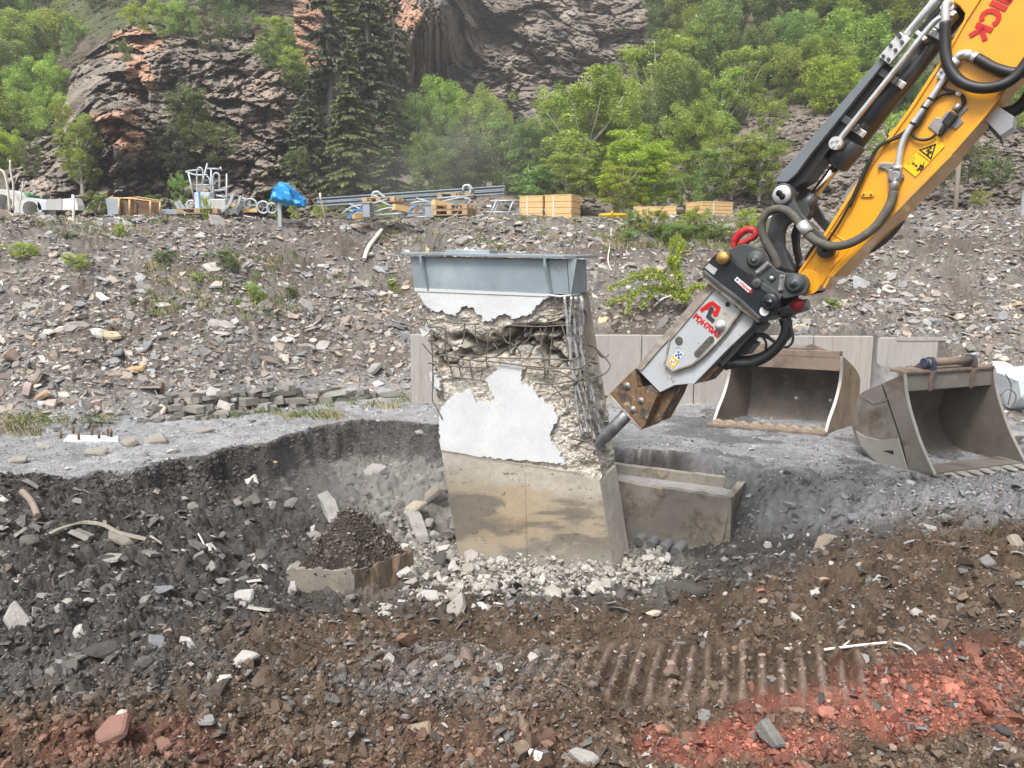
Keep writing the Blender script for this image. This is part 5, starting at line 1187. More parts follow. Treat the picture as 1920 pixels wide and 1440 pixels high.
m = MB(); m.cyl(top + w * .40 + bk_ * .05 + UP * .075, top + w * 1.04 + bk_ * .05 + UP * .075, .035, 14); m.build('pin', M_bsteel, rt1)
for q in (.17, .47):
    m = MB(); c = sh[0] + w * Wd * q + bk_ * .72 + UP * .33; m.cyl(c, c - bk_ * .03, .022, 12); m.build('bolt_head', M_tooth, rt1)
for k in range(9):
    c = lip + w * Wd * (k + .06) / 9.0; m = MB()
    pts = [c - bk_ * (.04 + .06 * math.sin(math.pi * i / 6)) + UP * (.02 + .06 * math.sin(math.pi * i / 6)) + w * (.145 * i / 6) for i in range(7)]
    V = []
    for p in pts: V += [p, p + bk_ * .10 + UP * .0, Vector((p.x, p.y, -.01))]
    Fc = []
    for i in range(6): Fc += [(3 * i, 3 * i + 3, 3 * i + 4, 3 * i + 1), (3 * i, 3 * i + 2, 3 * i + 5, 3 * i + 3)]
    m.add(V, Fc); m.build('tooth', M_tooth2, rt1)
m = MB(); m.prism([lip - bk_ * .03, lip + bk_ * .3, lip + bk_ * .3 + w * Wd, lip - bk_ * .03 + w * Wd], UP * .018); m.prism([lip - bk_ * .12 - w * .03 - UP * .01, lip - bk_ * .03 - w * .03, lip - bk_ * .03 + w * (Wd + .03), lip - bk_ * .12 + w * (Wd + .03) - UP * .01], UP * .03); m.build('cutting_edge', M_brown, rt1)
# ------------------------------------------------------------------ things stored on the terrace above the scree
M_pine = mk('new_pine_boards', (.66, .45, .22), rough=.7, var=.12, nscale=3, stretch=(1, 1, 9), c2=(.56, .35, .15), c2s=4, lo=.5, hi=.7, bump=.05)
M_pallet = mk('pallet_wood', (.42, .30, .18), rough=.85, var=.3, nscale=9)
M_strap = mk('pale_strap', (.7, .68, .62), rough=.6, var=.05)
M_girder = mk('grey_blue_girder', (.33, .39, .44), rough=.5, metal=.2, var=.12, nscale=5)
M_tubeg = mk('pale_steel_tube', (.42, .46, .49), rough=.45, metal=.2, var=.1)
M_bstrap = mk('blue_strap', (.04, .22, .55), rough=.6, var=.1)
M_tarp = mk('blue_tarpaulin', (.03, .33, .72), rough=.4, var=.25, nscale=6, c2=(.25, .58, .85), c2s=9, lo=.58, hi=.7, bump=.3, bscale=16)
M_yelt = mk('yellow_plastic', (.78, .50, .02), rough=.5, var=.08)
M_ringc = mk('pale_concrete_ring', (.58, .58, .57), rough=.85, var=.15, nscale=4)
M_birchb = mk('white_birch_bark', (.66, .63, .58), rough=.8, var=.1, nscale=4, c2=(.06, .055, .05), c2s=14, lo=.6, hi=.66, stretch=(1, 1, 2.5))
M_post = mk('weathered_post', (.24, .20, .16), rough=.9, var=.25, nscale=8, stretch=(1, 1, .3))
M_darkw = mk('rusty_mesh_panel', (.16, .10, .065), rough=.85, var=.4, nscale=25)
M_green = mk('green_sheet', (.03, .28, .10), rough=.5, var=.1)
def ter(u, Y): 
    p = at(u, 405, Y); return Vector((p.x, Y, gpt(p.x, Y)))
def crate(u0, u1, vt, Y, yaw, d, label, planks=4):
    S = Y * 1.0 / F; b = ter((u0 + u1) / 2, Y); wd = (u1 - u0) * S; h = at(960, vt, Y).z - b.z
    X, D = Vector((math.cos(yaw), math.sin(yaw), 0)), Vector((-math.sin(yaw), math.cos(yaw), 0))
    wd = wd / max(.3, abs(math.cos(yaw)))
    rt = empty('wooden_crate', b, label, 'crate', 'new pine crates on the terrace edge')
    m = MB()
    for k in range(planks):
        hh = h / planks
        for sgn in (-1, 1):
            m.box(b + D * (sgn * d / 2) + UP * (hh * (k + .5)), wd, .022, hh - .008, (X, D, UP)); m.box(b + X * (sgn * (wd / 2 - .0)) + UP * (hh * (k + .5)), .022, d - .03, hh - .008, (X, D, UP))
    m.build('boards', M_pine, rt)
    m = MB(); m.box(b + UP * (h + .006), wd + .03, d + .03, .02, (X, D, UP)); m.build('lid', M_pine, rt)
    m = MB(); m.box(b + UP * h / 2, wd - .04, d - .04, h - .02, (X, D, UP)); m.build('liner', M_pallet, rt)
    m = MB(); m.box(b - D * (d / 2 + .014) - X * wd * .18 + UP * h / 2, .022, .005, h, (X, D, UP)); m.build('strap', M_strap, rt)
    for sx in (-1, 1):
        m = MB(); m.box(b - D * (d / 2 + .012) + X * (sx * (wd / 2 - .01)) + UP * h * .42, .03, .02, .06, (X, D, UP)); m.build('clasp', M_galv, rt)
YT = 16.6
crate(981, 1022, 370, YT + .1, -.28, .5, 'square pine crate, left one of the close pair on the terrace edge')
crate(1032, 1078, 368, YT - .1, -.42, .55, 'square pine crate, right one of the close pair, next to the birch trunk')
crate(1190, 1264, 390, YT - .2, -.15, .5, 'long low pine crate just right of the yellow tub', 3)
crate(1300, 1358, 381, YT - .1, .42, .6, 'long pine crate at the right end of the row, beside the breaker hook', 4)
# yellow tub
b = ter(1150, YT - .2); t_ = empty('yellow_tub', b, 'shallow round yellow plastic tub on the terrace edge', 'tub')
m = MB(); m.lathe(b, UP, [(0, .24), (.06, .28), (.1, .31), (.12, .31), (.13, .29), (.06, .26), (.03, 0)], 28); m.build('bowl', M_yelt, t_)
m = MB(); m.lathe(b + UP * .1, UP, [(0, .31), (0, .335), (.025, .335), (.025, .31)], 28); m.box(b + UP * .15 - Vector((.07, .3, 0)), .04, .04, .06); m.build('rim', M_yelt, t_)
def tubes(name, label, cat, paths, r, mat, Y, parts='tube', group=None, dz=0):
    pts = [at(p[0], p[1], Y + (p[2] if len(p) > 2 else 0)) for pa in paths for p in pa]
    b = min(pts, key=lambda p: p.z); rt = empty(name, b, label, cat, group)
    for pa in paths:
        m = MB(); q = [at(p[0], p[1], Y + (p[2] if len(p) > 2 else 0)) for p in pa]; m.tube(spline(q, 4) if len(q) > 2 else q, r, 7); m.build(parts, mat, rt)
    return rt
tubes('work_stand', 'open pale steel stand leaning on the terrace left of the pine crates', 'steel frame', [[(915, 413), (931, 376)], [(947, 413), (963, 376)], [(918, 377), (975, 376)], [(911, 398), (965, 398)], [(931, 376), (936, 378, .5), (920, 412, .5)], [(963, 376), (974, 380, .5), (978, 392, .5)]], .019, M_tubeg, YT, 'frame_tube')
m = MB(); m.box(at(917, 386, YT), .1, .05, .05); tag(m.build('white_box', M_white), 'small white box fixed beside the open steel stand', 'box')
m = MB(); p = at(972, 400, YT + .3); m.prism([p + Vector((-.09, 0, -.2)), p + Vector((.07, 0, -.2)), p + Vector((.09, 0, .06)), p + Vector((-.02, 0, .12)), p + Vector((-.05, 0, .06))], (0, .2, 0)); tag(m.build('grey_hopper', M_girder), 'small grey steel hopper between the stand and the pine crates', 'hopper')
# girders
def ibeam(name, label, a, b, hh, bw):
    m = MB(); d = (b - a).normalized(); s = d.cross(UP).normalized(); u_ = s.cross(d); c = (a + b) / 2; L = (b - a).length
    m.box(c, L, .03, hh - .02, (d, s, u_)); m.box(c + u_ * (hh / 2 - .011), L, bw, .022, (d, s, u_)); m.box(c - u_ * (hh / 2 - .011), L, bw, .022, (d, s, u_))
    tag(m.build(name, M_girder), label, 'girder', 'long steel girders on the terrace')
ibeam('steel_girder', 'upper of the two long grey girders lying on the pallets', at(595, 375.5, YT + .5), at(945, 352, YT + .9), .085, .2)
ibeam('steel_girder', 'lower of the two long grey girders lying on the pallets', at(595, 383.5, YT + .5), at(945, 360.5, YT + .9), .085, .2)
def pallet(c, yaw, label, w_=.75, d_=.5, layers=1):
    X, D = Vector((math.cos(yaw), math.sin(yaw), 0)), Vector((-math.sin(yaw), math.cos(yaw), 0))
    m = MB(); n = m
    for l in range(layers):
        z = l * .115
        for k in range(5): m.box(c + D * (d_ * (k / 4 - .5)) + UP * (z + .10), w_, .08, .016, (X, D, UP))
        for k in range(3): m.box(c + D * (d_ * (k / 2 - .5)) + UP * (z + .01), w_, .08, .016, (X, D, UP))
        for i in (-1, 0, 1):
            for j in (-1, 0, 1): n.box(c + X * (i * (w_ / 2 - .06)) + D * (j * d_ / 2) + UP * (z + .055), .11, .09, .072, (X, D, UP))
    o = m.build('pallet', M_pallet); tag(o, label, 'pallet', 'wooden pallets under the girders')
pallet(at(720, 381, YT + .4), -.25, 'pallet under the left third of the long girders')
pallet(at(857, 373, YT + .7), -.2, 'pallet high under the right end of the long girders')
pallet(at(852, 405, YT - .1), -.3, 'stack of two orange-brown pallets below the right end of the girders', .8, .5, 2)
for (u, v, w_, h_, lab) in ((688, 394, .14, .30, 'grey steel box column left of centre under the girders'), (806, 396, .19, .27, 'stubby grey steel box column at the middle of the girder pile')):
    m = MB(); c = at(u, v, YT); m.box(c, w_, .16, h_); m.box(c + UP * h_ / 2, w_ + .05, .2, .02); tag(m.build('box_column', M_girder, bevel=.006), lab, 'steel column')
for (u0, v0, u1, v1, lab) in ((738, 388, 775, 396, 'thick orange-brown timber bearer at the left of the pile'), (812, 380, 846, 388, 'thick orange-brown timber bearer near the right column'), (663, 405, 690, 402, 'short timber block lying at the left foot of the pile')):
    m = MB(); a, b = at(u0, v0, YT - .15), at(u1, v1, YT + .1); d = (b - a).normalized(); s = d.cross(UP).normalized(); m.box((a + b) / 2, (b - a).length, .15, .12, (d, s, s.cross(d))); tag(m.build('timber_bearer', M_pine, bevel=.004), lab, 'timber')
for i, (pth, lab) in enumerate([([(652, 409), (662, 398), (680, 391)], 'blue lashing strap at the left end of the girder pile'), ([(765, 402), (772, 393), (779, 386)], 'blue lashing strap beside the left timber bearer'), ([(839, 406), (846, 393), (857, 379)], 'blue lashing strap across the pallet stack')]):
    m = MB(); q = [at(u, v, YT - .3) for u, v in pth]; ribbon(m, q, .045, Vector((0, -1, 0)), .006); m.tube([q[1] + Vector((0, -.02, 0)), q[1] + Vector((.05, -.02, .05))], .025, 6); tag(m.build('lashing_strap', M_bstrap), lab, 'strap')
tubes('steel_parts', 'jumble of grey steel angles and struts piled under the girders', 'steel pile', [[(640, 402), (660, 388), (682, 384)], [(648, 392), (690, 406)], [(700, 398), (735, 390), (765, 402)], [(692, 385), (730, 372)], [(700, 404), (800, 398)], [(715, 378), (745, 392)], [(770, 382), (800, 378), (830, 392)], [(820, 372), (890, 366)], [(828, 378), (870, 370), (885, 378)], [(750, 408), (840, 406)], [(830, 408), (890, 404)], [(780, 372), (812, 380)], [(655, 382), (700, 404)], [(870, 372), (882, 375), (876, 383)]], .022, M_girder, YT + .1, 'strut')
tubes('chain_block', 'pale hoist block and hook lying on the girders at left', 'hoist block', [[(698, 371), (700, 362), (708, 360), (716, 366), (722, 370)], [(700, 366), (712, 372)]], .03, M_tubeg, YT + .35, 'casing')
tubes('chain_block', 'pale hoist block and bent bar on the girders at right', 'hoist block', [[(868, 358), (870, 349), (880, 348), (886, 356)], [(878, 346), (882, 358), (878, 366)]], .028, M_tubeg, YT + .7, 'casing')
# tarp on a post
pb = ter(525, YT - .5); tp = empty('tarpaulin_bundle', at(540, 380, YT - .5), 'bright blue tarpaulin wrapped over a load on a steel post', 'tarpaulin')
V0, F0 = ico(4); c = at(541, 366, YT - .4); sx = .36
VV = V0.copy(); k = fbm(VV[:, 0] * 2 + 3, VV[:, 2] * 2 + VV[:, 1], 4, 5); sg = facets(VV[:, 0] * 2.2 + 9, VV[:, 2] * 2.2 + VV[:, 1] * 1.1, 77, 1.4)[0]
xx = VV[:, 0]; topz = np.interp(xx, [-1, -.85, -.6, -.1, .45, 1], [-.02, .10, .19, .235, .10, -.10]); botz = np.interp(xx, [-1, -.6, 0, 1], [-.10, -.12, -.16, -.24])
zz = np.where(VV[:, 2] > 0, VV[:, 2] ** .5 * 1, -np.abs(VV[:, 2]) ** .4); zf = (topz + botz) / 2 + (topz - botz) / 2 * zz
PVV = np.stack([c.x + xx * sx * (1 + .12 * sg), c.y + VV[:, 1] * .28 * (1 + .3 * sg), c.z + zf + sg * .035 + k * .03 - .05 * (VV[:, 2] < -.1) * (np.abs(np.sin(xx * 9)))], -1)
np_mesh('tarpaulin', PVV, np.array(F0).ravel(), np.full(len(F0), 3), M_tarp, None, False, tp)
m = MB(); m.box(Vector((pb.x, pb.y, (pb.z + c.z) / 2 - .1)), .07, .07, c.z - pb.z); tag(m.build('steel_post', M_tubeg), 'square grey steel post carrying the blue tarpaulin', 'post')
# railing machine
tubes('railing_unit', 'tall pale steel railing unit with tube uprights on a pallet', 'railing unit', [[(365, 378), (353, 322)], [(348, 322), (367, 328), (390, 328)], [(350, 321), (376, 318)], [(370, 370), (370, 319), (380, 319), (380, 350)], [(374, 366), (389, 306)], [(388, 316), (415, 317)], [(396, 370), (396, 317)], [(400, 370), (400, 329), (411, 328), (411, 355)], [(425, 398), (425, 326)], [(371, 347), (395, 347)], [(402, 357), (424, 356)], [(405, 366), (424, 370)], [(413, 313), (416, 320)], [(388, 330), (393, 336), (394, 345)]], .019, M_tubeg, YT - .3, 'tube')
m = MB(); m.box(at(384, 377, YT - .35), .32, .25, .33); tag(m.build('control_box', mk('pale_blue_cabinet', (.50, .58, .64), rough=.5, var=.08), bevel=.01), 'pale blue steel cabinet inside the railing unit', 'cabinet')
m = MB(); m.box(at(412, 387, YT - .35), .33, .25, .28); tag(m.build('steel_tank', M_galv, bevel=.01), 'grey galvanised box at the right foot of the railing unit', 'box')
pallet(at(378, 402, YT - .5), .05, 'pallet under the pale blue cabinet of the railing unit', .8, .4)
m = MB(); m.box(at(375, 383, YT - .56), .03, .03, .50); tag(m.build('blue_post', M_bstrap), 'thin blue post before the railing unit', 'post')
for i, (pa, lab) in enumerate([([(330, 379), (338, 392), (350, 402)], 'leftmost curved rail at the foot of the railing unit'), ([(336, 377), (344, 389), (354, 399)], 'second curved rail at the left foot of the railing unit'), ([(350, 382), (354, 391), (360, 396)], 'short curved rail beside the cabinet pallet'), ([(438, 364), (430, 384), (410, 403)], 'long curved rail at the right foot of the railing unit'), ([(452, 368), (446, 385), (432, 402)], 'curved rail left of the steel wheels'), ([(462, 372), (450, 392), (444, 402)], 'curved rail standing among the steel wheels')]):
    m = MB(); q = spline([at(u, v, YT - .7 + .08 * i) for u, v in pa], 5); ribbon(m, q, .06, Vector((0, -1, 0)), .05); tag(m.build('curved_rail', M_tubeg, bevel=.004), lab, 'curved rail', 'curved rails by the railing unit')
for i, (u, v, r_, lab) in enumerate([(458, 383, .12, 'steel wheel nearest the railing unit'), (471, 385, .13, 'large steel wheel in the middle of the wheels'), (495, 389, .12, 'pale steel wheel just left of the tarpaulin post'), (512, 391, .10, 'small steel wheel behind the tarpaulin post'), (362, 386, .10, 'steel wheel left of the pale blue cabinet')]):
    m = MB(); c = at(u, v, YT - .2)
    m.tube([c + Vector((math.cos(a) * r_, -.02 * i, math.sin(a) * r_)) for a in np.linspace(0, 2 * math.pi, 25)], .022, 7)
    for a in (0, 2.1, 4.2): m.tube([c, c + Vector((math.cos(a) * r_, 0, math.sin(a) * r_))], .012, 5)
    tag(m.build('cable_pulley', M_tubeg), lab, 'wheel', 'steel pulley wheels on the terrace')
m = MB()
for (u, v) in ((442, 385), (470, 395)): m.box(at(u, v, YT - .2), .3, .12, .07)
tag(m.build('timber_bearer', M_pine, bevel=.004), 'orange timber bearers under the steel wheels', 'timber')
# cage, bin, panels, concrete rings on the left
YL = 15.9
m = MB(); p = at(213, 386, YL); m.prism([p + Vector((-.13, 0, -.17)), p + Vector((.10, 0, -.17)), p + Vector((.10, 0, .13)), p + Vector((-.08, 0, .16)), p + Vector((-.15, 0, .14))], (0, .3, 0)); tag(m.build('grey_bin', M_girder, bevel=.006), 'blue-grey upright steel bin left of the wooden cage', 'bin')
cg = empty('wooden_cage', ter(262, YL), 'low wooden-framed mesh cage on the terrace edge', 'cage')
m = MB()
for u, v0, v1 in ((223, 372, 401), (243, 374, 400), (282, 376, 399), (300, 379, 398)): m.tube([at(u, v0, YL), at(u, v1 + 3, YL)], .018, 6)
m.tube([at(206, 371, YL + .3), at(244, 372, YL), at(300, 379, YL)], .016, 6); m.tube([at(223, 372, YL), at(260, 370, YL + .6), at(304, 377, YL + .5)], .016, 6); m.build('frame', M_pine, cg)
m = MB(); m.prism([at(u, v, YL + .08) for u, v in ((224, 374), (299, 380), (299, 400), (224, 402))], (0, .012, 0)); m.build('mesh_panel', M_darkw, cg)
m = MB(); m.prism([at(u, v, YL + .05) for u, v in ((245, 378), (256, 379), (256, 399), (245, 400))], (0, .012, 0)); m.build('brown_panel', M_rust, cg)
M_pan = mk('grey_board', (.45, .46, .45), rough=.7, var=.12, nscale=3)
for i, (pl, mt, lab) in enumerate([([(86, 374), (116, 373), (116, 394), (86, 394)], M_pan, 'grey board leaning beside the white board'), ([(117, 373), (140, 371), (146, 384), (146, 394), (117, 394)], M_white, 'white board right of the grey board'), ([(303, 392), (332, 393), (332, 402), (303, 402)], M_girder, 'low grey-blue trough right of the wooden cage'), ([(70, 377), (86, 377), (86, 394), (70, 394)], mk('pale_blue_plastic', (.55, .66, .72), rough=.5, var=.05), 'pale blue block beside the small concrete ring')]):
    m = MB(); m.prism([at(u, v, YL + .2) for u, v in pl], (0, .25, 0)); tag(m.build('board' if i < 2 else ('steel_trough' if i == 2 else 'plastic_block'), mt, bevel=.005), lab, ['board', 'board', 'trough', 'block'][i])
for u, v, r_, lab in ((4, 388, .36, 'large pale concrete ring at the left edge of the terrace'), (57, 392, .23, 'small pale concrete ring beside the birch stems')):
    m = MB(); c = at(u, v, YL + .2); V = []
    A_ = np.linspace(0, 2 * math.pi, 33)
    for a in A_: 
        for (rr, yy_) in ((r_, 0), (r_, .5), (r_ * .7, .5), (r_ * .7, 0)): V.append(c + Vector((math.cos(a) * rr, yy_, math.sin(a) * rr)))
    m.add(V, [(4 * i + e, 4 * i + 4 + e, 4 * i + 4 + (e + 1) % 4, 4 * i + (e + 1) % 4) for i in range(32) for e in range(4)]); tag(m.build('concrete_ring', M_ringc), lab, 'concrete ring', 'concrete rings on the terrace')
m = MB(); p = at(40, 365, YL + .6); m.prism([p + Vector((-.16, 0, .03)), p + Vector((-.13, 0, .06)), p + Vector((.15, 0, -.0)), p + Vector((.13, 0, -.05)), p + Vector((-.16, 0, -.04))], (0, .4, 0)); tag(m.build('green_sheet', M_green), 'green plastic sheet between the two concrete rings', 'sheet')
for pth, r_, lab in (([(18, 398), (14, 350), (8, 325), (0, 318)], .022, 'leftmost bare white birch stem on the terrace edge'), ([(24, 394), (25, 350), (20, 322), (19, 300)], .018, 'tall thin white birch stem second from the left edge'), ([(37, 385), (40, 362), (43, 350), (42, 341)], .014, 'short crooked white birch stem by the small concrete ring')):
    m = MB(); m.tube(spline([at(u, v, YL - .6) for u, v in pth], 5), r_, 7); m.tube([at(pth[1][0], pth[1][1], YL - .6), at(pth[1][0] + 9, pth[1][1] - 22, YL - .5)], .007, 5); tag(m.build('birch_sapling', M_birchb), lab, 'birch stem', 'bare white birch stems')
m = MB(); m.tube([at(137, 365, 14.6), at(138, 400, 14.6), at(140, 446, 14.5)], .026, 8); m.tube([at(138, 369, 14.6), at(151, 366, 14.7)], .008, 5); tag(m.build('birch_pole', M_birchb), 'upright white birch pole standing on the upper scree', 'pole')
m = MB(); m.tube([at(600, 362, 15.5), at(602, 378, 15.5)], .02, 8); tag(m.build('marker_stake_top', M_white) if False else m.build('marker_stake', M_birchb), 'dark leaning stake with a white tip before the girders', 'stake')
st_ = COL.objects['marker_stake']; m = MB(); m.tube([at(602, 377, 15.5), at(608, 400, 15.5), at(611, 420, 15.4)], .022, 8); m.build('lower_shaft', M_post, st_)
m = MB(); m.tube([at(1799, 277, 16.2), at(1795, 350, 16.2), at(1789, 425, 16.1)], .048, 9); tag(m.build('wooden_post', M_post), 'tall grey wooden post on the terrace right of the arm', 'post')
m = MB(); m.tube([at(1785, 396, 16.0), at(1784, 420, 16.0)], .035, 6); m.tube([at(1788, 418, 15.9), at(1800, 404, 15.95)], .02, 6); tag(m.build('post_brace', M_post), 'short broken plank at the foot of the wooden post', 'plank')
m = MB(); m.box(at(1918, 384, 15.5), .05, .05, .55); tag(m.build('pale_post', M_tubeg), 'pale post cut by the right edge of the photo', 'post')
rb_ = empty('red_barrier', at(1690, 416, 16.5), 'red lamp board on a white stand, seen under the yellow stick', 'barrier')
m = MB(); m.box(at(1708, 382, 16.5), .30, .05, .16); m.build('red_board', M_redp, rb_, bevel=.005); m = MB(); m.box(at(1716, 368, 16.5), .2, .06, .1); m.build('white_board', M_white, rb_); m = MB(); m.box(at(1691, 405, 16.5), .05, .05, .28); m.build('white_leg', M_tubeg, rb_)
# ------------------------------------------------------------------ left-hand bench: dry stone footing, bolted pad, broken kerbs
pad = empty('foundation_pad', onz(168, 820, 0), 'white concrete pad with rusty anchor bolts on the left bench', 'foundation')
m = MB(); q = [onz(118, 823, .03), onz(222, 823, .03), onz(222, 815, .03), onz(128, 813, .03)]; m.prism([p - UP * .012 for p in q], (0, 0, -.08)); m.build('slab', M_seal, pad, bevel=.01)
for u, v in ((115, 822), (138, 812), (148, 824), (173, 816), (186, 822), (203, 818), (209, 819)):
    m = MB(); c = onz(u, v, .02); m.cyl(c, c + UP * .10, .016, 8); m.build('anchor_bolt', M_rust, pad)
# ------------------------------------------------------------------ trees and plants
def leafcloud(centres, radii, n, size, rng, up=.3, droop=0.0, aspect=.6):
    """n leaf quads scattered round clump centres; returns V, colours"""
    k = rng.integers(0, len(centres), n)
    d = rng.normal(size=(n, 3)); d /= np.linalg.norm(d, axis=1, keepdims=True)
    P = centres[k] + d * (radii[k] * rng.uniform(.25, 1, n) ** .6)[:, None] * np.array([1, 1, 1.15])
    s = size * np.exp(rng.normal(0, .28, n))
    a = rng.normal(size=(n, 3)); a[:, 2] = a[:, 2] * .6 - droop; a /= np.linalg.norm(a, axis=1, keepdims=True)
    b = rng.normal(size=(n, 3)) + np.array([0, 0, up]); b = np.cross(a, b); b /= np.linalg.norm(b, axis=1, keepdims=True) + 1e-9
    A = a * s[:, None]; B = b * (s * aspect)[:, None]
    V = np.stack([P - A * .6, P + B * .5, P + A * .6, P - B * .5], 1)
    shade = np.clip(.5 + .22 * rng.normal(size=n) + .28 * (rng.normal(size=len(centres))[k]) * .7, 0, 1)
    return V.reshape(-1, 3), np.repeat(np.stack([shade] * 3, -1), 4, axis=0)
def crown_mesh(name, V, C, mat):
    me_o = np_mesh(name, V, np.arange(len(V)), np.full(len(V) // 4, 4), mat, C)
    COL.objects.unlink(me_o); me = me_o.data; bpy.data.objects.remove(me_o); return me
def wood_mesh(name, tubes_, mat):
    m = MB()
    for pts, r in tubes_: m.tube(pts, r, 5, False)
    o = m.build(name, mat); me = o.data; COL.objects.unlink(o); bpy.data.objects.remove(o); return me
M_leafB = mk_leaf('fresh_birch_leaves', (.17, .25, .04), (.50, .62, .13), .42, .02)
M_leafY = mk_leaf('yellow_green_leaves', (.26, .36, .03), (.56, .66, .10), .42, .015)
M_leafD = mk_leaf('olive_leaves', (.09, .13, .04), (.25, .32, .11), .32, .025)
M_leafS = mk_leaf('spruce_needles', (.055, .068, .042), (.16, .18, .10), .15, .02)
M_leafM = mk_leaf('mid_green_leaves', (.12, .20, .045), (.37, .50, .14), .38, .02)
M_trunk = mk('grey_bark', (.10, .09, .08), rough=.9, var=.3, nscale=6)
M_trunkd = mk('dark_bark', (.07, .058, .048), rough=.9, var=.3, nscale=6)
def deciduous(seed, tall, spread, clumps, leaves, lsize, airy, mat_wood, trunk_r=.035, low=.25):
    """unit-height tree: trunk, limbs and leaf clumps round the limb ends"""
    rng = np.random.default_rng(seed); tub = []; cen, rad = [], []
    H = 1.0; bend = rng.normal(0, .03, 3)
    tp = [Vector((bend[0] * (z ** 2) * 2, bend[1] * (z ** 2) * 2, z)) for z in np.linspace(0, .93, 9)]
    tub.append((tp, [trunk_r * (1 - .85 * z) for z in np.linspace(0, 1, 9)]))
    for k in range(clumps):
        h = low + (.95 - low) * ((k + rng.uniform(0, 1)) / clumps)
        a = k * 2.399 + rng.uniform(-.5, .5)
        prof = math.sin(math.pi * min(1, max(0.05, (h - low + .12) / (1.12 - low)))) ** .7
        L = spread * prof * rng.uniform(.55, 1.05)
        b = tp[min(8, int(h * .8 * 8))]
        e = Vector((b.x + math.cos(a) * L, b.y + math.sin(a) * L, h + L * (.25 + .6 * h)))
        mid = b.lerp(e, .5) + Vector((0, 0, -.02))
        tub.append(([b, mid, e], [trunk_r * .35, trunk_r * .22, trunk_r * .08]))
        for q in range(airy):
            f = rng.uniform(.45, 1.1); c = b.lerp(e, f) + Vector(rng.normal(0, .035, 3)); cen.append(c[:]); rad.append(rng.uniform(.035, .075) * (spread / .3) ** .5)
    cen.append((tp[-1].x, tp[-1].y, .95)); rad.append(.05)
    V, C = leafcloud(np.array(cen), np.array(rad), leaves, lsize, rng)
    return wood_mesh('trunk', tub, mat_wood), V, C
def spruce(seed, leaves, spread, sparse=.0):
    rng = np.random.default_rng(seed); tub = [([Vector((0, 0, 0)), Vector((.004, 0, .5)), Vector((0, .003, 1))], [.022, .014, .002])]
    V, C = [], []
    whorl = 34; per = leaves // (whorl * 6)
    for k in range(whorl):
        h = .12 + .86 * (k / whorl) + rng.uniform(-.008, .008); L0 = spread * (1 - h) ** .8 + .012
        for j in range(6):
            if rng.uniform() < sparse: continue
            a = rng.uniform(0, 6.28); L = L0 * rng.uniform(.55, 1.1)
            pts = [Vector((math.cos(a) * L * s, math.sin(a) * L * s, h + L * (.10 * s - .55 * s * s + .18 * s ** 3))) for s in (0, .35, .7, 1)]
            tub.append((pts, [.0035, .0025, .0018, .001]))
            s = rng.uniform(.12, 1, per); P = np.array([[p.x, p.y, p.z] for p in pts])
            q = np.stack([np.interp(s, [0, .35, .7, 1], P[:, c]) for c in range(3)], -1)
            side = np.array([-math.sin(a), math.cos(a), 0]); sw = rng.normal(0, .25, per) * L * .35 * (1 - .5 * s)
            q = q + side[None] * sw[:, None]
            A = np.array([math.cos(a) * .5, math.sin(a) * .5, 0])[None] + side[None] * np.sign(sw)[:, None] * .5 + np.array([0, 0, -.9])[None] + rng.normal(0, .3, (per, 3)); A /= np.linalg.norm(A, axis=1, keepdims=True)
            B = np.cross(A, rng.normal(size=(per, 3))); B /= np.linalg.norm(B, axis=1, keepdims=True)
            sz = .0125 * np.exp(rng.normal(0, .35, per)) * (.6 + .8 * (1 - h)); A *= sz[:, None]; B *= (sz * .28)[:, None]
            V.append(np.stack([q, q + A * .5 + B, q + A, q + A * .5 - B], 1).reshape(-1, 3))
            sh = np.clip(rng.normal(.4, .22, per) + .25 * (s - .5), 0, 1); C.append(np.repeat(np.stack([sh] * 3, -1), 4, axis=0))
    return wood_mesh('trunk', tub, M_trunk), np.concatenate(V), np.concatenate(C)
PROT = {}
def reg(key, res, mats):
    wood, V, C = res; PROT[key] = (wood, {m.name: crown_mesh('crown', V, C, m) for m in mats})
for s in range(3):
    reg('leafy%d' % s, deciduous(11 + s, 1, .34, 36, 34000, .0135, 4, M_trunk, .022, .22), [M_leafB, M_leafM, M_leafY, M_leafD])
    reg('birch%d' % s, deciduous(31 + s, 1, .20, 32, 22000, .012, 3, M_birchb, .016, .20), [M_leafB, M_leafM, M_leafY])
    reg('bush%d' % s, deciduous(51 + s, 1, .55, 24, 9000, .024, 4, M_trunkd, .015, .06), [M_leafB, M_leafM, M_leafY, M_leafD])
for s in range(3): reg('spruce%d' % s, spruce(71 + s, 60000, .20, [.3, .45, .6][s]), [M_leafS, M_leafM, M_leafD])
reg('pine0', deciduous(91, 1, .26, 26, 16000, .016, 3, M_trunkd, .02, .3), [M_leafD, M_leafS])
TREES = []
_tr = random.Random(5)
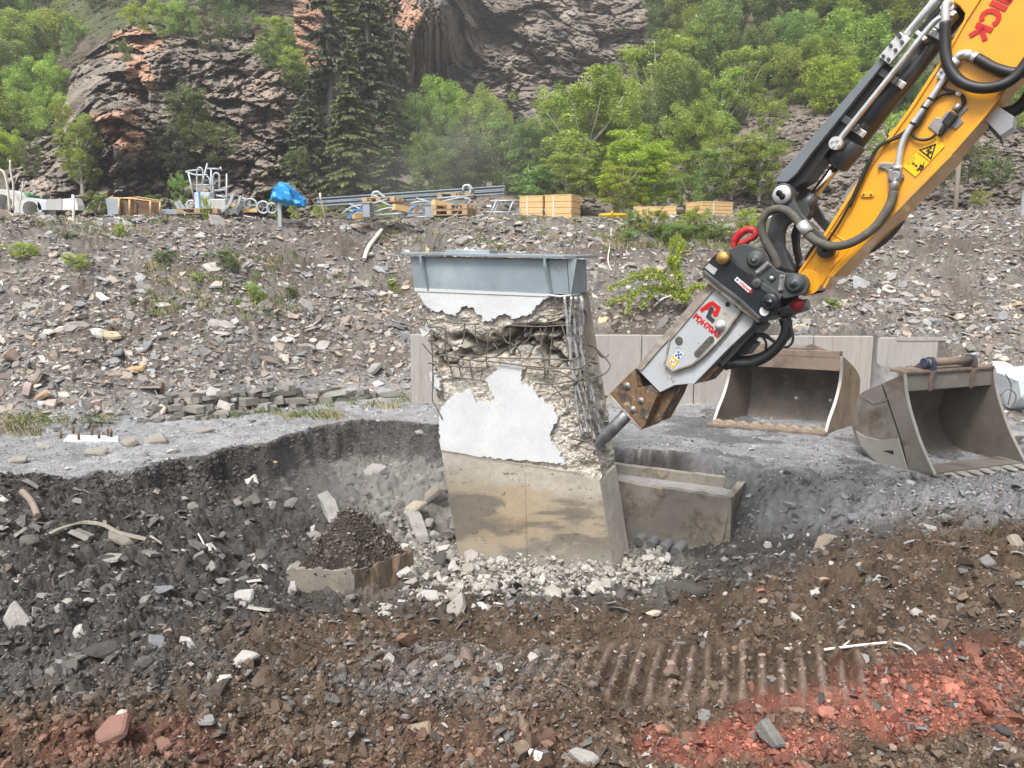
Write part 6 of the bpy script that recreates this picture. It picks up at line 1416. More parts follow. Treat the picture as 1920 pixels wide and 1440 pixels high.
def tree(kind, u, vt, vb, Y, wpx, mat, label, cat='tree', group=None, name=None, zbase=None, lean=0.0):
    """stands so that its top is seen at vt, its foot at vb and its crown is about wpx wide"""
    b = at(u, vb, Y); top = at(u, vt, Y); H = top.z - b.z
    wood, crowns = PROT[kind]; spread = {'l': .34, 'b': .20 if kind.startswith('birch') else .55, 's': .20, 'p': .26}[kind[0]]
    W = wpx * Y / F; sx = W / (2.1 * spread)
    nm = name or {'l': 'broadleaf_tree', 's': 'spruce_tree', 'p': 'pine_tree'}.get(kind[0], 'birch_tree' if kind.startswith('birch') else 'bush')
    rt = empty(nm, b, label, cat, group)
    rot_ = _tr.uniform(0, 6.28)
    for me, pn in ((wood, 'trunk'), (crowns[mat.name], 'crown')):
        o = bpy.data.objects.new(pn, me); o.parent = rt; o.scale = (sx, sx, H); o.rotation_euler = (0, lean, rot_); COL.objects.link(o)
    return rt
B_, Y_, M_, D_ = M_leafB, M_leafY, M_leafM, M_leafD
GW = 'broadleaf trees of the left-hand wood'
for i, (k, u, vt, vb, Y, w, m, lab) in enumerate([
    ('leafy0', 40, -70, 130, 46, 190, M_, 'broadleaf tree in the top left corner of the wood'), ('leafy1', 140, -60, 120, 47, 180, D_, 'dark broadleaf tree at the top of the wood, right of the corner tree'),
    ('leafy2', 225, -70, 80, 47, 150, M_, 'broadleaf tree at the top edge above the orange rock'), ('leafy0', 125, 25, 190, 41, 170, B_, 'bright rounded tree in the middle of the left-hand wood'),
    ('leafy1', 55, 40, 220, 40, 150, B_, 'bright tree left of the rounded tree in the wood'), ('leafy2', 10, 90, 270, 38, 150, M_, 'tree at the left photo edge in the middle of the wood'),
    ('leafy0', 85, 115, 250, 36, 140, B_, 'light tree at the right flank of the wood against the outcrop'), ('leafy1', 25, 175, 320, 33, 150, B_, 'light green tree low at the left edge, above the concrete rings'),
    ('leafy2', -50, 190, 350, 33, 170, M_, 'tree half cut by the left edge, lowest in the wood'), ('leafy1', 175, 60, 160, 40, 90, M_, 'small tree touching the outcrop shoulder'),
    ('leafy2', -30, -40, 160, 44, 170, M_, 'tree cut by the left edge near the top corner'), ('leafy0', 15, 250, 340, 29, 90, Y_, 'lowest yellow-green tree at the left edge')]):
    tree(k, u, vt, vb, Y, w, m, lab, 'tree', GW)
GO_ = 'shrubs and small trees on the rock outcrop'
for k, u, vt, vb, Y, w, m, lab in [
    ('bush0', 320, 5, 70, 36, 90, B_, 'leafy shrub hanging over the orange scar at the top of the outcrop'), ('bush1', 385, -60, 40, 40, 130, D_, 'dark shrub at the top edge above the outcrop'), ('bush2', 255, 10, 60, 36, 70, Y_, 'pale shrub left of the orange scar crest'),
    ('leafy0', 450, -70, 70, 41, 120, D_, 'dark broadleaf tree on top of the outcrop'), ('birch0', 520, 35, 130, 34, 80, B_, 'feathery birch on the upper right shoulder of the outcrop'), ('birch1', 545, 90, 185, 33, 70, B_, 'feathery birch below the one on the outcrop shoulder'),
    ('bush0', 395, 40, 95, 34, 80, D_, 'olive shrub on the outcrop brow'), ('bush1', 235, 80, 135, 31, 45, D_, 'small olive bush on the orange streak'), ('pine0', 355, 165, 300, 27, 95, D_, 'olive pine growing in the middle of the outcrop'),
    ('pine0', 335, 240, 350, 26, 80, M_leafS, 'dark pine below the olive one on the outcrop'), ('bush2', 410, 235, 310, 26.5, 130, D_, 'wide dark bush right of the outcrop pines'), ('birch2', 155, 215, 365, 24, 85, B_, 'bright green birch at the foot of the outcrop on the left'),
    ('bush0', 116, 198, 228, 27, 48, Y_, 'small yellow-green bush on the left outcrop edge'), ('bush1', 190, 225, 270, 28, 60, D_, 'grey-olive scrub under the orange ledge'), ('bush2', 340, 330, 395, 22, 50, M_, 'green bush behind the railing unit'),
    ('bush1', 500, 90, 150, 33, 70, D_, 'olive shrub by the rock slab at the outcrop top'), ('bush0', 560, 285, 330, 27, 60, D_, 'olive bush at the right foot of the outcrop'), ('bush2', 180, 362, 402, 19.5, 60, M_, 'green bush left of the grey bin on the terrace'), ('bush1', 290, 368, 395, 20, 60, D_, 'low bush behind the wooden cage')]:
    tree(k, u, vt, vb, Y, w, m, lab, 'tree' if k[:4] in ('leaf', 'birc', 'pine') else 'bush', GO_)
GS = 'dark spruces in the middle of the quarry face'
for k, u, vt, vb, Y, w, m, lab in [
    ('spruce1', 627, -110, 385, 29, 200, M_leafS, 'tall grey-trunked spruce right of the outcrop'), ('spruce0', 700, -90, 380, 31, 190, M_leafS, 'tall dense dark spruce in the centre of the spruce group'), ('spruce2', 585, 130, 385, 28, 130, M_leafS, 'sparse spruce nearest the blue tarpaulin'),
    ('spruce0', 662, 60, 388, 27, 150, M_leafD, 'mossy spruce before the tall pair'), ('spruce1', 745, -40, 330, 34, 130, M_leafS, 'spruce at the mouth of the dark cleft'), ('spruce0', 735, 200, 385, 27, 120, M_leafD, 'short spruce behind the left end of the girders'),
    ('spruce1', 560, 200, 385, 28, 90, M_leafD, 'thin young spruce beside the outcrop foot'), ('spruce0', 715, -60, 120, 38, 110, M_leafM, 'bright-tipped spruce top beside the orange cliff'), ('spruce2', 800, 120, 340, 36, 110, M_leafS, 'dark spruce in the shade of the cleft'), ('spruce0', 650, -130, 120, 36, 130, M_leafM, 'green spruce top at the upper photo edge')]:
    tree(k, u, vt, vb, Y, w, m, lab, 'spruce', GS)
for k, u, vt, vb, Y, w, m, lab in [
    ('bush0', 200, -10, 60, 42, 110, D_, 'dark brush between the wood and the outcrop top'), ('bush1', 150, 50, 120, 38, 80, M_, 'brush on the shoulder left of the outcrop'), ('bush2', 290, -30, 40, 40, 110, D_, 'dark brush at the top edge above the orange scar'), ('bush0', 440, 20, 80, 37, 110, D_, 'tangled brush on the outcrop top'),
    ('bush1', 350, 20, 75, 36, 80, M_, 'green shrub right of the orange scar'), ('bush2', 90, 170, 250, 31, 90, B_, 'bright bush on the left flank of the outcrop'), ('bush0', 60, 270, 330, 27, 60, D_, 'dull bush low on the left flank of the outcrop'), ('leafy1', 500, -90, 60, 43, 120, M_, 'broadleaf tree at the top edge left of the spruces')]:
    tree(k, u, vt, vb, Y, w, m, lab, 'tree' if k[0] == 'l' else 'bush', GO_)
GM = 'young birches and broadleaf trees below the right-hand cliff'
for k, u, vt, vb, Y, w, m, lab in [
    ('leafy0', 775, 180, 340, 33, 120, M_, 'rounded tree right of the spruces'), ('leafy1', 835, 160, 345, 34, 120, B_, 'bright tree below the dark cleft'), ('leafy2', 905, 175, 350, 33, 120, B_, 'bright tree under the left part of the cliff'), ('spruce0', 957, 135, 260, 38, 75, M_leafS, 'small dark spruce against the cliff foot'),
    ('leafy0', 870, 250, 395, 27, 120, D_, 'dull green tree behind the right end of the girders'), ('leafy1', 810, 260, 390, 26.5, 110, M_, 'low tree behind the middle of the girders'), ('birch0', 945, 225, 385, 28, 110, M_, 'soft green birch behind the open steel stand'), ('leafy2', 1005, 235, 380, 28, 110, M_, 'soft tree left of the two white-stemmed birches'),
    ('birch1', 1035, 170, 385, 29, 100, B_, 'white-stemmed birch under the cliff, left of the taller one'), ('birch2', 1098, 130, 400, 27, 170, B_, 'tallest white-stemmed birch, rising behind the pair of crates'), ('leafy0', 1150, 140, 370, 31, 130, B_, 'grey-green tree right of the tallest birch'), ('birch0', 1060, 290, 400, 24.5, 110, B_, 'low birch behind the left pine crates'),
    ('birch1', 1215, 80, 320, 34, 150, B_, 'tall birch at the right end of the bare cliff'), ('leafy1', 1265, 130, 340, 32, 130, M_, 'rounded tree right of the tall cliff-end birch'), ('birch2', 1185, 245, 405, 23, 130, Y_, 'brilliant yellow-green birch behind the yellow tub'), ('birch0', 1165, 310, 408, 22, 90, Y_, 'short yellow-green birch right of the crates'),
    ('birch1', 1235, 290, 405, 23, 110, Y_, 'yellow-green birch behind the long low crate'), ('leafy2', 1310, 20, 300, 37, 140, M_, 'tall soft tree under the top edge, right of the cliff'), ('birch2', 1345, 130, 320, 34, 110, B_, 'slim birch left of the bright hillside tree'), ('leafy0', 1300, 200, 350, 29, 120, B_, 'bushy tree above the last crate'),
    ('birch0', 1385, 90, 290, 35, 100, B_, 'birch beside the pale boulder slope'), ('birch1', 1370, 260, 385, 25, 110, B_, 'birch behind the last pine crate'), ('birch2', 1422, 250, 385, 25, 100, B_, 'birch just left of the cylinder guard'), ('birch0', 1320, 280, 400, 23.5, 90, M_, 'thin birch rising from behind the last two crates'), ('bush1', 1290, 330, 400, 22, 80, M_, 'bush behind the gap between the low crates'),
    ('leafy2', 1310, -60, 150, 43, 130, B_, 'bright tree at the top edge beside the cliff end'), ('leafy0', 1380, -40, 170, 42, 140, M_, 'broad tree at the top edge left of the grey sparse tree'), ('birch0', 1285, 70, 250, 37, 110, B_, 'pale birch at the foot of the cliff end'), ('leafy1', 1420, 60, 210, 38, 110, M_, 'shaded tree above the bare boulder slope'), ('bush1', 1080, 215, 300, 36, 120, D_, 'hazy bush under the middle of the cliff'), ('bush2', 930, 260, 340, 31, 100, D_, 'dark bush between the cliff-foot trees'),
    ('leafy1', 1250, -40, 110, 46, 110, D_, 'dark tree on the cliff top at right'), ('leafy0', 1120, 190, 330, 33, 110, M_, 'hazy tree between the white-stemmed birches'), ('birch2', 1000, 310, 400, 24, 90, M_, 'small birch behind the steel hopper')]:
    tree(k, u, vt, vb, Y, w, m, lab, 'tree', GM)
GR = 'trees on the right-hand hillside'
for k, u, vt, vb, Y, w, m, lab in [
    ('leafy2', 1465, -50, 160, 42, 150, D_, 'grey sparse tree at the top, left of the bright hillside trees'), ('leafy0', 1520, 80, 240, 35, 170, B_, 'bright tree at the lower left of the right-hand slope group'), ('leafy1', 1600, 40, 235, 36, 200, B_, 'large bright tree behind the cylinder guard'), ('leafy2', 1570, -110, 130, 41, 220, B_, 'large tree at the top edge behind the slide rails'),
    ('leafy0', 1660, -130, 110, 41, 200, Y_, 'bright tree behind the top of the cylinder'), ('leafy1', 1560, 120, 255, 33, 150, Y_, 'yellow-green tree low behind the guard plate'), ('leafy2', 1680, 90, 260, 32, 150, M_, 'tree seen between cylinder and stick'), ('bush0', 1660, 220, 310, 26, 120, B_, 'bush between cylinder rod and stick'),
    ('bush1', 1890, 150, 260, 28, 110, B_, 'bush behind the right-hand lamp housing'), ('bush2', 1815, 270, 345, 22, 110, D_, 'loose olive scrub behind the wooden post'), ('bush0', 1770, 240, 350, 23, 80, D_, 'scrub left of the wooden post under the stick'), ('leafy0', 1960, 60, 260, 30, 150, M_, 'tree cut by the right edge of the photo'), ('bush1', 1835, 360, 385, 17.5, 45, Y_, 'small yellow tuft of leaves right of the wooden post'), ('leafy1', 1480, 40, 200, 38, 120, M_, 'mid green tree beside the grey sparse one'), ('bush2', 1440, 190, 260, 30, 90, B_, 'bush on the edge of the bare slope left of the arm'), ('bush0', 1870, 300, 350, 21, 80, D_, 'thin scrub on the slope near the right edge')]:
    tree(k, u, vt, vb, Y, w, m, lab, 'tree' if k[0] == 'l' else 'bush', GR)
# plants of the terrace edge and the scree
GP = 'small plants on the scree slope and its crest'
def splant(k, u, v, h, w, m, lab, cat='plant', name='shrub'):
    d = ray(u, v); C0 = Vector((0, 0, CZ)); lo_, hi_ = 7.0, 22.0
    for s in np.linspace(6, 24, 500):
        p = C0 + d * (s / d.y)
        if gpt(p.x, p.y) >= p.z: break
    Y = p.y; tree(k, u, v - h, v + 4, Y, w, m, lab, cat, GP, name)
for k, u, v, h, w, m, lab in [
    ('bush0', 600, 408, 20, 38, Y_, 'yellow-green shrub at the foot of the leaning stake'), ('bush1', 520, 410, 38, 30, Y_, 'spindly yellow-green sapling left of the tarpaulin post'), ('bush2', 553, 408, 28, 30, Y_, 'spindly sapling right of the tarpaulin post'), ('bush0', 388, 414, 42, 26, Y_, 'sapling before the pale blue cabinet'), ('bush1', 722, 408, 26, 36, Y_, 'pale shrub before the girder pile'),
    ('bush2', 748, 414, 14, 24, B_, 'tiny shrub below the left timber bearer'), ('bush0', 1182, 432, 34, 40, M_, 'dark rounded bush beside the yellow tub'), ('bush1', 1225, 440, 44, 80, B_, 'leafy bush before the long low crate'), ('bush2', 1300, 444, 50, 90, B_, 'leafy bush before the last crate'), ('bush0', 1260, 452, 28, 110, M_, 'low green cover under the long low crate'), ('bush1', 1400, 432, 36, 60, Y_, 'yellow-green bush behind the lifting hook'),
    ('bush2', 1345, 448, 24, 80, M_, 'low green cover left of the lifting hook'), ('bush0', 145, 505, 26, 60, Y_, 'yellow-green leafy plant high on the left scree'), ('bush1', 45, 480, 22, 70, Y_, 'pale leafy plant near the left edge of the scree'), ('bush2', 225, 442, 20, 26, Y_, 'small yellow shoot below the wooden cage'), ('bush0', 480, 565, 28, 40, B_, 'leafy plant in the middle of the left scree'), ('bush1', 425, 505, 34, 70, D_, 'olive bush on the left scree below the railing unit'), ('bush2', 310, 495, 24, 50, D_, 'olive tuft on the left scree'),
    ('bush0', 370, 530, 18, 36, B_, 'small leafy tuft below the olive bush'), ('bush1', 735, 540, 12, 24, Y_, 'tiny green shoot left of the pier cap'), ('bush2', 1180, 455, 22, 50, M_, 'grassy bush under the dark rounded one'), ('bush0', 1265, 500, 52, 36, Y_, 'upright larch shoot behind the breaker body'), ('bush1', 545, 555, 16, 40, D_, 'faded tuft right of the middle leafy plant'), ('bush2', 125, 450, 14, 40, D_, 'olive tuft below the white birch pole'), ('bush0', 470, 545, 14, 30, B_, 'small tuft above the middle leafy plant'),
    ('bush1', 1560, 575, 14, 46, B_, 'small weeds on the slope under the stick tip'), ('bush2', 255, 570, 12, 30, D_, 'tiny olive tuft low on the left scree')]:
    splant(k, u, v, h, w, m, lab)
# drooping larch branch right of the pier
lb = empty('larch_sapling', at(1270, 560, 12.2), 'sprawling yellow-green larch sapling on the slope right of the pier cap', 'sapling')
rng = np.random.default_rng(99); tub = []; V, C = [], []
YB = 12.3
for path in [[(1285, 560), (1240, 520), (1190, 520), (1140, 540)], [(1285, 560), (1250, 535), (1200, 540), (1182, 560), (1176, 590)], [(1285, 560), (1235, 540), (1185, 550), (1140, 565)], [(1285, 560), (1275, 520), (1272, 480), (1280, 450)], [(1285, 560), (1260, 530), (1225, 505), (1180, 515)], [(1285, 560), (1295, 540), (1310, 535), (1325, 540)], [(1285, 560), (1265, 545), (1230, 545), (1200, 575)], [(1275, 520), (1262, 500), (1255, 480)]]:
    q = spline([at(u, v, YB + .15 * i * (-1) ** i * 0 + rng.normal(0, .08)) for i, (u, v) in enumerate(path)], 8); tub.append(q)
    P = np.array([p[:] for p in q]); n = 420; s = rng.uniform(0, len(q) - 1.001, n); i0 = s.astype(int); f = (s - i0)[:, None]
    c = P[i0] * (1 - f) + P[i0 + 1] * f + rng.normal(0, .03, (n, 3)) - np.array([0, 0, .02])
    A = rng.normal(size=(n, 3)); A /= np.linalg.norm(A, axis=1, keepdims=True); B = np.cross(A, rng.normal(size=(n, 3))); B /= np.linalg.norm(B, axis=1, keepdims=True)
    A *= .045; B *= .014; V.append(np.stack([c - A * .5, c + B, c + A * .5, c - B], 1).reshape(-1, 3)); C.append(np.repeat(np.clip(rng.normal(.5, .25, (n, 1)), 0, 1) * np.ones((1, 3)), 4, axis=0))
m = MB()
for q in tub: m.tube(q, [.012 * (1 - .8 * i / len(q)) for i in range(len(q))], 5, False)
m.build('branch', M_trunkd, lb); V = np.concatenate(V); np_mesh('needles', V, np.arange(len(V)), np.full(len(V) // 4, 4), M_leafY, np.concatenate(C), parent=lb)
# grass tufts on crest, slope and toe: one stuff object
def grass(name, spots, n, hgt, cols, rng):
    V, C = [], []
    for (u0, u1, v0, v1, cnt) in spots:
        for _ in range(cnt):
            u, v = rng.uniform(u0, u1), rng.uniform(v0, v1); d = ray(u, v); ok = None
            ss = np.linspace(8, 20, 160); xs_ = d.x / d.y * ss; zs_ = CZ + d.z / d.y * ss; g = gz(xs_, ss); hit = np.nonzero(g >= zs_)[0]
            if len(hit) == 0: continue
            x, y, z = xs_[hit[0]], ss[hit[0]], g[hit[0]]
            k = n; px = x + rng.normal(0, .07, k); py = y + rng.normal(0, .07, k)
            h = hgt * rng.uniform(.5, 1.3, k); dx = rng.normal(0, .5, k) * h; dy = rng.normal(0, .5, k) * h; w_ = .006 * np.ones(k)
            base = np.stack([px, py, np.full(k, z - .02)], -1); tip = base + np.stack([dx, dy, h], -1); mid = (base + tip) / 2 + np.array([0, 0, .15]) * h[:, None]
            wv = np.stack([w_, 0 * w_, 0 * w_], -1)
            V.append(np.stack([base - wv, base + wv, mid + wv * .7, tip], 1).reshape(-1, 3))
            c = cols[rng.integers(0, len(cols))] * rng.uniform(.7, 1.3); C.append(np.tile(c, (4 * k, 1)))
    V = np.concatenate(V); tag(np_mesh(name, V, np.arange(len(V)), np.full(len(V) // 4, 4), M_grass, np.clip(np.concatenate(C), .01, .8)), kind='stuff')
M_grass = mk('grass_blades', (0, 0, 0), rough=.8, attr=True, var=.1)
gc = [np.array(c) for c in ((.16, .20, .05), (.24, .22, .10), (.10, .15, .035), (.30, .26, .15))]
grass('grass', [(0, 1120, 392, 416, 210), (1120, 1460, 410, 470, 240), (60, 330, 400, 440, 40), (280, 560, 480, 600, 90), (700, 1100, 415, 470, 26), (0, 90, 785, 815, 26), (440, 640, 772, 788, 22), (110, 200, 782, 798, 6), (560, 820, 745, 770, 14), (600, 800, 520, 600, 16)], 26, .10, gc, np.random.default_rng(3))
# fallen birch log and dead twigs on the scree
def hit_ground(u, v, up=0.0):
    d = ray(u, v); ss = np.linspace(2.2, 20, 2400); xs_ = d.x / d.y * ss; zs_ = CZ + d.z / d.y * ss; g = gz(xs_, ss); h = np.nonzero(g >= zs_)[0]
    i = h[0] if len(h) else -1; return Vector((xs_[i], ss[i], g[i] + up))
for pth, r_, mt, lab, nm in (([(683, 492), (692, 468), (716, 436)], .045, M_birchb, 'fallen white birch log lying up the scree left of the pier cap', 'birch_log'), ([(1146, 510), (1140, 488), (1145, 455), (1146, 430)], .012, M_birchb, 'thin pale dead stick on the slope right of the pier cap', 'dead_stick'), ([(1226, 578), (1245, 562), (1275, 555), (1295, 552)], .018, M_birchb, 'curved bleached stick behind the breaker', 'dead_stick'), ([(560, 445), (590, 430), (625, 424)], .014, M_post, 'bleached branch lying below the leaning stake', 'dead_stick')):
    m = MB(); m.tube(spline([hit_ground(u, v, r_ * 1.2) for u, v in pth], 6), r_, 8); tag(m.build(nm, mt), lab, 'log' if 'log' in nm else 'stick')
# ------------------------------------------------------------------ soil crumbs, chips and gravel (nobody could count them)
CLD0, CLF0 = clod_templates(12, RNG, 1, .16, 3)
CLD1, CLF1 = clod_templates(14, RNG, 2, .12, 7, (.35, .75))
def plaw(n, a, b, p, rng): return a * (rng.uniform(0, 1, n) * ((b / a) ** (-p) - 1) + 1) ** (-1 / p)
def wfield(x, y):
    return np.interp(x / y, EB_T, EB_Y) - y
def samp(n, y0, y1, rng, tmax=.78, pw=1.6):
    y = plaw(n, y0, y1, pw, rng); t = rng.uniform(-tmax, tmax, n); return t * y, y
def avoid(x, y):
    """nothing grows through the pier, trough, footing"""
    k = np.ones(len(x), bool)
    for c, r in ((Vector((.45, 8.1, 0)), .62), ((FLp + BRp) / 2, .50), (hc_, .45)): k &= np.hypot(x - c.x, y - c.y) > r
    return k
def crumbs(name, n, T, Fc, y0, y1, s0, s1, pw, test, colf, flat=(.5, 1.0), tilt=.5, sink=.25, mat=None):
    rng = RNG; x, y = samp(n, y0, y1, rng); k = test(x, y) & avoid(x, y); x, y = x[k], y[k]
    z = gz(x, y, True); N = gnormal(x, y); n = len(x); s = plaw(n, s0, s1, pw, rng) * (.55 + y / 9)
    S = np.stack([s, s * rng.uniform(.5, 1, n), s * rng.uniform(*flat, n)], -1)
    P = np.stack([x, y, z], -1) + N * (S[:, 2] * (1 - sink) * .6)[:, None]
    tag(batch(name, T, Fc, P, frames(N, np.full(n, tilt), rng), S, np.clip(colf(x, y, z, n), .008, .85), mat or M_stone), kind='stuff')
def intrack(x, y):
    u, v = proj(x, y, gz(x, y)); return (v > 1205) & (v < 1330) & (u > 1120) & (u < 1620) & (RNG.uniform(0, 1, len(x)) < .8)
inpit = lambda x, y: wfield(x, y) > .02
def soilc(x, y, z, n, f=1.15): return soil_colour(x, y, z) * f * np.exp(RNG.normal(0, .28, n))[:, None]
clump = lambda x, y: (fbm(x * 2.5, y * 2.5, 3, 701) + RNG.uniform(-.45, .75, len(x))) > -.05
crumbs('soil_crumbs', 110000, CLD0, CLF0, 2.5, 9.5, .004, .026, 1.5, lambda x, y: inpit(x, y) & clump(x, y) & ~intrack(x, y), soilc)
crumbs('soil_clods', 9000, CLD1, CLF1, 2.5, 9.3, .014, .075, 2.2, lambda x, y: inpit(x, y) & clump(x, y) & ~intrack(x, y), lambda x, y, z, n: soilc(x, y, z, n, 1.0), sink=.5)
def chipc(x, y, z, n):
    g = .13 * np.exp(RNG.normal(0, .5, n)); C = np.stack([g, g * .98, g * .96], -1); h = RNG.uniform(0, 1, n); u, v = proj(x, y, z)
    C[h > .972] *= np.array([1.8, 1.75, 1.65]); C[h < .2] *= np.array([1.15, .9, .75]); 
    r = (v > 1180) & (h > .3) & (h < .5); C[r] = soil_colour(x[r], y[r], z[r]) * 1.6
    return C
crumbs('slate_chips', 42000, SLT, SLF, 2.5, 9.6, .006, .050, 1.6, lambda x, y: inpit(x, y) & ~intrack(x, y) & ((fbm(x * 1.5, y * 1.5, 3, 711) + RNG.uniform(-.5, .5, len(x)) + np.where(y > 4.6, .25, -.05)) > 0), chipc, (.1, .3), .45, 0)
crumbs('pale_chips', 15000, SLT, SLF, 4.2, 9.5, .006, .048, 1.7, lambda x, y: inpit(x, y) & (np.exp(-((x + .25) / 1.5) ** 2 - ((y - 7.4) / 1.4) ** 2) + .05 > RNG.uniform(0, 1, len(x))), lambda x, y, z, n: np.array([.36, .345, .32]) * np.exp(RNG.normal(-.1, .42, n))[:, None], (.2, .5), .5, .1)
crumbs('pit_shards', 900, SLT, SLF, 5.2, 9.3, .03, .11, 2.0, lambda x, y: inpit(x, y) & (x / y < .2) & (wfield(x, y) > .15), lambda x, y, z, n: np.array([.15, .142, .132]) * np.exp(RNG.normal(0, .6, n))[:, None], (.12, .35), .45, .15)
crumbs('slope_chips', 16000, SLT, SLF, 5.5, 10, .006, .045, 1.7, lambda x, y: inpit(x, y) & (x / y > .27) & (y > 6.2), lambda x, y, z, n: np.array([.23, .232, .235]) * np.exp(RNG.normal(-.2, .45, n))[:, None], (.15, .5), .45, .1)
crumbs('floor_gravel', 30000, CLD0, CLF0, 7.0, 12.0, .003, .012, 2.0, lambda x, y: ~inpit(x, y) & (slopez(x, y) < .05), lambda x, y, z, n: soil_colour(x, y, z) * np.exp(RNG.normal(.08, .35, n))[:, None])
crumbs('floor_chips', 4500, SLT, SLF, 7.0, 12.0, .008, .032, 2.0, lambda x, y: ~inpit(x, y) & (slopez(x, y) < .05) & (fbm(x * .9, y * .9, 3, 721) > -.1), lambda x, y, z, n: np.array([.22, .215, .21]) * np.exp(RNG.normal(0, .4, n))[:, None], (.15, .4), .4, .1)
# clods hanging on the cut edge of the bench
rng = RNG; n = 20000; t = rng.uniform(-.72, .10, n); yb = np.interp(t, EB_T, EB_Y); y = yb - np.where(rng.uniform(0, 1, n) < .6, rng.uniform(-.03, .17, n), np.abs(rng.normal(.15, .22, n))); x = t * y; y = y + fbm(x * 1.7, y * 1.7, 3, 3) * .20 + fbm(x * 7, y * 7, 3, 13) * .08; x = t * y
z = gz(x, y, True); N = gnormal(x, y, .05); s = plaw(n, .008, .05, 1.8, rng)
S = np.stack([s, s * rng.uniform(.5, 1, n), s * rng.uniform(.4, .9, n)], -1)
k = avoid(x, y); cc_ = soil_colour(x, y, z) * np.exp(rng.normal(0, .35, n))[:, None]
tag(batch('bench_edge_clods', CLD1, CLF1, np.stack([x, y, z], -1)[k], frames(N, np.full(n, .5), rng)[k], S[k], cc_[k], M_stone), kind='stuff')
# soil crumbs on the footing heap
hx, hy, hz = [a.ravel() for a in HEAP]; k = rng.integers(0, len(hx), 2600); n = len(k)
s = plaw(n, .006, .03, 1.6, rng); Nn = np.tile(np.array([[0, -.3, 1.0]]), (n, 1)); S = np.stack([s, s * .7, s * rng.uniform(.2, .7, n)], -1)
tag(batch('heap_crumbs', SLT, SLF, np.stack([hx[k], hy[k], hz[k] + s * .2], -1), frames(Nn, np.full(n, .5), rng), S, np.array([.085, .075, .066]) * np.exp(rng.normal(0, .5, n))[:, None], M_stone), kind='stuff')
# ------------------------------------------------------------------ white concrete rubble at the foot of the pier
RUB = [(735, 1050), (700, 1005), (745, 965), (800, 985), (850, 1030), (880, 1055), (1000, 1070), (1150, 1085), (1180, 1045), (1240, 1030), (1262, 1060), (1300, 1095), (1190, 1118), (1000, 1135), (860, 1132), (790, 1128)]
CNK, CNF = clod_templates(18, RNG, 2, .03, 9, (.28, .66))
def rubble_pts(n, poly, rng):
    us, vs_ = [], []
    P = np.array(poly); out = []
    while len(out) < n:
        u, v = rng.uniform(P[:, 0].min(), P[:, 0].max()), rng.uniform(P[:, 1].min(), P[:, 1].max())
        if inpoly(np.array([u]), np.array([v]), poly)[0]: out.append((u, v))
    return out
rp = []
for (u, v) in rubble_pts(2300, RUB, RNG):
    p = hit_ground(u, v); rp.append(p)
rp = np.array([p[:] for p in rp]); n = len(rp)
s = plaw(n, .014, .06, 1.2, RNG); lay = RNG.uniform(0, .20, n) * sstep(0, .8, 1 - np.abs(rp[:, 0] - .5) / 1.3)
N = np.tile(np.array([[0, 0, 1.0]]), (n, 1)); S = np.stack([s, s * RNG.uniform(.6, 1, n), s * RNG.uniform(.45, .9, n)], -1)
wc_ = np.array([.34, .322, .29])
tag(batch('concrete_rubble', CNK, CNF, rp + np.stack([0 * s, 0 * s, lay + s * .2], -1), frames(N, np.full(n, .8), RNG), S, wc_ * np.exp(RNG.normal(0, .16, n))[:, None], M_stone), kind='stuff')
M_rub = [mk('concrete_lump_%d' % i, c, rough=.9, var=.14, nscale=7, bump=.5, bscale=50, grain=.15) for i, c in enumerate([(.36, .34, .305), (.29, .27, .24), (.41, .40, .375)])]
def lump(name, p, size, mat, rng, T=CNK, Fc=CNF, R=None):
    V = T[rng.integers(0, len(T))] * np.array(size)
    Rm = frames(np.array([[0, 0, 1.0]]), np.array([.45]), rng)[0] if R is None else R
    V = V @ Rm.T; flat = np.concatenate([np.array(f) for f in Fc])
    me_o = np_mesh(name, V, flat, [len(f) for f in Fc], mat, None, False); me_o.location = p; return me_o
for i, (u, v) in enumerate(rubble_pts(72, RUB, np.random.default_rng(41))):
    rr = np.random.default_rng(500 + i); p = hit_ground(u, v); s = rr.uniform(.05, .12)
    o = lump('concrete_lump', p + Vector((0, 0, .05 + s * .25)), (s, s * rr.uniform(.6, .95), s * rr.uniform(.45, .8)), M_rub[i % 3], rr)
    tag(o, 'pale broken concrete lump in the rubble heap at the pier foot', 'concrete lump', 'pale concrete lumps heaped at the pier foot')
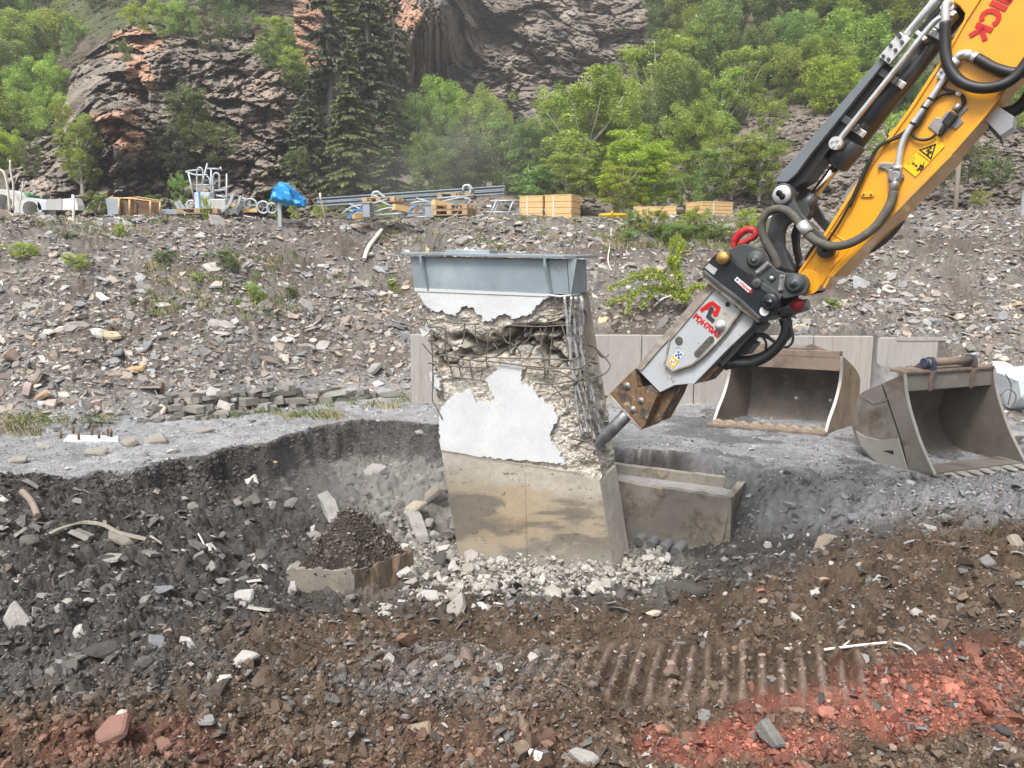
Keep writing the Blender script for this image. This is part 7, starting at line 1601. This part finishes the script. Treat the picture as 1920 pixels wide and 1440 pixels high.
# ------------------------------------------------------------------ single stones and pieces one can tell apart
STONEM = {}
def stm(col):
    if col not in STONEM: STONEM[col] = mk('stone_%d' % len(STONEM), col, rough=.85, var=.22, nscale=9, bump=.5, bscale=40, grain=.2, gscale=120, c2=tuple(c * .62 for c in col), c2s=5, lo=.5, hi=.66)
    return STONEM[col]
WH, PG, MG, DG, TN, RD, BR, OC, BL = (.37, .36, .34), (.30, .29, .27), (.17, .167, .16), (.055, .051, .047), (.29, .255, .20), (.26, .12, .09), (.14, .095, .07), (.42, .30, .15), (.17, .18, .195)
def stone(u, v, w, h, col, label, rot=0, flat=.55, name='stone', cat='stone', seed=None, slab=False, lift=.25):
    p = hit_ground(u, v + h * .35); Y = p.y; S = Y / F
    rr = np.random.default_rng(int(u * 7 + v)); a, b_ = w * S / 2, h * S / 2
    ang = math.radians(rot); Xd = np.array([math.cos(ang), -.25, math.sin(ang)]); Xd /= np.linalg.norm(Xd)
    Zd = np.array([-math.sin(ang) * .8, -.45, math.cos(ang)]); Zd -= Xd * Zd.dot(Xd); Zd /= np.linalg.norm(Zd); Yd = np.cross(Zd, Xd)
    R = np.stack([Xd, Yd, Zd], -1)
    if slab:
        o = lump(name, p + Vector((0, 0, b_ * .5)), (a * 1.0, max(b_ * 1.5, a * .35), b_ * .8), stm(col), rr, SLT, SLF, R)
        md = o.modifiers.new('bevel', 'BEVEL'); md.width = min(.01, b_ * .2); md.segments = 1
    else: o = lump(name, p + Vector((0, 0, b_ * lift * 2)), (a * 1.15, max(a, b_) * .7, b_ * 1.2), stm(col), rr, CNK, CNF, R)
    return tag(o, label, cat)
for a in [
    (35, 1158, 100, 38, PG, 'long pale slab tilted into the soil at the left edge of the photo', -38, .5, 'slab', 'slab', 0, True), (455, 1232, 76, 30, WH, 'largest white flat stone in the dark soil left of centre', 14, .5, 'slab', 'slab', 0, True),
    (512, 943, 34, 27, WH, 'white stone resting against a dark plank of slate in the pit', 10), (545, 940, 60, 22, MG, 'dark plank of slate beside the white stone in the pit', 35, .4, 'slab', 'slab', 0, True), (300, 1103, 66, 36, BL, 'bluish block with a tan edge below the bent sheet', 14),
    (166, 1124, 34, 22, WH, 'white block left of the bluish block', 5), (125, 1130, 30, 24, PG, 'pale stone left of the white block', 30), (150, 1178, 46, 34, WH, 'splintered white stone above the dark boulder', 40, .4, 'stone', 'stone', 0, True), (296, 1200, 46, 18, BL, 'narrow bluish slab pointing down to the right', -28, .4, 'slab', 'slab', 0, True),
    (345, 1197, 32, 18, WH, 'small whitish block beside the narrow bluish slab', -8), (190, 1214, 82, 34, DG, 'dark earthy boulder on the left foreground', 2), (208, 1370, 96, 52, (.22, .12, .095), 'large reddish block with a pale top in the lower left corner', 20, .5, 'stone', 'stone', 0, True), (222, 1350, 50, 34, (.62, .5, .44), 'pale cap of stone lying on the reddish block', 30, .4, 'stone', 'stone', 0, True, .6), (310, 1392, 60, 28, (.20, .11, .085), 'reddish clod right of the large reddish block', -10, .5, 'stone', 'stone', 0, True),
    (800, 1118, 62, 24, WH, 'white slab at the left end of the rubble, beside the footing', 3, .4, 'slab', 'slab', 0, True), (1265, 1108, 150, 26, DG, 'long dark layered slate right of the rubble heap', 8, .4, 'slate', 'slate', 0, True), (1225, 1147, 40, 24, (.5, .42, .34), 'tan stone on the brown ridge below the long slate', 0),
    (1100, 1416, 104, 34, PG, 'long grey stone at the bottom edge near the middle', -6, .5, 'slab', 'slab', 0, True), (975, 1396, 40, 84, (.2, .15, .11), 'upright brown stone at the bottom edge left of the long grey stone', 8), (780, 1364, 90, 30, (.25, .2, .14), 'long tan stone above the dark one at the bottom', 15, .5, 'slab', 'slab', 0, True), (696, 1380, 54, 30, DG, 'dark angular stone at the bottom left of centre', 8),
    (1444, 1374, 36, 62, MG, 'grey pointed stone standing in the red soil', 70, .4, 'slab', 'slab', 0, True), (1412, 1328, 34, 20, PG, 'small pale grey stone above the pointed one', 10), (1845, 1166, 46, 32, (.5, .42, .35), 'pale boulder on the right-hand brown slope', 0), (1575, 1178, 30, 32, (.35, .27, .21), 'round flat stone standing on edge on the brown slope', 0), (1428, 1106, 26, 22, RD, 'small red stone on top of a tan one', 0), (1432, 1126, 22, 22, TN, 'small tan stone under the red one', 20),
    (1542, 1088, 38, 36, (.36, .28, .19), 'square tan block in the brown ridge', 10), (1650, 1085, 36, 20, WH, 'white flake on the brown ridge right of the tan block', -30, .4, 'stone', 'stone', 0, True), (1768, 966, 36, 32, PG, 'pale stone on the crest of the right-hand ridge', 30), (1660, 994, 50, 20, DG, 'dark slab on the crest of the right-hand ridge', 12, .4, 'slab', 'slab', 0, True), (1513, 1031, 30, 17, WH, 'white stone at the left end of the right-hand ridge', 10), (1562, 1012, 70, 30, (.24, .2, .15), 'brown flat boulder on the ridge behind the white stone', 15),
    (1601, 969, 34, 17, BL, 'blue-grey slab on the gravel slope below the buckets', 6, .4, 'slab', 'slab', 0, True), (1478, 946, 26, 14, PG, 'pale stone on the gravel slope right of the trough', 0), (1740, 988, 34, 14, PG, 'pale flat flake below the crest stone', -10, .4, 'stone', 'stone', 0, True), (1855, 1052, 36, 22, MG, 'layered grey slate on the right slope', 20, .4, 'slate', 'slate', 0, True), (1905, 1015, 30, 30, TN, 'pale brown slab at the right edge on the ridge', -30, .4, 'slab', 'slab', 0, True),
    (460, 1117, 60, 24, WH, 'broken white flakes below the footing on the left', 0, .4, 'stone', 'stone', 0, True), (490, 1066, 44, 18, WH, 'white flat stone left of the footing', -10, .4, 'slab', 'slab', 0, True), (420, 1085, 40, 24, PG, 'pale stone left of the white flat one by the footing', 20), (590, 1030, 34, 20, PG, 'pale stone behind the footing heap', 30, .4, 'stone', 'stone', 0, True), (548, 1100, 26, 26, WH, 'pale stone leaning on the left corner of the footing', 60, .4, 'stone', 'stone', 0, True), (630, 1110, 24, 18, WH, 'white stone before the corner of the footing', 10),
    (655, 1208, 42, 22, MG, 'grey stone on the brown soil below the footing', 14), (760, 1196, 60, 40, (.2, .12, .085), 'brown clod on the ridge below the rubble', 10), (700, 880, 60, 26, (.3, .29, .27), 'pale slab in the dusty pit wall left of the pier', 10, .4, 'slab', 'slab', 0, True), (620, 945, 18, 60, PG, 'narrow curved plank standing in the pit', 85, .4, 'slab', 'slab', 0, True),
    (780, 975, 24, 70, WH, 'white slab leaning at the left foot of the pier', 78, .4, 'slab', 'slab', 0, True), (800, 930, 110, 20, (.28, .25, .2), 'long leaning plank of slate left of the pier', 42, .4, 'slab', 'slab', 0, True), (770, 955, 90, 14, (.42, .37, .28), 'thin tan plank below the long leaning slate', 40, .4, 'slab', 'slab', 0, True), (720, 965, 40, 16, PG, 'pale flake in the pit left of the leaning planks', 20, .4, 'stone', 'stone', 0, True), (1210, 1412, 18, 26, WH, 'tiny pale stone at the bottom, right of the long grey stone', 60), (1895, 1368, 60, 22, DG, 'dark flat slate in the lower right corner', -14, .4, 'slate', 'slate', 0, True),
    (255, 690, 48, 14, OC, 'yellow slab low on the left scree', 6, .4, 'slab', 'slab', 0, True), (208, 628, 40, 16, (.45, .37, .24), 'tan slab on the left scree above the yellow one', -8, .4, 'slab', 'slab', 0, True), (264, 655, 34, 14, WH, 'whitish slab right above the yellow one on the scree', -10, .4, 'slab', 'slab', 0, True), (222, 660, 24, 14, BL, 'bluish slab left of the whitish one on the scree', 10, .4, 'slab', 'slab', 0, True), (22, 668, 40, 26, (.36, .27, .22), 'pinkish stone at the left edge of the scree', 30), (80, 740, 46, 22, (.38, .27, .18), 'brown angular slab low at the left of the scree', 30, .4, 'slab', 'slab', 0, True), (52, 728, 20, 30, (.36, .28, .26), 'pinkish upright flake beside the brown slab', 70, .4, 'stone', 'stone', 0, True), (200, 772, 26, 16, PG, 'pale stone at the toe of the scree above the bolted pad', 0), (700, 690, 40, 20, PG, 'pale slab on the scree left of the wall', 25, .4, 'slab', 'slab', 0, True),
    (245, 827, 56, 24, (.25, .232, .20), 'left one of two broken tan kerb lumps on the bench', 10, .5, 'kerb_lump', 'kerb lump', 0, True), (292, 822, 66, 20, (.25, .232, .20), 'right one of two broken tan kerb lumps on the bench', 12, .5, 'kerb_lump', 'kerb lump', 0, True), (180, 846, 74, 18, (.25, .232, .20), 'half-buried tan kerb lump nearer the pit', 4, .5, 'kerb_lump', 'kerb lump', 0, True), (30, 862, 60, 16, (.25, .232, .20), 'tan kerb lump at the left edge of the bench', 6, .5, 'kerb_lump', 'kerb lump', 0, True), (378, 806, 60, 14, (.25, .232, .20), 'low tan kerb lump under the grassy bank', 6, .5, 'kerb_lump', 'kerb lump', 0, True), (128, 878, 14, 9, WH, 'lone white pebble on the left bench', 0), (322, 846, 36, 10, WH, 'white patch of crushed stone on the bench', 5), (85, 832, 46, 16, PG, 'pale flat lump left of the bolted pad', 4), (792, 808, 30, 12, PG, 'pale flat stone on the yard left of the pier', 0, .4, 'slab', 'slab', 0, True), (513, 868, 16, 14, OC, 'yellow stone in the pit wall', 0),
    (1903, 812, 50, 54, PG, 'pale rock at the right edge behind the nearer bucket', 20), (1440, 800, 22, 10, WH, 'small pale flake on the yard below the farther bucket', 0)]:
    stone(*a)
m = MB(); q = [(1880, 702), (1892, 690), (1925, 698), (1960, 694), (1960, 770), (1925, 778), (1890, 765), (1876, 735)]
V = [at(u, v, 10.6 + .12 * ((i * 7) % 3)) for i, (u, v) in enumerate(q)]; c1 = at(1910, 715, 10.35); c2 = at(1915, 745, 10.3); m.add(V + [c1, c2] + [p + Vector((.1, .5, 0)) for p in V], [(0, 1, 8), (1, 2, 8), (2, 3, 8), (3, 9, 8), (3, 4, 9), (4, 5, 9), (5, 6, 9), (6, 7, 9), (7, 8, 9), (7, 0, 8)] + [(i, (i + 1) % 8, 10 + (i + 1) % 8, 10 + i) for i in range(8)])
tag(m.build('crumpled_sheet', mk('pale_blue_sheet', (.58, .64, .68), rough=.6, var=.12, nscale=9, bump=.5, bscale=14)), 'crumpled pale blue sheet at the right edge behind the nearer bucket', 'sheet')
for i, pth in enumerate([[(1875, 742), (1890, 730), (1905, 742), (1895, 765), (1880, 758)], [(1878, 790), (1898, 772), (1925, 782)], [(1885, 700), (1896, 725), (1890, 760)]]):
    m = MB(); m.tube(spline([at(u, v, 9.95) for u, v in pth], 6), .008, 6); tag(m.build('bent_wire', M_rebar), ['looped rusty wire beside the nearer bucket', 'wire arching over the pale rock at the right edge', 'straight wire before the crumpled sheet'][i], 'wire', 'loose wires at the right edge')
# bent sheet in the dark soil, roots
bs = [(88, 1006), (120, 990), (160, 981), (195, 985), (225, 1000), (275, 1012)]
m = MB(); q = spline([hit_ground(u, v + 12, .06) for u, v in bs], 6); ribbon(m, q, .035, Vector((0, -.6, .8)).normalized(), .008); tag(m.build('bent_strip', stm((.26, .24, .2)), bevel=.002), 'long bent pale strip arching over the dark soil at left', 'strip')
stone(222, 1006, 74, 22, (.2, .185, .165), 'grey sheet-like slate lying under the bent pale strip', -10, .4, 'slab', 'slab', 0, True)
m = MB(); m.tube(spline([hit_ground(u, v, .015) for u, v in [(1545, 1223), (1585, 1218), (1630, 1213), (1670, 1210), (1698, 1216), (1716, 1232)]], 6), .008, 7); m.tube([hit_ground(1578, 1219, .012), hit_ground(1592, 1211, .03)], .005, 5); tag(m.build('bleached_root', M_birchb), 'thin curved white root lying on the brown soil at right', 'root')
m = MB(); m.tube(spline([hit_ground(u, v, .02) for u, v in [(368, 998), (378, 1015), (386, 1032)]], 4), .009, 6); tag(m.build('dead_twig', M_birchb), 'short pale twig stuck in the pit slope at left', 'stick')
m = MB(); m.tube(spline([hit_ground(u, v, .05) for u, v in [(42, 932), (60, 950), (72, 978)]], 4), [.03] * 9, 6); tag(m.build('dead_root', M_post), 'grey root hanging from the soil bank at the left edge', 'root')
# dry stone footing along the toe of the scree
rr = random.Random(8); dv, dc = [], []
for row in range(5):
    u = 255 + row * 9 + rr.uniform(0, 20)
    while u < 730 - row * 55:
        wpx = rr.choice([12, 18, 26, 34, 46]) * rr.uniform(.8, 1.2); vt_ = np.interp(u + wpx / 2, [250, 400, 600, 730], [792, 785, 754, 743]); 
        p = onz(u + wpx / 2, vt_, 0); S = p.y / F; p = p + Vector((0, .09 * row + rr.uniform(-.04, .04), .025 + row * .062 + rr.uniform(-.02, .02)))
        if rr.random() < .84:
            T = SLT[rr.randrange(len(SLT))] * np.array([wpx * S * .58, .13, rr.uniform(.045, .11)]); an, yw = rr.gauss(0, .14), rr.gauss(0, .3)
            x, y, z_ = T[:, 0], T[:, 1], T[:, 2]; x, z_ = x * math.cos(an) - z_ * math.sin(an), z_ * math.cos(an) + x * math.sin(an); x, y = x * math.cos(yw) - y * math.sin(yw), x * math.sin(yw) + y * math.cos(yw)
            dv.append(np.stack([p.x + x, p.y + y, p.z + z_], -1)); g_ = .17 * math.exp(rr.gauss(0, .3)); dc.append(np.tile(np.array([g_ * 1.05, g_, g_ * .9]), (len(T), 1)))
        u += wpx * rr.uniform(.8, 1.05)
flat = np.concatenate([np.array(f) for f in SLF]); nn = len(dv)
tag(np_mesh('dry_stone_wall', np.concatenate(dv), (flat[None] + (np.arange(nn) * dv[0].shape[0])[:, None]).ravel(), np.tile([len(f) for f in SLF], nn), M_stone, np.clip(np.concatenate(dc), .02, .6)), 'low dry stone footing along the toe of the left scree', 'stone wall')
# ------------------------------------------------------------------ drifting dust and hazy air
def volume_mat(name, dens, col, falloff=True, scale=1.2, lo=.42, hi=.75):
    m = bpy.data.materials.new(name); m.use_nodes = True; nt = m.node_tree; nt.nodes.clear()
    out = nt.nodes.new('ShaderNodeOutputMaterial'); pv_ = nt.nodes.new('ShaderNodeVolumePrincipled'); pv_.inputs['Color'].default_value = (*col, 1); pv_.inputs['Anisotropy'].default_value = .2
    nt.links.new(pv_.outputs[0], out.inputs['Volume'])
    if not falloff: pv_.inputs['Density'].default_value = dens; return m
    tc = nt.nodes.new('ShaderNodeTexCoord'); gr = nt.nodes.new('ShaderNodeTexGradient'); gr.gradient_type = 'SPHERICAL'
    nt.links.new(tc.outputs['Object'], gr.inputs[0]); n = _noise(nt, tc.outputs['Object'], scale, 3, .55); r = _ramp(nt, n.outputs['Fac'], lo, (0, 0, 0, 1), hi, (1, 1, 1, 1))
    mu = nt.nodes.new('ShaderNodeMath'); mu.operation = 'MULTIPLY'; nt.links.new(gr.outputs['Fac'], mu.inputs[0]); nt.links.new(r.outputs[0], mu.inputs[1])
    m2 = nt.nodes.new('ShaderNodeMath'); m2.operation = 'MULTIPLY'; nt.links.new(mu.outputs[0], m2.inputs[0]); m2.inputs[1].default_value = dens
    nt.links.new(m2.outputs[0], pv_.inputs['Density']); return m
def dust(c, r, dens, label):
    V, Fc = ico(3); o = np_mesh('dust_cloud', V, np.array(Fc).ravel(), np.full(len(Fc), 3), volume_mat('dust', dens, (.9, .9, .9)), None, True, local=True)
    o.location = c; o.scale = r; tag(o, kind='stuff')
USE_DUST = True
if USE_DUST:
    dust(at(720, 880, 8.3), (1.7, .8, .8), 1.05, '')
    dust(at(1500, 790, 9.6), (1.9, .7, .5), .45, '')
    dust(at(1010, 690, 8.6), (1.4, .6, 1.1), .28, '')
    dust(at(840, 300, 23), (4.2, 3, 2.6), .16, '')
    hz_ = MB(); hz_.box((0, 38, 14), 190, 90, 34); o = hz_.build('haze', volume_mat('haze', .0022, (.97, .98, 1.0), False)); tag(o, kind='stuff')
